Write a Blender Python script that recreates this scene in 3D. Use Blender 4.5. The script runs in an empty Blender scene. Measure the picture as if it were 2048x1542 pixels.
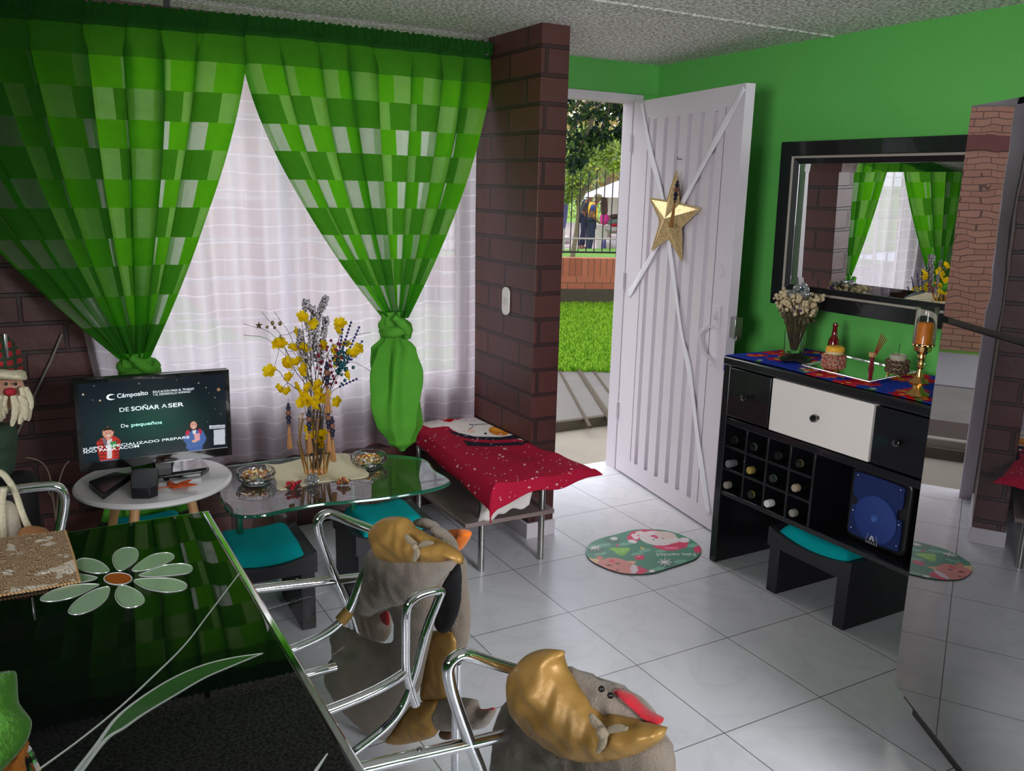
import bpy, bmesh, math, random
import numpy as np
from mathutils import Vector, Matrix, Quaternion
random.seed(7); np.random.seed(7)
PI = math.pi
sc = bpy.context.scene
COL = sc.collection

# ---------------------------------------------------------------- camera
H = 1.5
YAW, PITCH, ROLL, F = 0.5199072108235441, 0.22135636903252662, 0.024397431350539525, 1740.1
cy, sy, cp, sp = math.cos(YAW), math.sin(YAW), math.cos(PITCH), math.sin(PITCH)
FW = Vector((sy*cp, cy*cp, -sp)); _r = Vector((cy, -sy, 0)); _u = _r.cross(FW)
RT = math.cos(ROLL)*_r + math.sin(ROLL)*_u
UP = -math.sin(ROLL)*_r + math.cos(ROLL)*_u
cam = bpy.data.cameras.new('camera'); camo = bpy.data.objects.new('camera', cam); COL.objects.link(camo)
cam.sensor_width = 36; cam.lens = 36*F/2048; cam.clip_start = .02; cam.clip_end = 300
camo.matrix_world = Matrix(((RT.x, UP.x, -FW.x, 0), (RT.y, UP.y, -FW.y, 0), (RT.z, UP.z, -FW.z, H), (0, 0, 0, 1)))
sc.camera = camo
EYE = Vector((0, 0, H))
def ray(x, y): return (x-1024)*RT - (y-771)*UP + F*FW
def onz(x, y, z): d = ray(x, y); return EYE + d*((z-H)/d.z)
def onx(x, y, X): d = ray(x, y); return EYE + d*(X/d.x)
def ony(x, y, Y): d = ray(x, y); return EYE + d*(Y/d.y)
def onp(x, y, P, n): d = ray(x, y); return EYE + d*((Vector(P)-EYE).dot(n)/d.dot(n))

# ---------------------------------------------------------------- colour management, sky, lights
sc.view_settings.view_transform = 'Standard'; sc.view_settings.look = 'None'
sc.view_settings.gamma = 1.0; sc.view_settings.exposure = 0.35; sc.view_settings.use_curve_mapping = False
def lin(c): return tuple((v/12.92 if v <= .04045 else ((v+.055)/1.055)**2.4) for v in c)
def rgb(r, g, b): return lin((r/255, g/255, b/255))
w = bpy.data.worlds.new('sky'); sc.world = w; w.use_nodes = True
nt = w.node_tree; N = nt.nodes; N.clear()
out = N.new('ShaderNodeOutputWorld'); bg = N.new('ShaderNodeBackground')
tc = N.new('ShaderNodeTexCoord'); mp = N.new('ShaderNodeMapping'); mp.inputs['Scale'].default_value = (1, 1, 2.5)
no = N.new('ShaderNodeTexNoise'); no.inputs['Scale'].default_value = 2.2; no.inputs['Detail'].default_value = 5
cr = N.new('ShaderNodeValToRGB')
cr.color_ramp.elements[0].position = .35; cr.color_ramp.elements[0].color = (*rgb(205, 218, 245), 1)
cr.color_ramp.elements[1].position = .6; cr.color_ramp.elements[1].color = (1, 1, 1, 1)
nt.links.new(tc.outputs['Generated'], mp.inputs[0]); nt.links.new(mp.outputs[0], no.inputs['Vector'])
nt.links.new(no.outputs['Fac'], cr.inputs[0]); nt.links.new(cr.outputs[0], bg.inputs[0])
SKY = 1.5
bg.inputs[1].default_value = SKY; nt.links.new(bg.outputs[0], out.inputs[0])

def area(name, loc, tgt, sx, sy_, power, col=(1, 1, 1), portal=False):
    l = bpy.data.lights.new(name, 'AREA'); l.shape = 'RECTANGLE'; l.size = sx; l.size_y = sy_; l.energy = power; l.color = col
    o = bpy.data.objects.new(name, l); COL.objects.link(o); o.location = loc
    o.rotation_euler = (Vector(tgt)-Vector(loc)).to_track_quat('-Z', 'Y').to_euler()
    if portal: l.cycles.is_portal = True
    return o
area('sky_portal_door', (2.42, 3.9, 1.0), (2.42, 0, 1.0), .85, 2.0, 1, portal=True)
area('sky_portal_window', (1.0, 3.86, 1.36), (1.0, 0, 1.36), 1.75, 1.5, 1, portal=True)
fill = area('fill_rear', (1.7, -1.9, 1.7), (1.9, 2.2, 0), 1.4, .8, 24, (.97, .97, 1)); fill.data.spread = math.radians(75)  # added fill lamp behind the camera; the back wall has no opening
fill2 = area('fill_left', (-1.95, .1, 1.5), (2.6, 2.0, .75), 1.5, 1.0, 25, (.97, .97, 1)); fill2.data.spread = math.radians(84)  # second added fill from the left, for door and right wall; no window there
sun = bpy.data.lights.new('sun', 'SUN'); sun.energy = 2.2; sun.angle = 1.3; sun.color = (1, .97, .9)
so = bpy.data.objects.new('sun', sun); COL.objects.link(so)
so.rotation_euler = Vector((.1, -.75, -1)).to_track_quat('-Z', 'Y').to_euler()

# ---------------------------------------------------------------- materials
def NM(name):
    m = bpy.data.materials.new(name); m.use_nodes = True; t = m.node_tree; t.nodes.clear()
    o = t.nodes.new('ShaderNodeOutputMaterial'); return m, t, o
def M(name, col, rough=.5, metal=0, var=.08, vs=12, bump=0, bs=60, trans=0, coat=0, sheen=0, ior=1.45, emis=None, coord='Object', alpha=1, spec=.5):
    """principled with procedural colour variation and optional bump"""
    m, t, o = NM(name); n = t.nodes; L = t.links
    p = n.new('ShaderNodeBsdfPrincipled'); L.new(p.outputs[0], o.inputs[0])
    c = n.new('ShaderNodeTexCoord'); no = n.new('ShaderNodeTexNoise'); no.inputs['Scale'].default_value = vs; no.inputs['Detail'].default_value = 3
    L.new(c.outputs[coord], no.inputs['Vector'])
    mx = n.new('ShaderNodeMix'); mx.data_type = 'RGBA'
    a = [max(0, v*(1-var)) for v in col]; b = [min(1, v*(1+var)) for v in col]
    mx.inputs[6].default_value = (*a, 1); mx.inputs[7].default_value = (*b, 1)
    L.new(no.outputs['Fac'], mx.inputs[0]); L.new(mx.outputs[2], p.inputs['Base Color'])
    p.inputs['Roughness'].default_value = rough; p.inputs['Metallic'].default_value = metal
    p.inputs['Transmission Weight'].default_value = trans; p.inputs['Coat Weight'].default_value = coat
    p.inputs['Coat Roughness'].default_value = .03
    p.inputs['Sheen Weight'].default_value = sheen; p.inputs['IOR'].default_value = ior; p.inputs['Alpha'].default_value = alpha
    p.inputs['Specular IOR Level'].default_value = spec
    if emis: L.new(mx.outputs[2], p.inputs['Emission Color']); p.inputs['Emission Strength'].default_value = emis
    if bump:
        n2 = n.new('ShaderNodeTexNoise'); n2.inputs['Scale'].default_value = bs; n2.inputs['Detail'].default_value = 4
        L.new(c.outputs[coord], n2.inputs['Vector']); bu = n.new('ShaderNodeBump'); bu.inputs['Strength'].default_value = bump
        bu.inputs['Distance'].default_value = .01; L.new(n2.outputs['Fac'], bu.inputs['Height']); L.new(bu.outputs[0], p.inputs['Normal'])
    m['p'] = 1
    return m
def MC(name, rough=.6, emis=0, sheen=0, bump=0, bs=200):
    """material reading the colour attribute"""
    m, t, o = NM(name); n = t.nodes; L = t.links
    p = n.new('ShaderNodeBsdfPrincipled'); L.new(p.outputs[0], o.inputs[0])
    a = n.new('ShaderNodeAttribute'); a.attribute_name = 'Col'
    L.new(a.outputs['Color'], p.inputs['Base Color']); p.inputs['Roughness'].default_value = rough; p.inputs['Sheen Weight'].default_value = sheen; p.inputs['Specular IOR Level'].default_value = .5 if rough < .8 else .1
    if emis:
        p.inputs['Base Color'].default_value = (0.005, .005, .005, 1); L.remove(p.inputs['Base Color'].links[0])
        L.new(a.outputs['Color'], p.inputs['Emission Color']); p.inputs['Emission Strength'].default_value = emis
    if bump:
        c = n.new('ShaderNodeTexCoord'); n2 = n.new('ShaderNodeTexNoise'); n2.inputs['Scale'].default_value = bs
        L.new(c.outputs['Object'], n2.inputs['Vector']); bu = n.new('ShaderNodeBump'); bu.inputs['Strength'].default_value = bump; bu.inputs['Distance'].default_value = .005
        L.new(n2.outputs['Fac'], bu.inputs['Height']); L.new(bu.outputs[0], p.inputs['Normal'])
    return m
def thin_glass(name, tint=(1, 1, 1), refl=1.0, ior=1.5):
    m, t, o = NM(name); n = t.nodes; L = t.links
    tr = n.new('ShaderNodeBsdfTransparent'); tr.inputs[0].default_value = (*tint, 1)
    g = n.new('ShaderNodeBsdfGlossy'); g.inputs['Roughness'].default_value = .01
    f = n.new('ShaderNodeFresnel'); f.inputs[0].default_value = ior
    ma = n.new('ShaderNodeMath'); ma.operation = 'MULTIPLY'; ma.inputs[1].default_value = refl; ma.use_clamp = True
    mx = n.new('ShaderNodeMixShader'); gg = n.new('ShaderNodeNewGeometry'); sb = n.new('ShaderNodeMath'); sb.operation = 'SUBTRACT'; sb.inputs[0].default_value = 1.0; L.new(gg.outputs['Backfacing'], sb.inputs[1])
    m0 = n.new('ShaderNodeMath'); m0.operation = 'MULTIPLY'; L.new(f.outputs[0], m0.inputs[0]); L.new(sb.outputs[0], m0.inputs[1])
    L.new(m0.outputs[0], ma.inputs[0]); L.new(ma.outputs[0], mx.inputs[0])
    L.new(tr.outputs[0], mx.inputs[1]); L.new(g.outputs[0], mx.inputs[2]); L.new(mx.outputs[0], o.inputs[0])
    return m
def cloth(name, diff, transl, fdiff=.5, transp=0.0, weave=True):
    """thin fabric: diffuse + translucent + see-through fraction"""
    m, t, o = NM(name); n = t.nodes; L = t.links
    d = n.new('ShaderNodeBsdfDiffuse'); r = n.new('ShaderNodeBsdfTranslucent'); tr = n.new('ShaderNodeBsdfTransparent')
    c = n.new('ShaderNodeTexCoord'); no = n.new('ShaderNodeTexNoise'); no.inputs['Scale'].default_value = 30
    L.new(c.outputs['Object'], no.inputs['Vector'])
    for sh, col in ((d, diff), (r, transl)):
        mx = n.new('ShaderNodeMix'); mx.data_type = 'RGBA'; mx.inputs[6].default_value = (*[v*.88 for v in col], 1); mx.inputs[7].default_value = (*[min(1, v*1.1) for v in col], 1)
        L.new(no.outputs['Fac'], mx.inputs[0]); L.new(mx.outputs[2], sh.inputs[0])
    m1 = n.new('ShaderNodeMixShader'); m1.inputs[0].default_value = 1-fdiff; L.new(d.outputs[0], m1.inputs[1]); L.new(r.outputs[0], m1.inputs[2])
    m2 = n.new('ShaderNodeMixShader'); m2.inputs[0].default_value = transp; L.new(m1.outputs[0], m2.inputs[1]); L.new(tr.outputs[0], m2.inputs[2])
    L.new(m2.outputs[0], o.inputs[0]); return m
def brickmat(name, c1, c2, mortar, bw=.24, bh=.108, ms=.006, rough=.55, bump=.6, axis='YZ', off=.5, coat=0, wob=0, org=(0, 0)):
    m, t, o = NM(name); n = t.nodes; L = t.links
    p = n.new('ShaderNodeBsdfPrincipled'); L.new(p.outputs[0], o.inputs[0])
    c = n.new('ShaderNodeNewGeometry'); s = n.new('ShaderNodeSeparateXYZ'); L.new(c.outputs['Position'], s.inputs[0])
    cb = n.new('ShaderNodeCombineXYZ'); 
    a0 = n.new('ShaderNodeMath'); a0.operation = 'ADD'; a0.inputs[1].default_value = org[0]; L.new(s.outputs['XYZ'.index(axis[0])], a0.inputs[0])
    a1 = n.new('ShaderNodeMath'); a1.operation = 'ADD'; a1.inputs[1].default_value = org[1]; L.new(s.outputs['XYZ'.index(axis[1])], a1.inputs[0])
    L.new(a0.outputs[0], cb.inputs[0]); L.new(a1.outputs[0], cb.inputs[1])
    b = n.new('ShaderNodeTexBrick'); b.offset = off; L.new(cb.outputs[0], b.inputs['Vector'])
    b.inputs['Color1'].default_value = (*c1, 1); b.inputs['Color2'].default_value = (*c2, 1); b.inputs['Mortar'].default_value = (*mortar, 1)
    b.inputs['Scale'].default_value = 1; b.inputs['Brick Width'].default_value = bw; b.inputs['Row Height'].default_value = bh
    b.inputs['Mortar Size'].default_value = ms; b.inputs['Mortar Smooth'].default_value = .3
    no = n.new('ShaderNodeTexNoise'); no.inputs['Scale'].default_value = 9; no.inputs['Detail'].default_value = 6; L.new(c.outputs['Position'], no.inputs['Vector'])
    mx = n.new('ShaderNodeMix'); mx.data_type = 'RGBA'; mx.blend_type = 'MULTIPLY'; mx.inputs[0].default_value = .35
    L.new(b.outputs['Color'], mx.inputs[6]); L.new(no.outputs['Color'], mx.inputs[7])
    g = n.new('ShaderNodeMix'); g.data_type = 'RGBA'; g.inputs[0].default_value = .5
    L.new(b.outputs['Color'], g.inputs[6]); L.new(mx.outputs[2], g.inputs[7]); L.new(g.outputs[2], p.inputs['Base Color'])
    p.inputs['Roughness'].default_value = rough; p.inputs['Coat Weight'].default_value = coat
    ad = n.new('ShaderNodeMath'); ad.operation = 'MULTIPLY_ADD'; ad.inputs[1].default_value = -1.0
    L.new(b.outputs['Fac'], ad.inputs[0]); 
    m2 = n.new('ShaderNodeMath'); m2.operation = 'MULTIPLY'; m2.inputs[1].default_value = .5; L.new(no.outputs['Fac'], m2.inputs[0]); L.new(m2.outputs[0], ad.inputs[2])
    bu = n.new('ShaderNodeBump'); bu.inputs['Strength'].default_value = bump; bu.inputs['Distance'].default_value = .012
    L.new(ad.outputs[0], bu.inputs['Height']); L.new(bu.outputs[0], p.inputs['Normal'])
    return m

m_green = M('green_wall_paint', rgb(96, 182, 86), .55, var=.04, vs=3, bump=.08, bs=90)
m_white = M('white_enamel', rgb(222, 214, 222), .35, var=.03, vs=6, bump=.03, bs=30)
m_black = M('black_lacquer', rgb(22, 22, 27), .3, var=.2, vs=20, bump=.03, bs=40, coat=.4)
m_blackm = M('black_stained_wood', rgb(40, 38, 44), .5, var=.25, vs=25, bump=.1, bs=60)
m_plas = M('black_plastic', rgb(18, 18, 20), .35, var=.2)
m_chrome = M('chrome', (.86, .87, .9), .06, 1, var=.03, vs=5)
m_steel = M('brushed_steel', (.42, .41, .40), .3, 1, var=.1, bump=.05, bs=120)
m_teal = M('teal_velvet', rgb(0, 158, 162), .85, var=.1, vs=30, bump=.12, bs=180, spec=.15)
m_gold = M('gold_metal', rgb(226, 178, 110), .25, 1, var=.15, vs=30)
m_satin = M('gold_satin', rgb(160, 122, 62), .42, .2, var=.18, vs=14, bump=.5, bs=14)
m_plush = M('grey_beige_plush', rgb(134, 122, 110), .95, var=.12, vs=40, bump=.5, bs=220, sheen=.3, spec=.1)
m_plushb = M('pale_plush', rgb(196, 176, 158), .95, var=.1, vs=40, bump=.4, bs=220, sheen=.5)
m_red = M('red_felt', rgb(178, 20, 38), .9, var=.12, vs=40, bump=.3, bs=200, sheen=.3)
m_orange = M('orange_felt', rgb(238, 120, 10), .9, var=.1, vs=40, bump=.3, bs=200, sheen=.3)
m_crystal = M('crystal_glass', (1, 1, 1), .02, trans=1, var=0, ior=1.5)
m_wood = M('light_wood', rgb(196, 150, 100), .5, var=.2, vs=14, bump=.1)
m_mirror = M('mirror_silvering', (.93, .93, .93), .005, 1, var=.0)
m_dark = M('dark_fabric', rgb(20, 18, 22), .9, var=.2)

# ---------------------------------------------------------------- mesh builder
def total_loc(p):
    v = Vector((0, 0, 0))
    while p is not None: v += Vector(p.location); p = p.parent
    return v
class MB:
    def __init__(s): s.v = []; s.f = []; s.mi = []; s.m = 0
    def add(s, vs, fs):
        b = len(s.v); s.v += [tuple(x) for x in vs]; s.f += [tuple(b+i for i in f) for f in fs]; s.mi += [s.m]*len(fs); return s
    def box(s, a, b, rot=0, c=None, mat=None):
        x0, y0, z0 = a; x1, y1, z1 = b
        vs = [Vector(p) for p in ((x0, y0, z0), (x1, y0, z0), (x1, y1, z0), (x0, y1, z0), (x0, y0, z1), (x1, y0, z1), (x1, y1, z1), (x0, y1, z1))]
        if rot:
            c = Vector(c if c else ((x0+x1)/2, (y0+y1)/2, 0)); R = Matrix.Rotation(rot, 3, 'Z'); vs = [R@(v-c)+c for v in vs]
        if mat: vs = [mat@v for v in vs]
        return s.add(vs, [(0, 3, 2, 1), (4, 5, 6, 7), (0, 1, 5, 4), (1, 2, 6, 5), (2, 3, 7, 6), (3, 0, 4, 7)])
    def prism(s, pts, z0, z1):
        n = len(pts); vs = [(p[0], p[1], z0) for p in pts]+[(p[0], p[1], z1) for p in pts]
        return s.add(vs, [tuple(range(n))[::-1], tuple(range(n, 2*n))]+[(i, (i+1) % n, n+(i+1) % n, n+i) for i in range(n)])
    def extr(s, pts, d):
        """planar polygon of 3D pts extruded along d"""
        n = len(pts); d = Vector(d); vs = [Vector(p) for p in pts]+[Vector(p)+d for p in pts]
        return s.add(vs, [tuple(range(n))[::-1], tuple(range(n, 2*n))]+[(i, (i+1) % n, n+(i+1) % n, n+i) for i in range(n)])
    def tube(s, path, r, n=12, closed=False, cap=True):
        P = [Vector(p) for p in path]; k = len(P); rs = r if isinstance(r, (list, tuple)) else [r]*k
        vs = []; up = None
        for i, p in enumerate(P):
            if closed: t = P[(i+1) % k]-P[i-1]
            else: t = P[min(i+1, k-1)]-P[max(i-1, 0)]
            t = t.normalized() if t.length > 1e-9 else Vector((0, 0, 1))
            if up is None: up = t.orthogonal().normalized()
            up = (up-t*up.dot(t)); up = up.normalized() if up.length > 1e-6 else t.orthogonal().normalized()
            b = t.cross(up)
            for j in range(n):
                a = 2*PI*j/n; vs.append(p+rs[i]*(math.cos(a)*up+math.sin(a)*b))
        fs = []
        for i in range(k if closed else k-1):
            for j in range(n):
                a = i*n+j; b_ = i*n+(j+1) % n; c = ((i+1) % k)*n+(j+1) % n; d = ((i+1) % k)*n+j; fs.append((a, b_, c, d))
        if cap and not closed: fs += [tuple(range(n))[::-1], tuple(range((k-1)*n, k*n))]
        return s.add(vs, fs)
    def lathe(s, prof, c=(0, 0, 0), n=32, axis=None, mod=None):
        """prof list of (r,z)"""
        c = Vector(c); vs = []; Q = Quaternion() if axis is None else Vector((0, 0, 1)).rotation_difference(Vector(axis))
        for (r, z) in prof:
            for j in range(n):
                a = 2*PI*j/n; rr = r*(mod(a, z) if mod else 1); vs.append(c+Q@Vector((rr*math.cos(a), rr*math.sin(a), z)))
        fs = []
        for i in range(len(prof)-1):
            for j in range(n): fs.append((i*n+j, i*n+(j+1) % n, (i+1)*n+(j+1) % n, (i+1)*n+j))
        fs += [tuple(range(n))[::-1], tuple(range((len(prof)-1)*n, len(prof)*n))]
        return s.add(vs, fs)
    def ball(s, c, r, n=10, sc_=(1, 1, 1)):
        k = max(5, n//2+1); prof = [(math.sin(PI*i/k), -math.cos(PI*i/k)) for i in range(1, k)]
        c = Vector(c); vs = []
        for (rr, z) in prof:
            for j in range(n): vs.append(c+Vector((r*sc_[0]*rr*math.cos(2*PI*j/n), r*sc_[1]*rr*math.sin(2*PI*j/n), r*sc_[2]*z)))
        vs += [c-Vector((0, 0, r*sc_[2])), c+Vector((0, 0, r*sc_[2]))]
        m = len(prof); fs = []
        for i in range(m-1):
            for j in range(n): fs.append((i*n+j, i*n+(j+1) % n, (i+1)*n+(j+1) % n, (i+1)*n+j))
        for j in range(n): fs.append((m*n, (j+1) % n, j)); fs.append((m*n+1, (m-1)*n+j, (m-1)*n+(j+1) % n))
        return s.add(vs, fs)
    def grid(s, fn, nu, nv, matfn=None):
        b = len(s.v)
        for j in range(nv+1):
            for i in range(nu+1): s.v.append(tuple(fn(i/nu, j/nv)))
        for j in range(nv):
            for i in range(nu):
                a = b+j*(nu+1)+i; s.f.append((a, a+1, a+nu+2, a+nu+1)); s.mi.append(matfn(i, j) if matfn else s.m)
        return s
    def pillow(s, pts, nrm, th, rings=7, back=1.0, power=.5, sub=3, R=None, wr=.0):
        """closed puffy shape from any planar outline; height follows the distance to the outline"""
        P = smooth([Vector(p) for p in pts], sub, True); nrm = Vector(nrm).normalized(); c = sum(P, Vector())/len(P)
        ax = nrm.orthogonal().normalized(); ay = nrm.cross(ax)
        Q = [((p-c).dot(ax), (p-c).dot(ay)) for p in P]; A = np.array(Q); Bn = np.roll(A, -1, 0)
        lo, hi = A.min(0), A.max(0); st = max((hi-lo).max()/(rings*4.5), 1e-4)
        gx, gy = np.meshgrid(np.arange(lo[0], hi[0], st), np.arange(lo[1], hi[1], st*.87)); gx[1::2] += st/2
        G = np.stack([gx.ravel(), gy.ravel()], 1)
        def dist_(G):
            d = Bn-A; L2 = (d**2).sum(1)+1e-14; t = np.clip(((G[:, None]-A[None])*d).sum(2)/L2, 0, 1); return np.sqrt((((G[:, None]-A[None])-t[..., None]*d)**2).sum(2)).min(1)
        ins = np.zeros(len(G), bool)
        for (x0, y0), (x1, y1) in zip(A, Bn):
            if y0 == y1: continue
            ins ^= ((y0 > G[:, 1]) != (y1 > G[:, 1])) & (G[:, 0] < (x1-x0)*(G[:, 1]-y0)/(y1-y0)+x0)
        G = G[ins]; D_ = dist_(G); k = D_ > st*.45; G = G[k]; D_ = D_[k]
        from mathutils.geometry import delaunay_2d_cdt
        co = [Vector(q) for q in Q]+[Vector(g) for g in G]; n = len(Q)
        v2, e2, f2, ov, oe, of = delaunay_2d_cdt(co, [(i, (i+1) % n) for i in range(n)], [list(range(n))], 1, 1e-7)
        V2 = np.array([tuple(v) for v in v2]); d2 = dist_(V2); dm = d2.max() if len(d2) else 1; R = min(R or max(th*1.5, dm*.55), dm)
        h = th*np.sqrt(np.maximum(0, 1-(1-np.minimum(d2, R)/R)**2))*(.86+.14*np.minimum(1, d2/dm)); h = h*(1+wr*np.sin(V2[:, 0]*75+2*np.sin(V2[:, 1]*48))*np.sin(V2[:, 1]*62+V2[:, 0]*30)); h[d2 < 1e-6] = 0
        m = len(V2); rim = d2 < 1e-6
        vs = [c+ax*x+ay*y+nrm*hh for (x, y), hh in zip(V2, h)]; ib = {}
        for i in range(m):
            if rim[i]: ib[i] = i
            else: ib[i] = len(vs); vs.append(c+ax*V2[i][0]+ay*V2[i][1]-nrm*h[i]*back)
        return s.add(vs, [tuple(f) for f in f2]+[tuple(ib[i] for i in f)[::-1] for f in f2])
    def build(s, name, mats, parent=None, bevel=0, smooth_=True, ang=.6, seg=2, local=False, subsurf=0, solid=0):
        me = bpy.data.meshes.new(name)
        vs = s.v
        if parent is not None and not local:
            t = total_loc(parent); vs = [(a-t.x, b-t.y, c-t.z) for a, b, c in s.v]
        me.from_pydata([tuple(v) for v in vs], [], s.f); me.validate()
        for mt in (mats if isinstance(mats, (list, tuple)) else [mats]): me.materials.append(mt)
        if len(me.polygons) == len(s.mi): me.polygons.foreach_set('material_index', s.mi)
        bm = bmesh.new(); bm.from_mesh(me); bmesh.ops.recalc_face_normals(bm, faces=bm.faces); bm.to_mesh(me); bm.free()
        if smooth_:
            me.shade_smooth(); me.set_sharp_from_angle(angle=ang)
        o = bpy.data.objects.new(name, me); COL.objects.link(o)
        if parent is not None: o.parent = parent
        if solid: md = o.modifiers.new('solid', 'SOLIDIFY'); md.thickness = solid; md.offset = 0
        if bevel: md = o.modifiers.new('bevel', 'BEVEL'); md.width = bevel; md.segments = seg; md.limit_method = 'ANGLE'; md.angle_limit = .7
        if subsurf: md = o.modifiers.new('sub', 'SUBSURF'); md.levels = subsurf; md.render_levels = subsurf
        return o
def smooth(P, sub=6, closed=False):
    P = [Vector(p) for p in P]; out = []; n = len(P)
    for i in range(n if closed else n-1):
        p0 = P[i-1] if (closed or i > 0) else P[0]*2-P[1]; p1 = P[i]; p2 = P[(i+1) % n]
        p3 = P[(i+2) % n] if (closed or i+2 < n) else P[-1]*2-P[-2]
        for k in range(sub):
            t = k/sub; out.append(.5*((2*p1)+(p2-p0)*t+(2*p0-5*p1+4*p2-p3)*t*t+(3*p1-p0-3*p2+p3)*t**3))
    if not closed: out.append(P[-1])
    return out
def tag(o, label=None, cat=None, group=None, kind=None):
    if label: o['label'] = label
    if cat: o['category'] = cat
    if group: o['group'] = group
    if kind: o['kind'] = kind
    return o
def thing(name, label, cat, loc=(0, 0, 0), rz=0, group=None, kind=None):
    o = bpy.data.objects.new(name, None); COL.objects.link(o); o.location = loc; o.rotation_euler = (0, 0, rz); o.empty_display_size = .05
    return tag(o, label, cat, group, kind)
def struct(o, label=None): o['kind'] = 'structure'; (label and tag(o, label)); return o
KIDS = {}
def kids(o): return [c for c in bpy.data.objects if c.parent == o]
def copy_tree(o, parent=None):
    c = o.copy(); COL.objects.link(c); c.parent = parent
    for ch in kids(o): copy_tree(ch, c)
    return c
def B(name, a, b, mat, parent=None, bevel=.003, **k): return MB().box(a, b, **k).build(name, mat, parent, bevel=bevel)
def text(s, size, mat, name, parent, mtx, bold=0, ext=.0004, align='LEFT', sx=1, space=1):
    cu = bpy.data.curves.new(name, 'FONT'); cu.body = s; cu.size = size; cu.extrude = ext; cu.offset = bold; cu.align_x = align; cu.space_character = space
    o = bpy.data.objects.new(name, cu); COL.objects.link(o); dg = bpy.context.evaluated_depsgraph_get()
    me = bpy.data.meshes.new_from_object(o.evaluated_get(dg)); bpy.data.objects.remove(o)
    S = Matrix.Diagonal((sx, 1, 1, 1)); me.transform(mtx@S)
    if parent is not None: me.transform(Matrix.Translation(-total_loc(parent)))
    me.materials.clear(); me.materials.append(mat)
    ob = bpy.data.objects.new(name, me); COL.objects.link(ob); ob.parent = parent; return ob
# painted patterns: colour attribute on a fine grid
class Paint:
    def __init__(s, nu, nv, base, w=1, h=1):
        s.nu, s.nv = nu, nv; u = np.linspace(0, w, nu+1); v = np.linspace(0, h, nv+1); s.U, s.V = np.meshgrid(u, v)
        s.C = np.zeros((nv+1, nu+1, 3)); s.C[:] = base
    def put(s, mask, col, a=1): s.C[mask] = s.C[mask]*(1-a)+np.array(col)*a
    def ell(s, x, y, rx, ry, col, rot=0, a=1):
        c, d = math.cos(rot), math.sin(rot); X = s.U-x; Y = s.V-y; s.put(((X*c+Y*d)/rx)**2+((-X*d+Y*c)/ry)**2 < 1, col, a)
    def poly(s, pts, col, a=1):
        ins = np.zeros(s.U.shape, bool); n = len(pts)
        for i in range(n):
            x0, y0 = pts[i]; x1, y1 = pts[(i+1) % n]
            if y0 == y1: continue
            c = ((y0 > s.V) != (y1 > s.V)) & (s.U < (x1-x0)*(s.V-y0)/(y1-y0)+x0); ins ^= c
        s.put(ins, col, a)
    def line(s, x0, y0, x1, y1, r, col, a=1):
        dx, dy = x1-x0, y1-y0; t = np.clip(((s.U-x0)*dx+(s.V-y0)*dy)/(dx*dx+dy*dy+1e-12), 0, 1)
        s.put(np.hypot(s.U-x0-t*dx, s.V-y0-t*dy) < r, col, a)
    def dots(s, n, r, col, rng=None):
        for _ in range(n): s.ell(random.random()*s.U.max(), random.random()*s.V.max(), r, r, col)
    def apply(s, me):
        at = me.color_attributes.new('Col', 'FLOAT_COLOR', 'POINT'); k = (s.nu+1)*(s.nv+1)
        d = np.ones((len(me.vertices), 4), dtype=np.float32); d[:, :3] = .05; d[:k, :3] = s.C.reshape(-1, 3); at.data.foreach_set('color', d.ravel())

# ================================================================ THE ROOM
CEIL = 2.135; XR = 2.95; YW = 3.72
# floor tiles
m, t, o = NM('white_floor_tiles'); n = t.nodes; L = t.links
p = n.new('ShaderNodeBsdfPrincipled'); L.new(p.outputs[0], o.inputs[0])
g = n.new('ShaderNodeNewGeometry'); mpn = n.new('ShaderNodeMapping'); mpn.inputs['Location'].default_value = (-1.646+.392*6, -2.013+.4075*10, 0); L.new(g.outputs['Position'], mpn.inputs[0])
b = n.new('ShaderNodeTexBrick'); b.offset = 0; b.inputs['Scale'].default_value = 1; b.inputs['Brick Width'].default_value = .392; b.inputs['Row Height'].default_value = .4075
b.inputs['Mortar Size'].default_value = .0016; b.inputs['Mortar Smooth'].default_value = .1; b.inputs['Color1'].default_value = (*rgb(224, 224, 230), 1); b.inputs['Color2'].default_value = (*rgb(218, 219, 226), 1); b.inputs['Mortar'].default_value = (*rgb(96, 92, 90), 1)
L.new(mpn.outputs[0], b.inputs['Vector'])
ns = n.new('ShaderNodeTexNoise'); ns.inputs['Scale'].default_value = 2.6; ns.inputs['Detail'].default_value = 9; ns.inputs['Distortion'].default_value = 1.6; L.new(g.outputs['Position'], ns.inputs['Vector'])
rp = n.new('ShaderNodeValToRGB'); rp.color_ramp.elements[0].position = .44; rp.color_ramp.elements[0].color = (1, 1, 1, 1)
rp.color_ramp.elements[1].position = .5; rp.color_ramp.elements[1].color = (.86, .865, .875, 1); e = rp.color_ramp.elements.new(.56); e.color = (1, 1, 1, 1)
L.new(ns.outputs['Fac'], rp.inputs[0]); mx = n.new('ShaderNodeMix'); mx.data_type = 'RGBA'; mx.blend_type = 'MULTIPLY'; mx.inputs[0].default_value = .5
L.new(b.outputs['Color'], mx.inputs[6]); L.new(rp.outputs[0], mx.inputs[7]); L.new(mx.outputs[2], p.inputs['Base Color'])
p.inputs['Roughness'].default_value = .22
bu = n.new('ShaderNodeBump'); bu.invert = True; bu.inputs['Strength'].default_value = .4; bu.inputs['Distance'].default_value = .002; L.new(b.outputs['Fac'], bu.inputs['Height']); L.new(bu.outputs[0], p.inputs['Normal'])
m_floor = m
struct(B('floor', (-2.2, -2.2, -.12), (3.05, 3.86, 0), m_floor, bevel=0))
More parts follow.
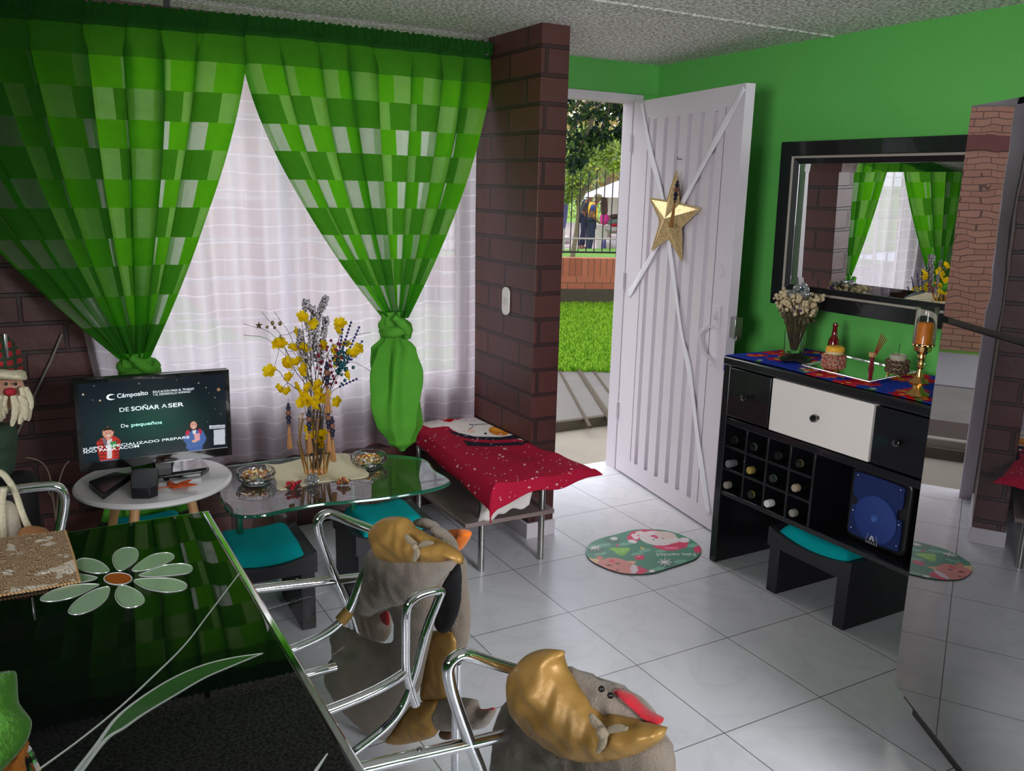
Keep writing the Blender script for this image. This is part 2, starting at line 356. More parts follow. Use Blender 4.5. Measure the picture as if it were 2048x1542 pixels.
# stippled ceiling
m, t, o = NM('stippled_ceiling'); n = t.nodes; L = t.links
p = n.new('ShaderNodeBsdfPrincipled'); L.new(p.outputs[0], o.inputs[0]); g = n.new('ShaderNodeNewGeometry')
v = n.new('ShaderNodeTexNoise'); v.inputs['Scale'].default_value = 75; v.inputs['Detail'].default_value = 4; L.new(g.outputs['Position'], v.inputs['Vector'])
rp = n.new('ShaderNodeValToRGB'); rp.color_ramp.elements[0].position = .42; rp.color_ramp.elements[0].color = (*rgb(172, 166, 160), 1); rp.color_ramp.elements[1].position = .56; rp.color_ramp.elements[1].color = (*rgb(252, 248, 245), 1)
L.new(v.outputs['Fac'], rp.inputs[0]); L.new(rp.outputs[0], p.inputs['Base Color']); p.inputs['Roughness'].default_value = .9
bu = n.new('ShaderNodeBump'); bu.inputs['Strength'].default_value = .8; bu.inputs['Distance'].default_value = .012; L.new(v.outputs['Fac'], bu.inputs['Height']); L.new(bu.outputs[0], p.inputs['Normal'])
m_ceil = m
struct(B('ceiling', (-2.2, -2.2, CEIL), (3.05, 3.86, CEIL+.12), m_ceil, bevel=0))
a = onz(1150, 0, CEIL); c_ = onz(1620, 78, CEIL)
a = Vector((1.6, a.y, CEIL)); 
struct(MB().tube([(-2, 2.62, CEIL+.004), (1.0, 2.62, CEIL+.004), (XR, 2.62, CEIL+.004)], .009, 8).build('trim_1', m_ceil))
struct(B('wall_right', (XR, -2.2, -.1), (3.05, 3.86, CEIL+.1), m_green, bevel=0))
struct(B('wall_left', (-2.2, -2.2, -.1), (-2.1, 3.86, CEIL+.1), m_green, bevel=0))
struct(B('wall_back', (-2.2, -2.2, -.1), (3.05, -2.1, CEIL+.1), m_green, bevel=0))
# green beam over the door with door frame
struct(B('wall_front', (1.99, YW, 1.985), (XR+.05, YW+.13, CEIL+.1), m_green, bevel=.004))
struct(B('wall_jamb', (2.86, YW, -.1), (XR+.05, YW+.13, 1.99), m_green, bevel=0))
fr = thing('trim_2', None, None, (2.4, YW, 0)); fr['kind'] = 'structure'
B('frame_head', (2.03, YW-.005, 1.945), (2.86, YW+.09, 1.985), m_white, fr, bevel=.004)
B('frame_post', (1.992, YW-.005, -.02), (2.055, YW+.09, 1.985), m_white, fr, bevel=.004)
B('frame_post', (2.80, YW+.002, -.02), (2.86, YW+.09, 1.985), m_white, fr, bevel=.004)
# brick stub wall between window and door, brick wall round the window
c1, c2, mo = rgb(92, 50, 46), rgb(78, 42, 40), rgb(54, 30, 30)
bYZ = brickmat('brown_painted_brick_side', c1, c2, mo, .29, .108, .009, .5, .8, 'YZ')
bXZ = brickmat('brown_painted_brick_front', c1, c2, mo, .29, .108, .009, .42, .8, 'XZ')
def brickbox(name, a, b_):
    mb = MB(); mb.box(a, b_); mb.mi = [0, 0, 0, 1, 0, 1]
    return mb
def bb(name, a, b_, kindname=None):
    o = brickbox(name, a, b_).build(name, [bXZ, bYZ], bevel=.003); return struct(o)
bb('wall_divider', (1.86, 3.08, -.02), (1.99, YW+.13, CEIL+.01))
bb('wall_window_sill', (-2.1, 3.66, -.1), (1.86, 3.80, .6))
bb('wall_window_side', (-2.1, 3.66, .6), (.28, 3.80, CEIL+.05))
bb('wall_window_lintel', (.28, 3.66, 2.1), (1.86, 3.80, CEIL+.05))
struct(B('baseboard_divider', (1.852, 3.072, 0), (1.998, 3.60, .072), m_white, bevel=.003))
struct(B('baseboard_right', (XR-.012, -2.1, 0), (XR, 2.6, .08), m_white, bevel=.003))
# window with metal security grid
wn = thing('window_1', None, None, (1, 3.7, .6)); wn['kind'] = 'structure'
mb = MB()
for a, b_ in (((.28, 3.70, .6), (.32, 3.74, 2.1)), ((1.82, 3.70, .6), (1.86, 3.74, 2.1)), ((.28, 3.70, .6), (1.86, 3.74, .64)), ((.28, 3.70, 2.06), (1.86, 3.74, 2.1)), ((.98, 3.70, .6), (1.02, 3.74, 2.1))): mb.box(a, b_)
mb.build('window_frame', m_white, wn, bevel=.003)
mb = MB()
for i in range(1, 12): mb.tube([(.28+i*.132, 3.775, .6), (.28+i*.132, 3.775, 2.1)], .006, 8)
for i in range(1, 9): mb.tube([(.28, 3.775, .6+i*.167), (1.86, 3.775, .6+i*.167)], .006, 8)
mb.build('security_grid', m_white, wn)
m_pane = thin_glass('window_glass', (.96, .98, .97))
MB().box((.32, 3.718, .64), (.98, 3.722, 2.06)).box((1.02, 3.718, .64), (1.82, 3.722, 2.06)).build('pane', m_pane, wn, smooth_=False)

# ---- door leaf
DH = Vector((2.79, 3.70, 0)); dd = Vector((-.1332, -.848, 0)).normalized(); dn = Vector((-dd.y, dd.x, 0))
if dn.x > 0: dn = -dn           # towards the camera side (-x)
DM = Matrix(((dd.x, dn.x, 0, DH.x), (dd.y, dn.y, 0, DH.y), (0, 0, 1, 0), (0, 0, 0, 1)))
def D(u, z, w=0): return DM@Vector((u, w, z))
door = thing('door_1', None, None, DH); door['kind'] = 'structure'
mb = MB(); gx = [.222, .327, .433, .535, .637, .742]; gw = .036; GZ0, GZ1 = .1, 1.85
edges = [0]+[e for x in gx for e in (x-gw/2, x+gw/2)]+[.945]
for i in range(0, len(edges), 2): mb.box((edges[i], -.045, .012), (edges[i+1], 0, 1.945), mat=DM)
for x in gx:
    mb.box((x-gw/2, -.045, .012), (x+gw/2, 0, GZ0), mat=DM); mb.box((x-gw/2, -.045, GZ1), (x+gw/2, 0, 1.945), mat=DM); mb.box((x-gw/2, -.045, GZ0), (x+gw/2, -.026, GZ1), mat=DM)
mb.build('door_leaf', m_white, door, smooth_=False)
for x in (.16, .815): MB().box((x, -.001, .1), (x+.003, .0012, 1.86), mat=DM).build('panel_seam', M('seam_shadow_gap', rgb(120, 110, 118), .6), door)
hd = MB().box((.838, 0, .925), (.892, .006, 1.03), mat=DM).build('lock_plate', m_white, door, bevel=.003)
MB().lathe([(.0, 0), (.02, 0), (.019, .012), (.011, .014), (.011, .016), (0, .016)], D(.865, .985, .006), 20, dn).build('lock_cylinder', m_white, hd)
MB().tube(smooth([D(.865, .935, .004), D(.85, .93, .035), D(.825, .905, .05), D(.82, .87, .05), D(.845, .83, .048), D(.862, .80, .03), D(.862, .785, .004), D(.855, .76, .012)], 6), [.006]*6+[.009]*30+[.006]*7, 10).build('pull_handle', m_white, hd)
MB().lathe([(0, 0), (.024, 0), (.023, .006), (.006, .007), (.005, .01), (0, .01)], D(.864, 1.178), 24, dn).build('peephole', m_white, door)
MB().box((.945, -.05, .90), (.985, -.012, .99), mat=DM).box((.975, -.04, .89), (.99, -.02, .91), mat=DM).build('latch_box', m_steel, door, bevel=.002)
MB().tube([D(.485, 1.655, 0), D(.485, 1.655, .02), D(.485, 1.665, .022)], .003, 8).build('hook', m_steel, door)
for z in (.3, 1.0, 1.7): MB().tube([D(-.004, z, .005), D(-.004, z+.09, .005)], .009, 10).build('hinge', m_white, door)
# satin ribbons crossing on the door
m_rib = M('white_satin_ribbon', rgb(238, 234, 244), .25, var=.04, vs=60, sheen=.3)
def ribbon(pts, label, wdt=.034):
    P = smooth([Vector((u, 0, z)) for u, z in pts], 10); mb = MB(); tot = len(P)-1
    def fn(a, b_):
        i = b_*tot; k = min(int(i), tot-1); q = P[k].lerp(P[k+1], i-k); tn = (P[k+1]-P[k]).normalized(); sd = Vector((tn.z, 0, -tn.x))
        q = q+sd*(a-.5)*wdt*(1+.1*math.sin(9*b_)); return D(q.x, q.z, .004+.006*math.sin(PI*b_)**2+.002*math.sin(25*b_+3*a))
    mb.grid(fn, 4, 90); o = mb.build('ribbon', m_rib, solid=.0008); return tag(o, label, 'ribbon', 'ribbons crossing on the door')
ribbon([(.075, 1.94), (.19, 1.71), (.348, 1.469), (.465, 1.192), (.60, .86), (.683, .703), (.80, .38), (.923, .078)], 'white satin ribbon from the hinge-side top to the lower far corner of the white door')
ribbon([(.935, 1.93), (.80, 1.77), (.533, 1.46), (.30, 1.22), (.12, 1.04), (.054, .977)], 'white satin ribbon falling from the lock-side top corner of the white door behind the star')
# star
m, t, o = NM('embossed_gold'); n = t.nodes; L = t.links
p = n.new('ShaderNodeBsdfPrincipled'); L.new(p.outputs[0], o.inputs[0]); c = n.new('ShaderNodeTexCoord'); vv = n.new('ShaderNodeTexNoise'); vv.inputs['Scale'].default_value = 26; vv.inputs['Distortion'].default_value = 2.5
L.new(c.outputs['Object'], vv.inputs['Vector']); rp = n.new('ShaderNodeValToRGB'); rp.color_ramp.interpolation = 'LINEAR'
rp.color_ramp.elements[0].position = .47; rp.color_ramp.elements[0].color = (*rgb(236, 208, 150), 1); rp.color_ramp.elements[1].position = .5; rp.color_ramp.elements[1].color = (*rgb(120, 92, 40), 1); e = rp.color_ramp.elements.new(.53); e.color = (*rgb(236, 208, 150), 1)
L.new(vv.outputs['Fac'], rp.inputs[0]); L.new(rp.outputs[0], p.inputs['Base Color']); p.inputs['Metallic'].default_value = .55; p.inputs['Roughness'].default_value = .38
m_star = m
star = thing('star_ornament', 'gold embossed five-pointed star hanging on the white door', 'star', D(.455, 1.39))
tips = [(.468, 1.603), (.692, 1.438), (.568, 1.196), (.286, 1.227), (.241, 1.474)]; cen = (.45, 1.385)
inn = []
for i in range(5):
    a, b_ = tips[i], tips[(i+1) % 5]; mxx, mz = (a[0]+b_[0])/2, (a[1]+b_[1])/2; inn.append((cen[0]+(mxx-cen[0])*.52, cen[1]+(mz-cen[1])*.52))
ring = [q for i in range(5) for q in (tips[i], inn[i])]
vs = [D(u, z, .012) for u, z in ring]+[D(cen[0], cen[1], .05), D(cen[0], cen[1], .012)]
fs = [(i, (i+1) % 10, 10) for i in range(10)]+[((i+1) % 10, i, 11) for i in range(10)]
MB().add(vs, fs).build('star_body', m_star, star, smooth_=False)
mb = MB()
for i in range(10):
    a, b_ = ring[i], ring[(i+1) % 10]; k = max(2, int(math.dist(a, b_)/.0085))
    for j in range(k): mb.ball(D(a[0]+(b_[0]-a[0])*j/k, a[1]+(b_[1]-a[1])*j/k, .014), .0048, 6)
mb.build('beaded_rim', M('pale_gold', rgb(228, 206, 160), .35, .6), star)
# tassel builder ------------------------------------------------
m_navy = M('dark_navy_beads', rgb(24, 28, 52), .4, var=.3); m_brown = M('brown_wood_beads', rgb(120, 78, 58), .5, var=.2); m_thread = M('tan_tassel_thread', rgb(168, 118, 66), .8, var=.2, vs=120, sheen=.3)
def tassel(top, label, group, hgt=.14, sc_=1.0, lean=(0, 0, 0), cord=.03):
    top = Vector(top); t = thing('tassel_ornament', label, 'tassel', top, group=group); ax = Vector((lean[0], lean[1], -1)).normalized()
    P = lambda s: top+ax*s
    MB().tube([top, P(cord)], .0008, 5).build('cord', m_brown, t)
    z = cord; k = 0
    for r, mt in ((.006, m_navy), (.0095, m_navy), (.011, m_brown), (.011, m_navy), (.0085, m_navy), (.0065, m_brown)):
        r *= sc_; MB().lathe([(0, -r), (r*.6, -r*.8), (r, -r*.2), (r*.9, r*.3), (r*.5, r*.9), (0, r)], P(z+r), 8).build('bead', mt, t, smooth_=False); z += r*1.75
    L_ = hgt*sc_*.5
    mb = MB()
    for i in range(26):
        a = random.random()*6.28; rr = random.random()**.5; s = Vector((math.cos(a), math.sin(a), 0))
        mb.tube([P(z), P(z+.012)+s*.004*rr*sc_, P(z+L_)+s*.012*rr*sc_], .0016*sc_, 5)
    mb.tube([P(z-.002), P(z+.012), P(z+.014), P(z+L_*.9)], [.002*sc_, .0045*sc_, .0035*sc_, .0085*sc_], 10)
    mb.build('fringe', m_thread, t); return t
tassel(onp(1356, 356, D(.5, 1.5, .07), dn), 'beaded tassel with tan fringe hanging over the gold star', None, .20, 1.1, lean=(-.05, .05), cord=.01)

# ---- doormat
def pix(p):
    v = Vector(p)-EYE; d = v.dot(FW); return (1024+F*v.dot(RT)/d, 771-F*v.dot(UP)/d)
class PaintXY(Paint):
    """paint on given vertex positions, shapes laid out with the layout guide coordinates"""
    def __init__(s, pts, base):
        a = np.array([pix(p) for p in pts]); s.U = a[:, 0][None]; s.V = a[:, 1][None]; s.C = np.zeros((1, len(pts), 3)); s.C[:] = base
    def apply(s, me):
        at = me.color_attributes.new('Col', 'FLOAT_COLOR', 'POINT'); d = np.ones((len(me.vertices), 4), dtype=np.float32); d[:, :3] = .05
        k = s.C.shape[1]; d[:k, :3] = s.C[0]; at.data.foreach_set('color', d.ravel())
W_ = rgb(240, 240, 240)
# ---- doormat
mo_ = [(2.008, 2.839), (2.081, 2.904), (2.157, 2.929), (2.228, 2.934), (2.329, 2.942), (2.394, 2.924), (2.465, 2.874), (2.501, 2.778), (2.495, 2.69), (2.464, 2.63), (2.39, 2.574), (2.313, 2.557), (2.224, 2.547), (2.138, 2.54), (2.075, 2.555), (2.017, 2.595), (1.984, 2.666), (1.974, 2.759)]
O = smooth([Vector((x, y, 0)) for x, y in mo_], 10, True); cM = Vector((2.236, 2.745, 0)); nR = 110; nO = len(O); mb = MB()
pts = []
for j in range(nR+1):
    tt = j/nR
    for q in O: pp = cM+(q-cM)*tt; pts.append((pp.x, pp.y, .006))
fs = [(j*nO+i, j*nO+(i+1) % nO, (j+1)*nO+(i+1) % nO, (j+1)*nO+i) for j in range(nR) for i in range(nO)]
mb.add(pts, fs)
b0 = nR*nO; mb.add([(q.x, q.y, .006) for q in O]+[(q.x, q.y, .0) for q in O], [(i, nO+i, nO+(i+1) % nO, (i+1) % nO) for i in range(nO)])
P = PaintXY(pts, rgb(58, 140, 112))
for x, y in ((1209, 1090), (1250, 1088), (1385, 1091), (1275, 1108), (1200, 1107), (1360, 1123), (1318, 1137), (1290, 1101), (1322, 1102)): P.ell(x, y, 13, 3.2, rgb(130, 196, 172), -.1, .7)
for x, y in ((1225, 1080), (1191, 1101), (1333, 1127)): P.ell(x, y, 17, 7, rgb(62, 104, 92), 0, .7)
def flake(x, y, s):
    for k in range(4):
        a = k*PI/4; P.line(x-s*1.9*math.cos(a), y-s*math.sin(a), x+s*1.9*math.cos(a), y+s*math.sin(a), .75, W_)
flake(1228, 1077, 4); flake(1190, 1095, 6); flake(1330, 1124, 7)
# santa lying upside down at the far side
PK = rgb(226, 22, 92)
P.poly([(1253, 1075), (1262, 1064), (1285, 1059), (1310, 1060), (1330, 1064), (1300, 1072), (1268, 1084), (1258, 1083)], PK)
P.ell(1318, 1077, 40, 14.5, rgb(236, 226, 226), .12)
P.ell(1330, 1070, 22, 7, rgb(228, 206, 202), .1); P.ell(1270, 1073, 8, 5, rgb(244, 226, 232), .5); P.ell(1265, 1083, 9, 3.4, rgb(244, 236, 238), .2)
P.ell(1280, 1066, 9, 4, rgb(240, 226, 230), 0); P.ell(1307, 1072, 6, 2, PK); P.ell(1313, 1075, 4, 2, PK); P.ell(1307, 1079, 2, 1.1, rgb(60, 50, 60)); P.ell(1326, 1077, 2, 1.1, rgb(60, 50, 60))
P.poly([(1303, 1091), (1330, 1091), (1357, 1084), (1377, 1084), (1374, 1094), (1350, 1101), (1330, 1101), (1315, 1097)], PK); P.ell(1342, 1096, 16, 2, rgb(250, 120, 160)); P.ell(1368, 1080, 11, 5, rgb(238, 226, 232))
P.ell(1396, 1099, 9, 7, PK)
P.poly([(1218, 1095), (1260, 1095), (1259, 1101), (1247, 1112), (1236, 1109)], rgb(122, 200, 74)); P.line(1222, 1099, 1258, 1099, .7, rgb(190, 230, 100)); P.line(1229, 1104, 1252, 1103, .7, rgb(190, 230, 100)); P.ell(1235, 1091, 3.4, 2, PK)
P.poly([(1280, 1092), (1286, 1096), (1291, 1096), (1288, 1099), (1282, 1098)], rgb(228, 200, 80)); P.ell(1279, 1115, 10, 5, PK); P.ell(1278, 1113, 3, 1.2, rgb(250, 150, 180))
# pink piglet with a hat at the near left
P.poly([(1173, 1116), (1199, 1118), (1196, 1128), (1185, 1128)], rgb(240, 200, 150)); P.poly([(1190, 1113), (1206, 1112), (1202, 1122)], rgb(226, 130, 110)); P.poly([(1254, 1122), (1274, 1122), (1266, 1129)], rgb(240, 180, 140))
P.ell(1231, 1135, 38, 19, rgb(226, 138, 128), .15); P.ell(1224, 1122, 6, 3.6, rgb(232, 70, 90)); P.ell(1222, 1142, 7, 3.4, rgb(232, 70, 90)); P.ell(1217, 1130, 4, 2, rgb(110, 40, 50)); P.ell(1223, 1131, 2.4, 1.5, rgb(150, 60, 70)); P.ell(1235, 1127, 5, 2, rgb(150, 80, 80)); P.ell(1234, 1140, 4, 2, rgb(150, 80, 80))
P.poly([(1275, 1131), (1298, 1141), (1280, 1150), (1272, 1149)], PK); P.ell(1268, 1138, 7.5, 9, rgb(234, 214, 222)); P.ell(1304, 1142, 6, 2.6, rgb(244, 236, 238))
mt = mb.build('doormat', MC('printed_rubber_mat', .45)); P.apply(mt.data)
tag(mt, 'green rounded doormat printed with a santa, piglet and tree on the white tiles', 'doormat')
# words on the mat (read from the door side)
A_ = onz(1390, 1106, .0066); Bq = onz(1294, 1107, .0066); ex = (Bq-A_).normalized(); ey = Vector((0, 0, 1)).cross(ex)
mw = M('white_print', rgb(236, 240, 238), .5)
text('Feliz navidad', .042, mw, 'lettering', mt, Matrix(((ex.x, ey.x, 0, A_.x), (ex.y, ey.y, 0, A_.y), (0, 0, 1, .0062), (0, 0, 0, 1))), sx=(Bq-A_).length/(.042*6.2), ext=.0002)
# light switch
sw = thing('light_switch', 'white oval light switch on the brown brick stub wall', 'switch', (1.86, 3.311, 1.024))
def rrect(w_, h_, r, k=5):
    out = []
    for cx, cz, a0 in ((w_/2-r, h_/2-r, 0), (-w_/2+r, h_/2-r, PI/2), (-w_/2+r, -h_/2+r, PI), (w_/2-r, -h_/2+r, 1.5*PI)):
        for i in range(k+1): a = a0+PI/2*i/k; out.append((cx+r*math.cos(a), cz+r*math.sin(a)))
    return out
MB().extr([(1.859, 3.311+y, 1.024+z) for y, z in rrect(.062, .122, .026)], (-.009, 0, 0)).build('cover_plate', M('switch_plastic', rgb(226, 220, 216), .35, var=.03), sw, bevel=.003)
MB().extr([(1.85, 3.311+y, 1.024+z) for y, z in rrect(.022, .032, .004)], (-.004, 0, 0)).build('rocker', M('switch_rocker', rgb(205, 198, 192), .35, var=.03), sw, bevel=.001)

# ---- curtains
RY, RZ = 3.50, 2.085
rod = thing('curtain_rod', 'dark metal curtain rod just under the ceiling carrying the green curtains', 'curtain rod', (.8, RY, RZ))
MB().tube([(-.9, RY, RZ-.03), (.2, RY, RZ-.03), (1.9, RY, RZ)], .010, 12).build('pole', m_steel, rod)
for x in (-.55, .55, 1.835): MB().box((x-.011, RY-.004, RZ-.02), (x+.011, RY+.004, CEIL)).tube([(x, RY-.012, RZ-.015), (x, RY+.012, RZ-.015)], .013, 12).build('bracket', m_black if x < 1 else m_steel, rod, bevel=.001)
rod2 = MB().tube([(.0, 3.60, 2.07), (1.855, 3.60, 2.075)], .007, 10).build('sheer_rod', m_steel); tag(rod2, 'thin rod behind carrying the white sheer curtain at the window', 'curtain rod')
gD, gT = rgb(70, 140, 40), rgb(118, 215, 30)
cm = [cloth('curtain_green', rgb(52, 118, 36), rgb(118, 222, 22), .40, .0),
      cloth('curtain_green_double', rgb(54, 118, 38), rgb(92, 176, 26), .5, .0),
      cloth('curtain_pale_patch', rgb(78, 134, 60), rgb(150, 225, 80), .40, .03),
      cloth('curtain_sheer_patch', rgb(100, 128, 92), rgb(208, 236, 188), .40, .2),
      cloth('curtain_header', rgb(40, 92, 36), rgb(36, 92, 20), .6, 0)]
def fold(u, seed, n):
    a = 2*PI*n*u+seed+.9*math.sin(2*PI*2.3*u+seed); return math.sin(a)+.55*math.sin(2*PI*n*.47*u+seed*2.3)+.25*math.sin(2*a+1.7*seed)
def curtain(name, label, x0, x1, kx, ky, kz, kw, n, ncol, seed, pw=1.7, NU=300, NV=150, rowh=.105, ztop=RZ+.026, tail=None):
    c = thing(name, label, 'curtain', ((x0+x1)/2, RY, RZ))
    def zt(u): x = x0+(x1-x0)*u; return ztop-(.03*max(0, min(1, (1.0-x)/1.2)))
    def fn(u, v):
        s = v**pw; tx = x0+(x1-x0)*u; kxx = kx+(u-.5)*kw; z0 = zt(u); z = z0+(kz-z0)*v
        x = tx+(kxx-tx)*s; f = fold(u, seed, n)
        amp = .006+.036*min(1, v*2.2)*(1-.35*v)
        if v < .055: amp = .006
        y = RY+(ky-RY)*s+amp*f*.8
        hx = .040*(1-.75*s)*math.cos(2*PI*n*u+seed+.9*math.sin(2*PI*2.3*u+seed))+(.004*math.sin(3*f+8*v))
        if v < .045: y = RY-.016+.003*math.sin(31*u*n+seed)
        z -= .02*math.sin(PI*u)*v*(1-v)*0
        return (x+hx*min(1, v*8), y, z+(.005*math.sin(31*u*n)*math.sin(7*u*n) if v < .02 else 0))
    cs = NU//ncol; rh = rowh/((ztop-kz)/NV)
    def mf(i, j):
        if j < NV*.055: return 4
        r = int((j-NV*.055)/rh); cc = i//cs
        if r < 1 or r > 9 or i > NU-4 or i < 3: return 0 if r % 2 else 1
        q = (i/NU*ncol) % 2
        if r % 2: return (3 if r > 1 else 2) if q < .8 else 0
        return 2 if 1 <= q < 1.85 else 1
    MB().grid(fn, NU, NV, mf).build('drape', cm, c, ang=3)
    return c
def knot(c, K, r, parts, mt):
    K = Vector(K)
    # gathered neck + wrapped band
    mb = MB(); 
    for k in range(3):
        a0 = k*.5; pth = [K+Vector((r*1.05*math.cos(a), r*.9*math.sin(a), -.012*k+.012*math.sin(a+k*1.3)-.02)) for a in [2*PI*i/28 for i in range(28)]]
        mb.tube(pth, [.017+.005*math.sin(3*a+k) for a in [2*PI*i/28 for i in range(28)]], 10, closed=True)
    mb.tube(smooth([K+Vector(q) for q in ((-.03, -r*1.1, .03), (0, -r*1.25, .005), (.03, -r*1.2, -.03), (.035, -r*.9, -.06))], 5), [.014]*4+[.02]*8+[.016]*4, 10)
    mb.build('knot', mt, c, ang=3)
mk = cloth('curtain_green_bunched_lit', rgb(96, 172, 62), rgb(110, 205, 36), .74, 0)  # same cloth with a brighter diffuse: the lit look of tails and knots is in the colour
cR = curtain('green_curtain', 'green checked curtain right of the gap, knotted above the bench', .800, 1.86, 1.385, 3.43, .96, .085, 8, 14, .6)
def tailfn(K, prof, amp, tw, seed, nf=5):
    def fn(u, v):
        a = 2*PI*u; r, cx, z = prof(v); f = 1+amp(v)*(1.3-2.2*math.sqrt(math.sin(nf*.5*a+tw*v*7+seed+.5*math.sin(5*v))**2+.03)+.5*math.sin(3*a-tw*v*9+2*seed)+.35*math.sin(9*v+2*a))
        return (K[0]+cx+r*math.cos(a)*f, K[1]+r*.62*math.sin(a)*f, z)
    return fn
def lerp(tbl, v):
    for (a, x), (b_, y) in zip(tbl, tbl[1:]):
        if v <= b_: t_ = (v-a)/(b_-a); t_ = t_*t_*(3-2*t_); return x+(y-x)*t_
    return tbl[-1][1]
K = (1.375, 3.43, .955)
def profR(v): return lerp([(0, .048), (.08, .052), (.18, .05), (.26, .085), (.42, .102), (.62, .098), (.8, .092), (.93, .06), (1, .012)], v), lerp([(0, 0), (.3, .008), (.6, .018), (1, .04)], v), .985-.62*v
MB().grid(tailfn(K, profR, lambda v: .04+.24*math.sin(PI*min(1, v*1.05)), .55, .4, 6), 220, 140).build('gathered_tail', mk, cR, ang=3)
knot(cR, (1.385, 3.43, .94), .052, 0, mk)
cL = curtain('green_curtain', 'green checked curtain left of the gap, knotted behind the television', -.42, .826, .355, 3.43, .86, .085, 9, 16, 2.2, pw=1.55)
K2 = (.36, 3.43, .86)
def profL(v): return lerp([(0, .05), (.12, .055), (.25, .08), (.5, .11), (.85, .13), (1, .13)], v), 0, .88-.78*v
MB().grid(tailfn(K2, profL, lambda v: .06+.16*v, .4, 1.4, 6), 140, 90).build('gathered_tail', mk, cL, ang=3)
knot(cL, (.365, 3.43, .845), .055, 0, mk)
# sheer
def sheer_mat():
    m, t, o = NM('white_sheer_fabric'); n = t.nodes; L = t.links
    uv = n.new('ShaderNodeUVMap'); s = n.new('ShaderNodeSeparateXYZ'); L.new(uv.outputs[0], s.inputs[0])
    def stripe(src, period, width, soft=.01):
        a = n.new('ShaderNodeMath'); a.operation = 'DIVIDE'; a.inputs[1].default_value = period; L.new(src, a.inputs[0])
        f = n.new('ShaderNodeMath'); f.operation = 'FRACT'; L.new(a.outputs[0], f.inputs[0])
        c = n.new('ShaderNodeMath'); c.operation = 'LESS_THAN'; c.inputs[1].default_value = width/period; L.new(f.outputs[0], c.inputs[0]); return c.outputs[0]
    nz = n.new('ShaderNodeTexNoise'); nz.inputs['Scale'].default_value = 5; L.new(uv.outputs[0], nz.inputs['Vector'])
    ad = n.new('ShaderNodeMath'); ad.operation = 'MULTIPLY_ADD'; ad.inputs[1].default_value = .012; L.new(nz.outputs['Fac'], ad.inputs[0]); L.new(s.outputs[1], ad.inputs[2])
    h1 = stripe(ad.outputs[0], .068, .0065); v1 = stripe(s.outputs[0], .075, .003)
    mxm = n.new('ShaderNodeMath'); mxm.operation = 'MULTIPLY'; mxm.inputs[1].default_value = .22; L.new(h1, mxm.inputs[0])
    m2 = n.new('ShaderNodeMath'); m2.operation = 'MULTIPLY'; m2.inputs[1].default_value = .12; L.new(v1, m2.inputs[0])
    su = n.new('ShaderNodeMath'); su.operation = 'ADD'; L.new(mxm.outputs[0], su.inputs[0]); L.new(m2.outputs[0], su.inputs[1])
    fa = n.new('ShaderNodeMath'); fa.operation = 'SUBTRACT'; fa.use_clamp = True; fa.inputs[0].default_value = .26; L.new(su.outputs[0], fa.inputs[1])
    d = n.new('ShaderNodeBsdfDiffuse'); d.inputs[0].default_value = (*rgb(232, 226, 238), 1); r = n.new('ShaderNodeBsdfTranslucent'); r.inputs[0].default_value = (*rgb(253, 243, 255), 1); tr = n.new('ShaderNodeBsdfTransparent')
    m1 = n.new('ShaderNodeMixShader'); m1.inputs[0].default_value = .84; L.new(d.outputs[0], m1.inputs[1]); L.new(r.outputs[0], m1.inputs[2])
    mm = n.new('ShaderNodeMixShader'); L.new(fa.outputs[0], mm.inputs[0]); L.new(m1.outputs[0], mm.inputs[1]); L.new(tr.outputs[0], mm.inputs[2]); L.new(mm.outputs[0], o.inputs[0])
    return m
def shfn(u, v):
    x = .13+1.715*u; z = 2.08-1.73*v; A = .010+.012*min(1, 2*v)
    xo = (.16*(v**2.0))*(1-u)**6*1.0
    return (x+xo+.006*math.sin(2*PI*13*u*1.3+.5)*v, 3.595+A*(math.sin(2*PI*13*u+.4*math.sin(5*v))+.4*math.sin(2*PI*5.3*u+2+v)), z+.006*math.sin(2*PI*6.1*u)*v)
mb = MB(); mb.grid(shfn, 420, 90); 
so_ = mb.build('sheer_curtain', sheer_mat(), ang=3)
uvl = so_.data.uv_layers.new(name='UVMap'); NUU = 421
ids = np.zeros(len(so_.data.loops), dtype=np.int32); so_.data.loops.foreach_get('vertex_index', ids)
uvs = np.stack([(ids % NUU)/420*2.6, (ids//NUU)/90*1.73], 1).astype(np.float32); uvl.data.foreach_set('uv', uvs.ravel())
tag(so_, 'white sheer curtain with woven stripes hanging in front of the window', 'sheer curtain')

# ---- bench by the brick wall, teal cushion, red blanket
bn = thing('metal_bench', 'low steel-legged bench with a grey shelf beside the brown brick wall', 'bench', (1.66, 3.2, 0))
for x, y in ((1.525, 2.88), (1.80, 2.873), (1.525, 3.5), (1.80, 3.5)):
    MB().tube([(x, y, 0), (x, y, .33), (x+.004, y+.012, .352)], .0135, 16).build('leg', m_steel, bn)
MB().tube(smooth([(1.529, 2.892, .35), (1.53, 3.0, .358), (1.53, 3.4, .358), (1.53, 3.49, .35)], 4), .0125, 12).tube(smooth([(1.804, 2.885, .35), (1.80, 3.0, .358), (1.80, 3.4, .358), (1.80, 3.49, .35)], 4), .0125, 12).build('seat_rail', m_steel, bn)
m_shelf = M('grey_melamine', rgb(128, 112, 108), .45, var=.06, vs=8)
MB().prism([(1.44, 2.855), (1.845, 2.845), (1.845, 3.56), (1.44, 3.56)], .203, .221).build('shelf', m_shelf, bn, bevel=.002)
cu_ = MB().box((1.50, 2.745, .372), (1.85, 3.54, .418)).build('bench_cushion', M('dark_teal_cushion', rgb(20, 74, 86), .75, var=.12, vs=30, bump=.12, bs=180, sheen=.3), bevel=.018, seg=4)
tag(cu_, 'dark teal seat cushion under the red blanket on the bench', 'cushion')
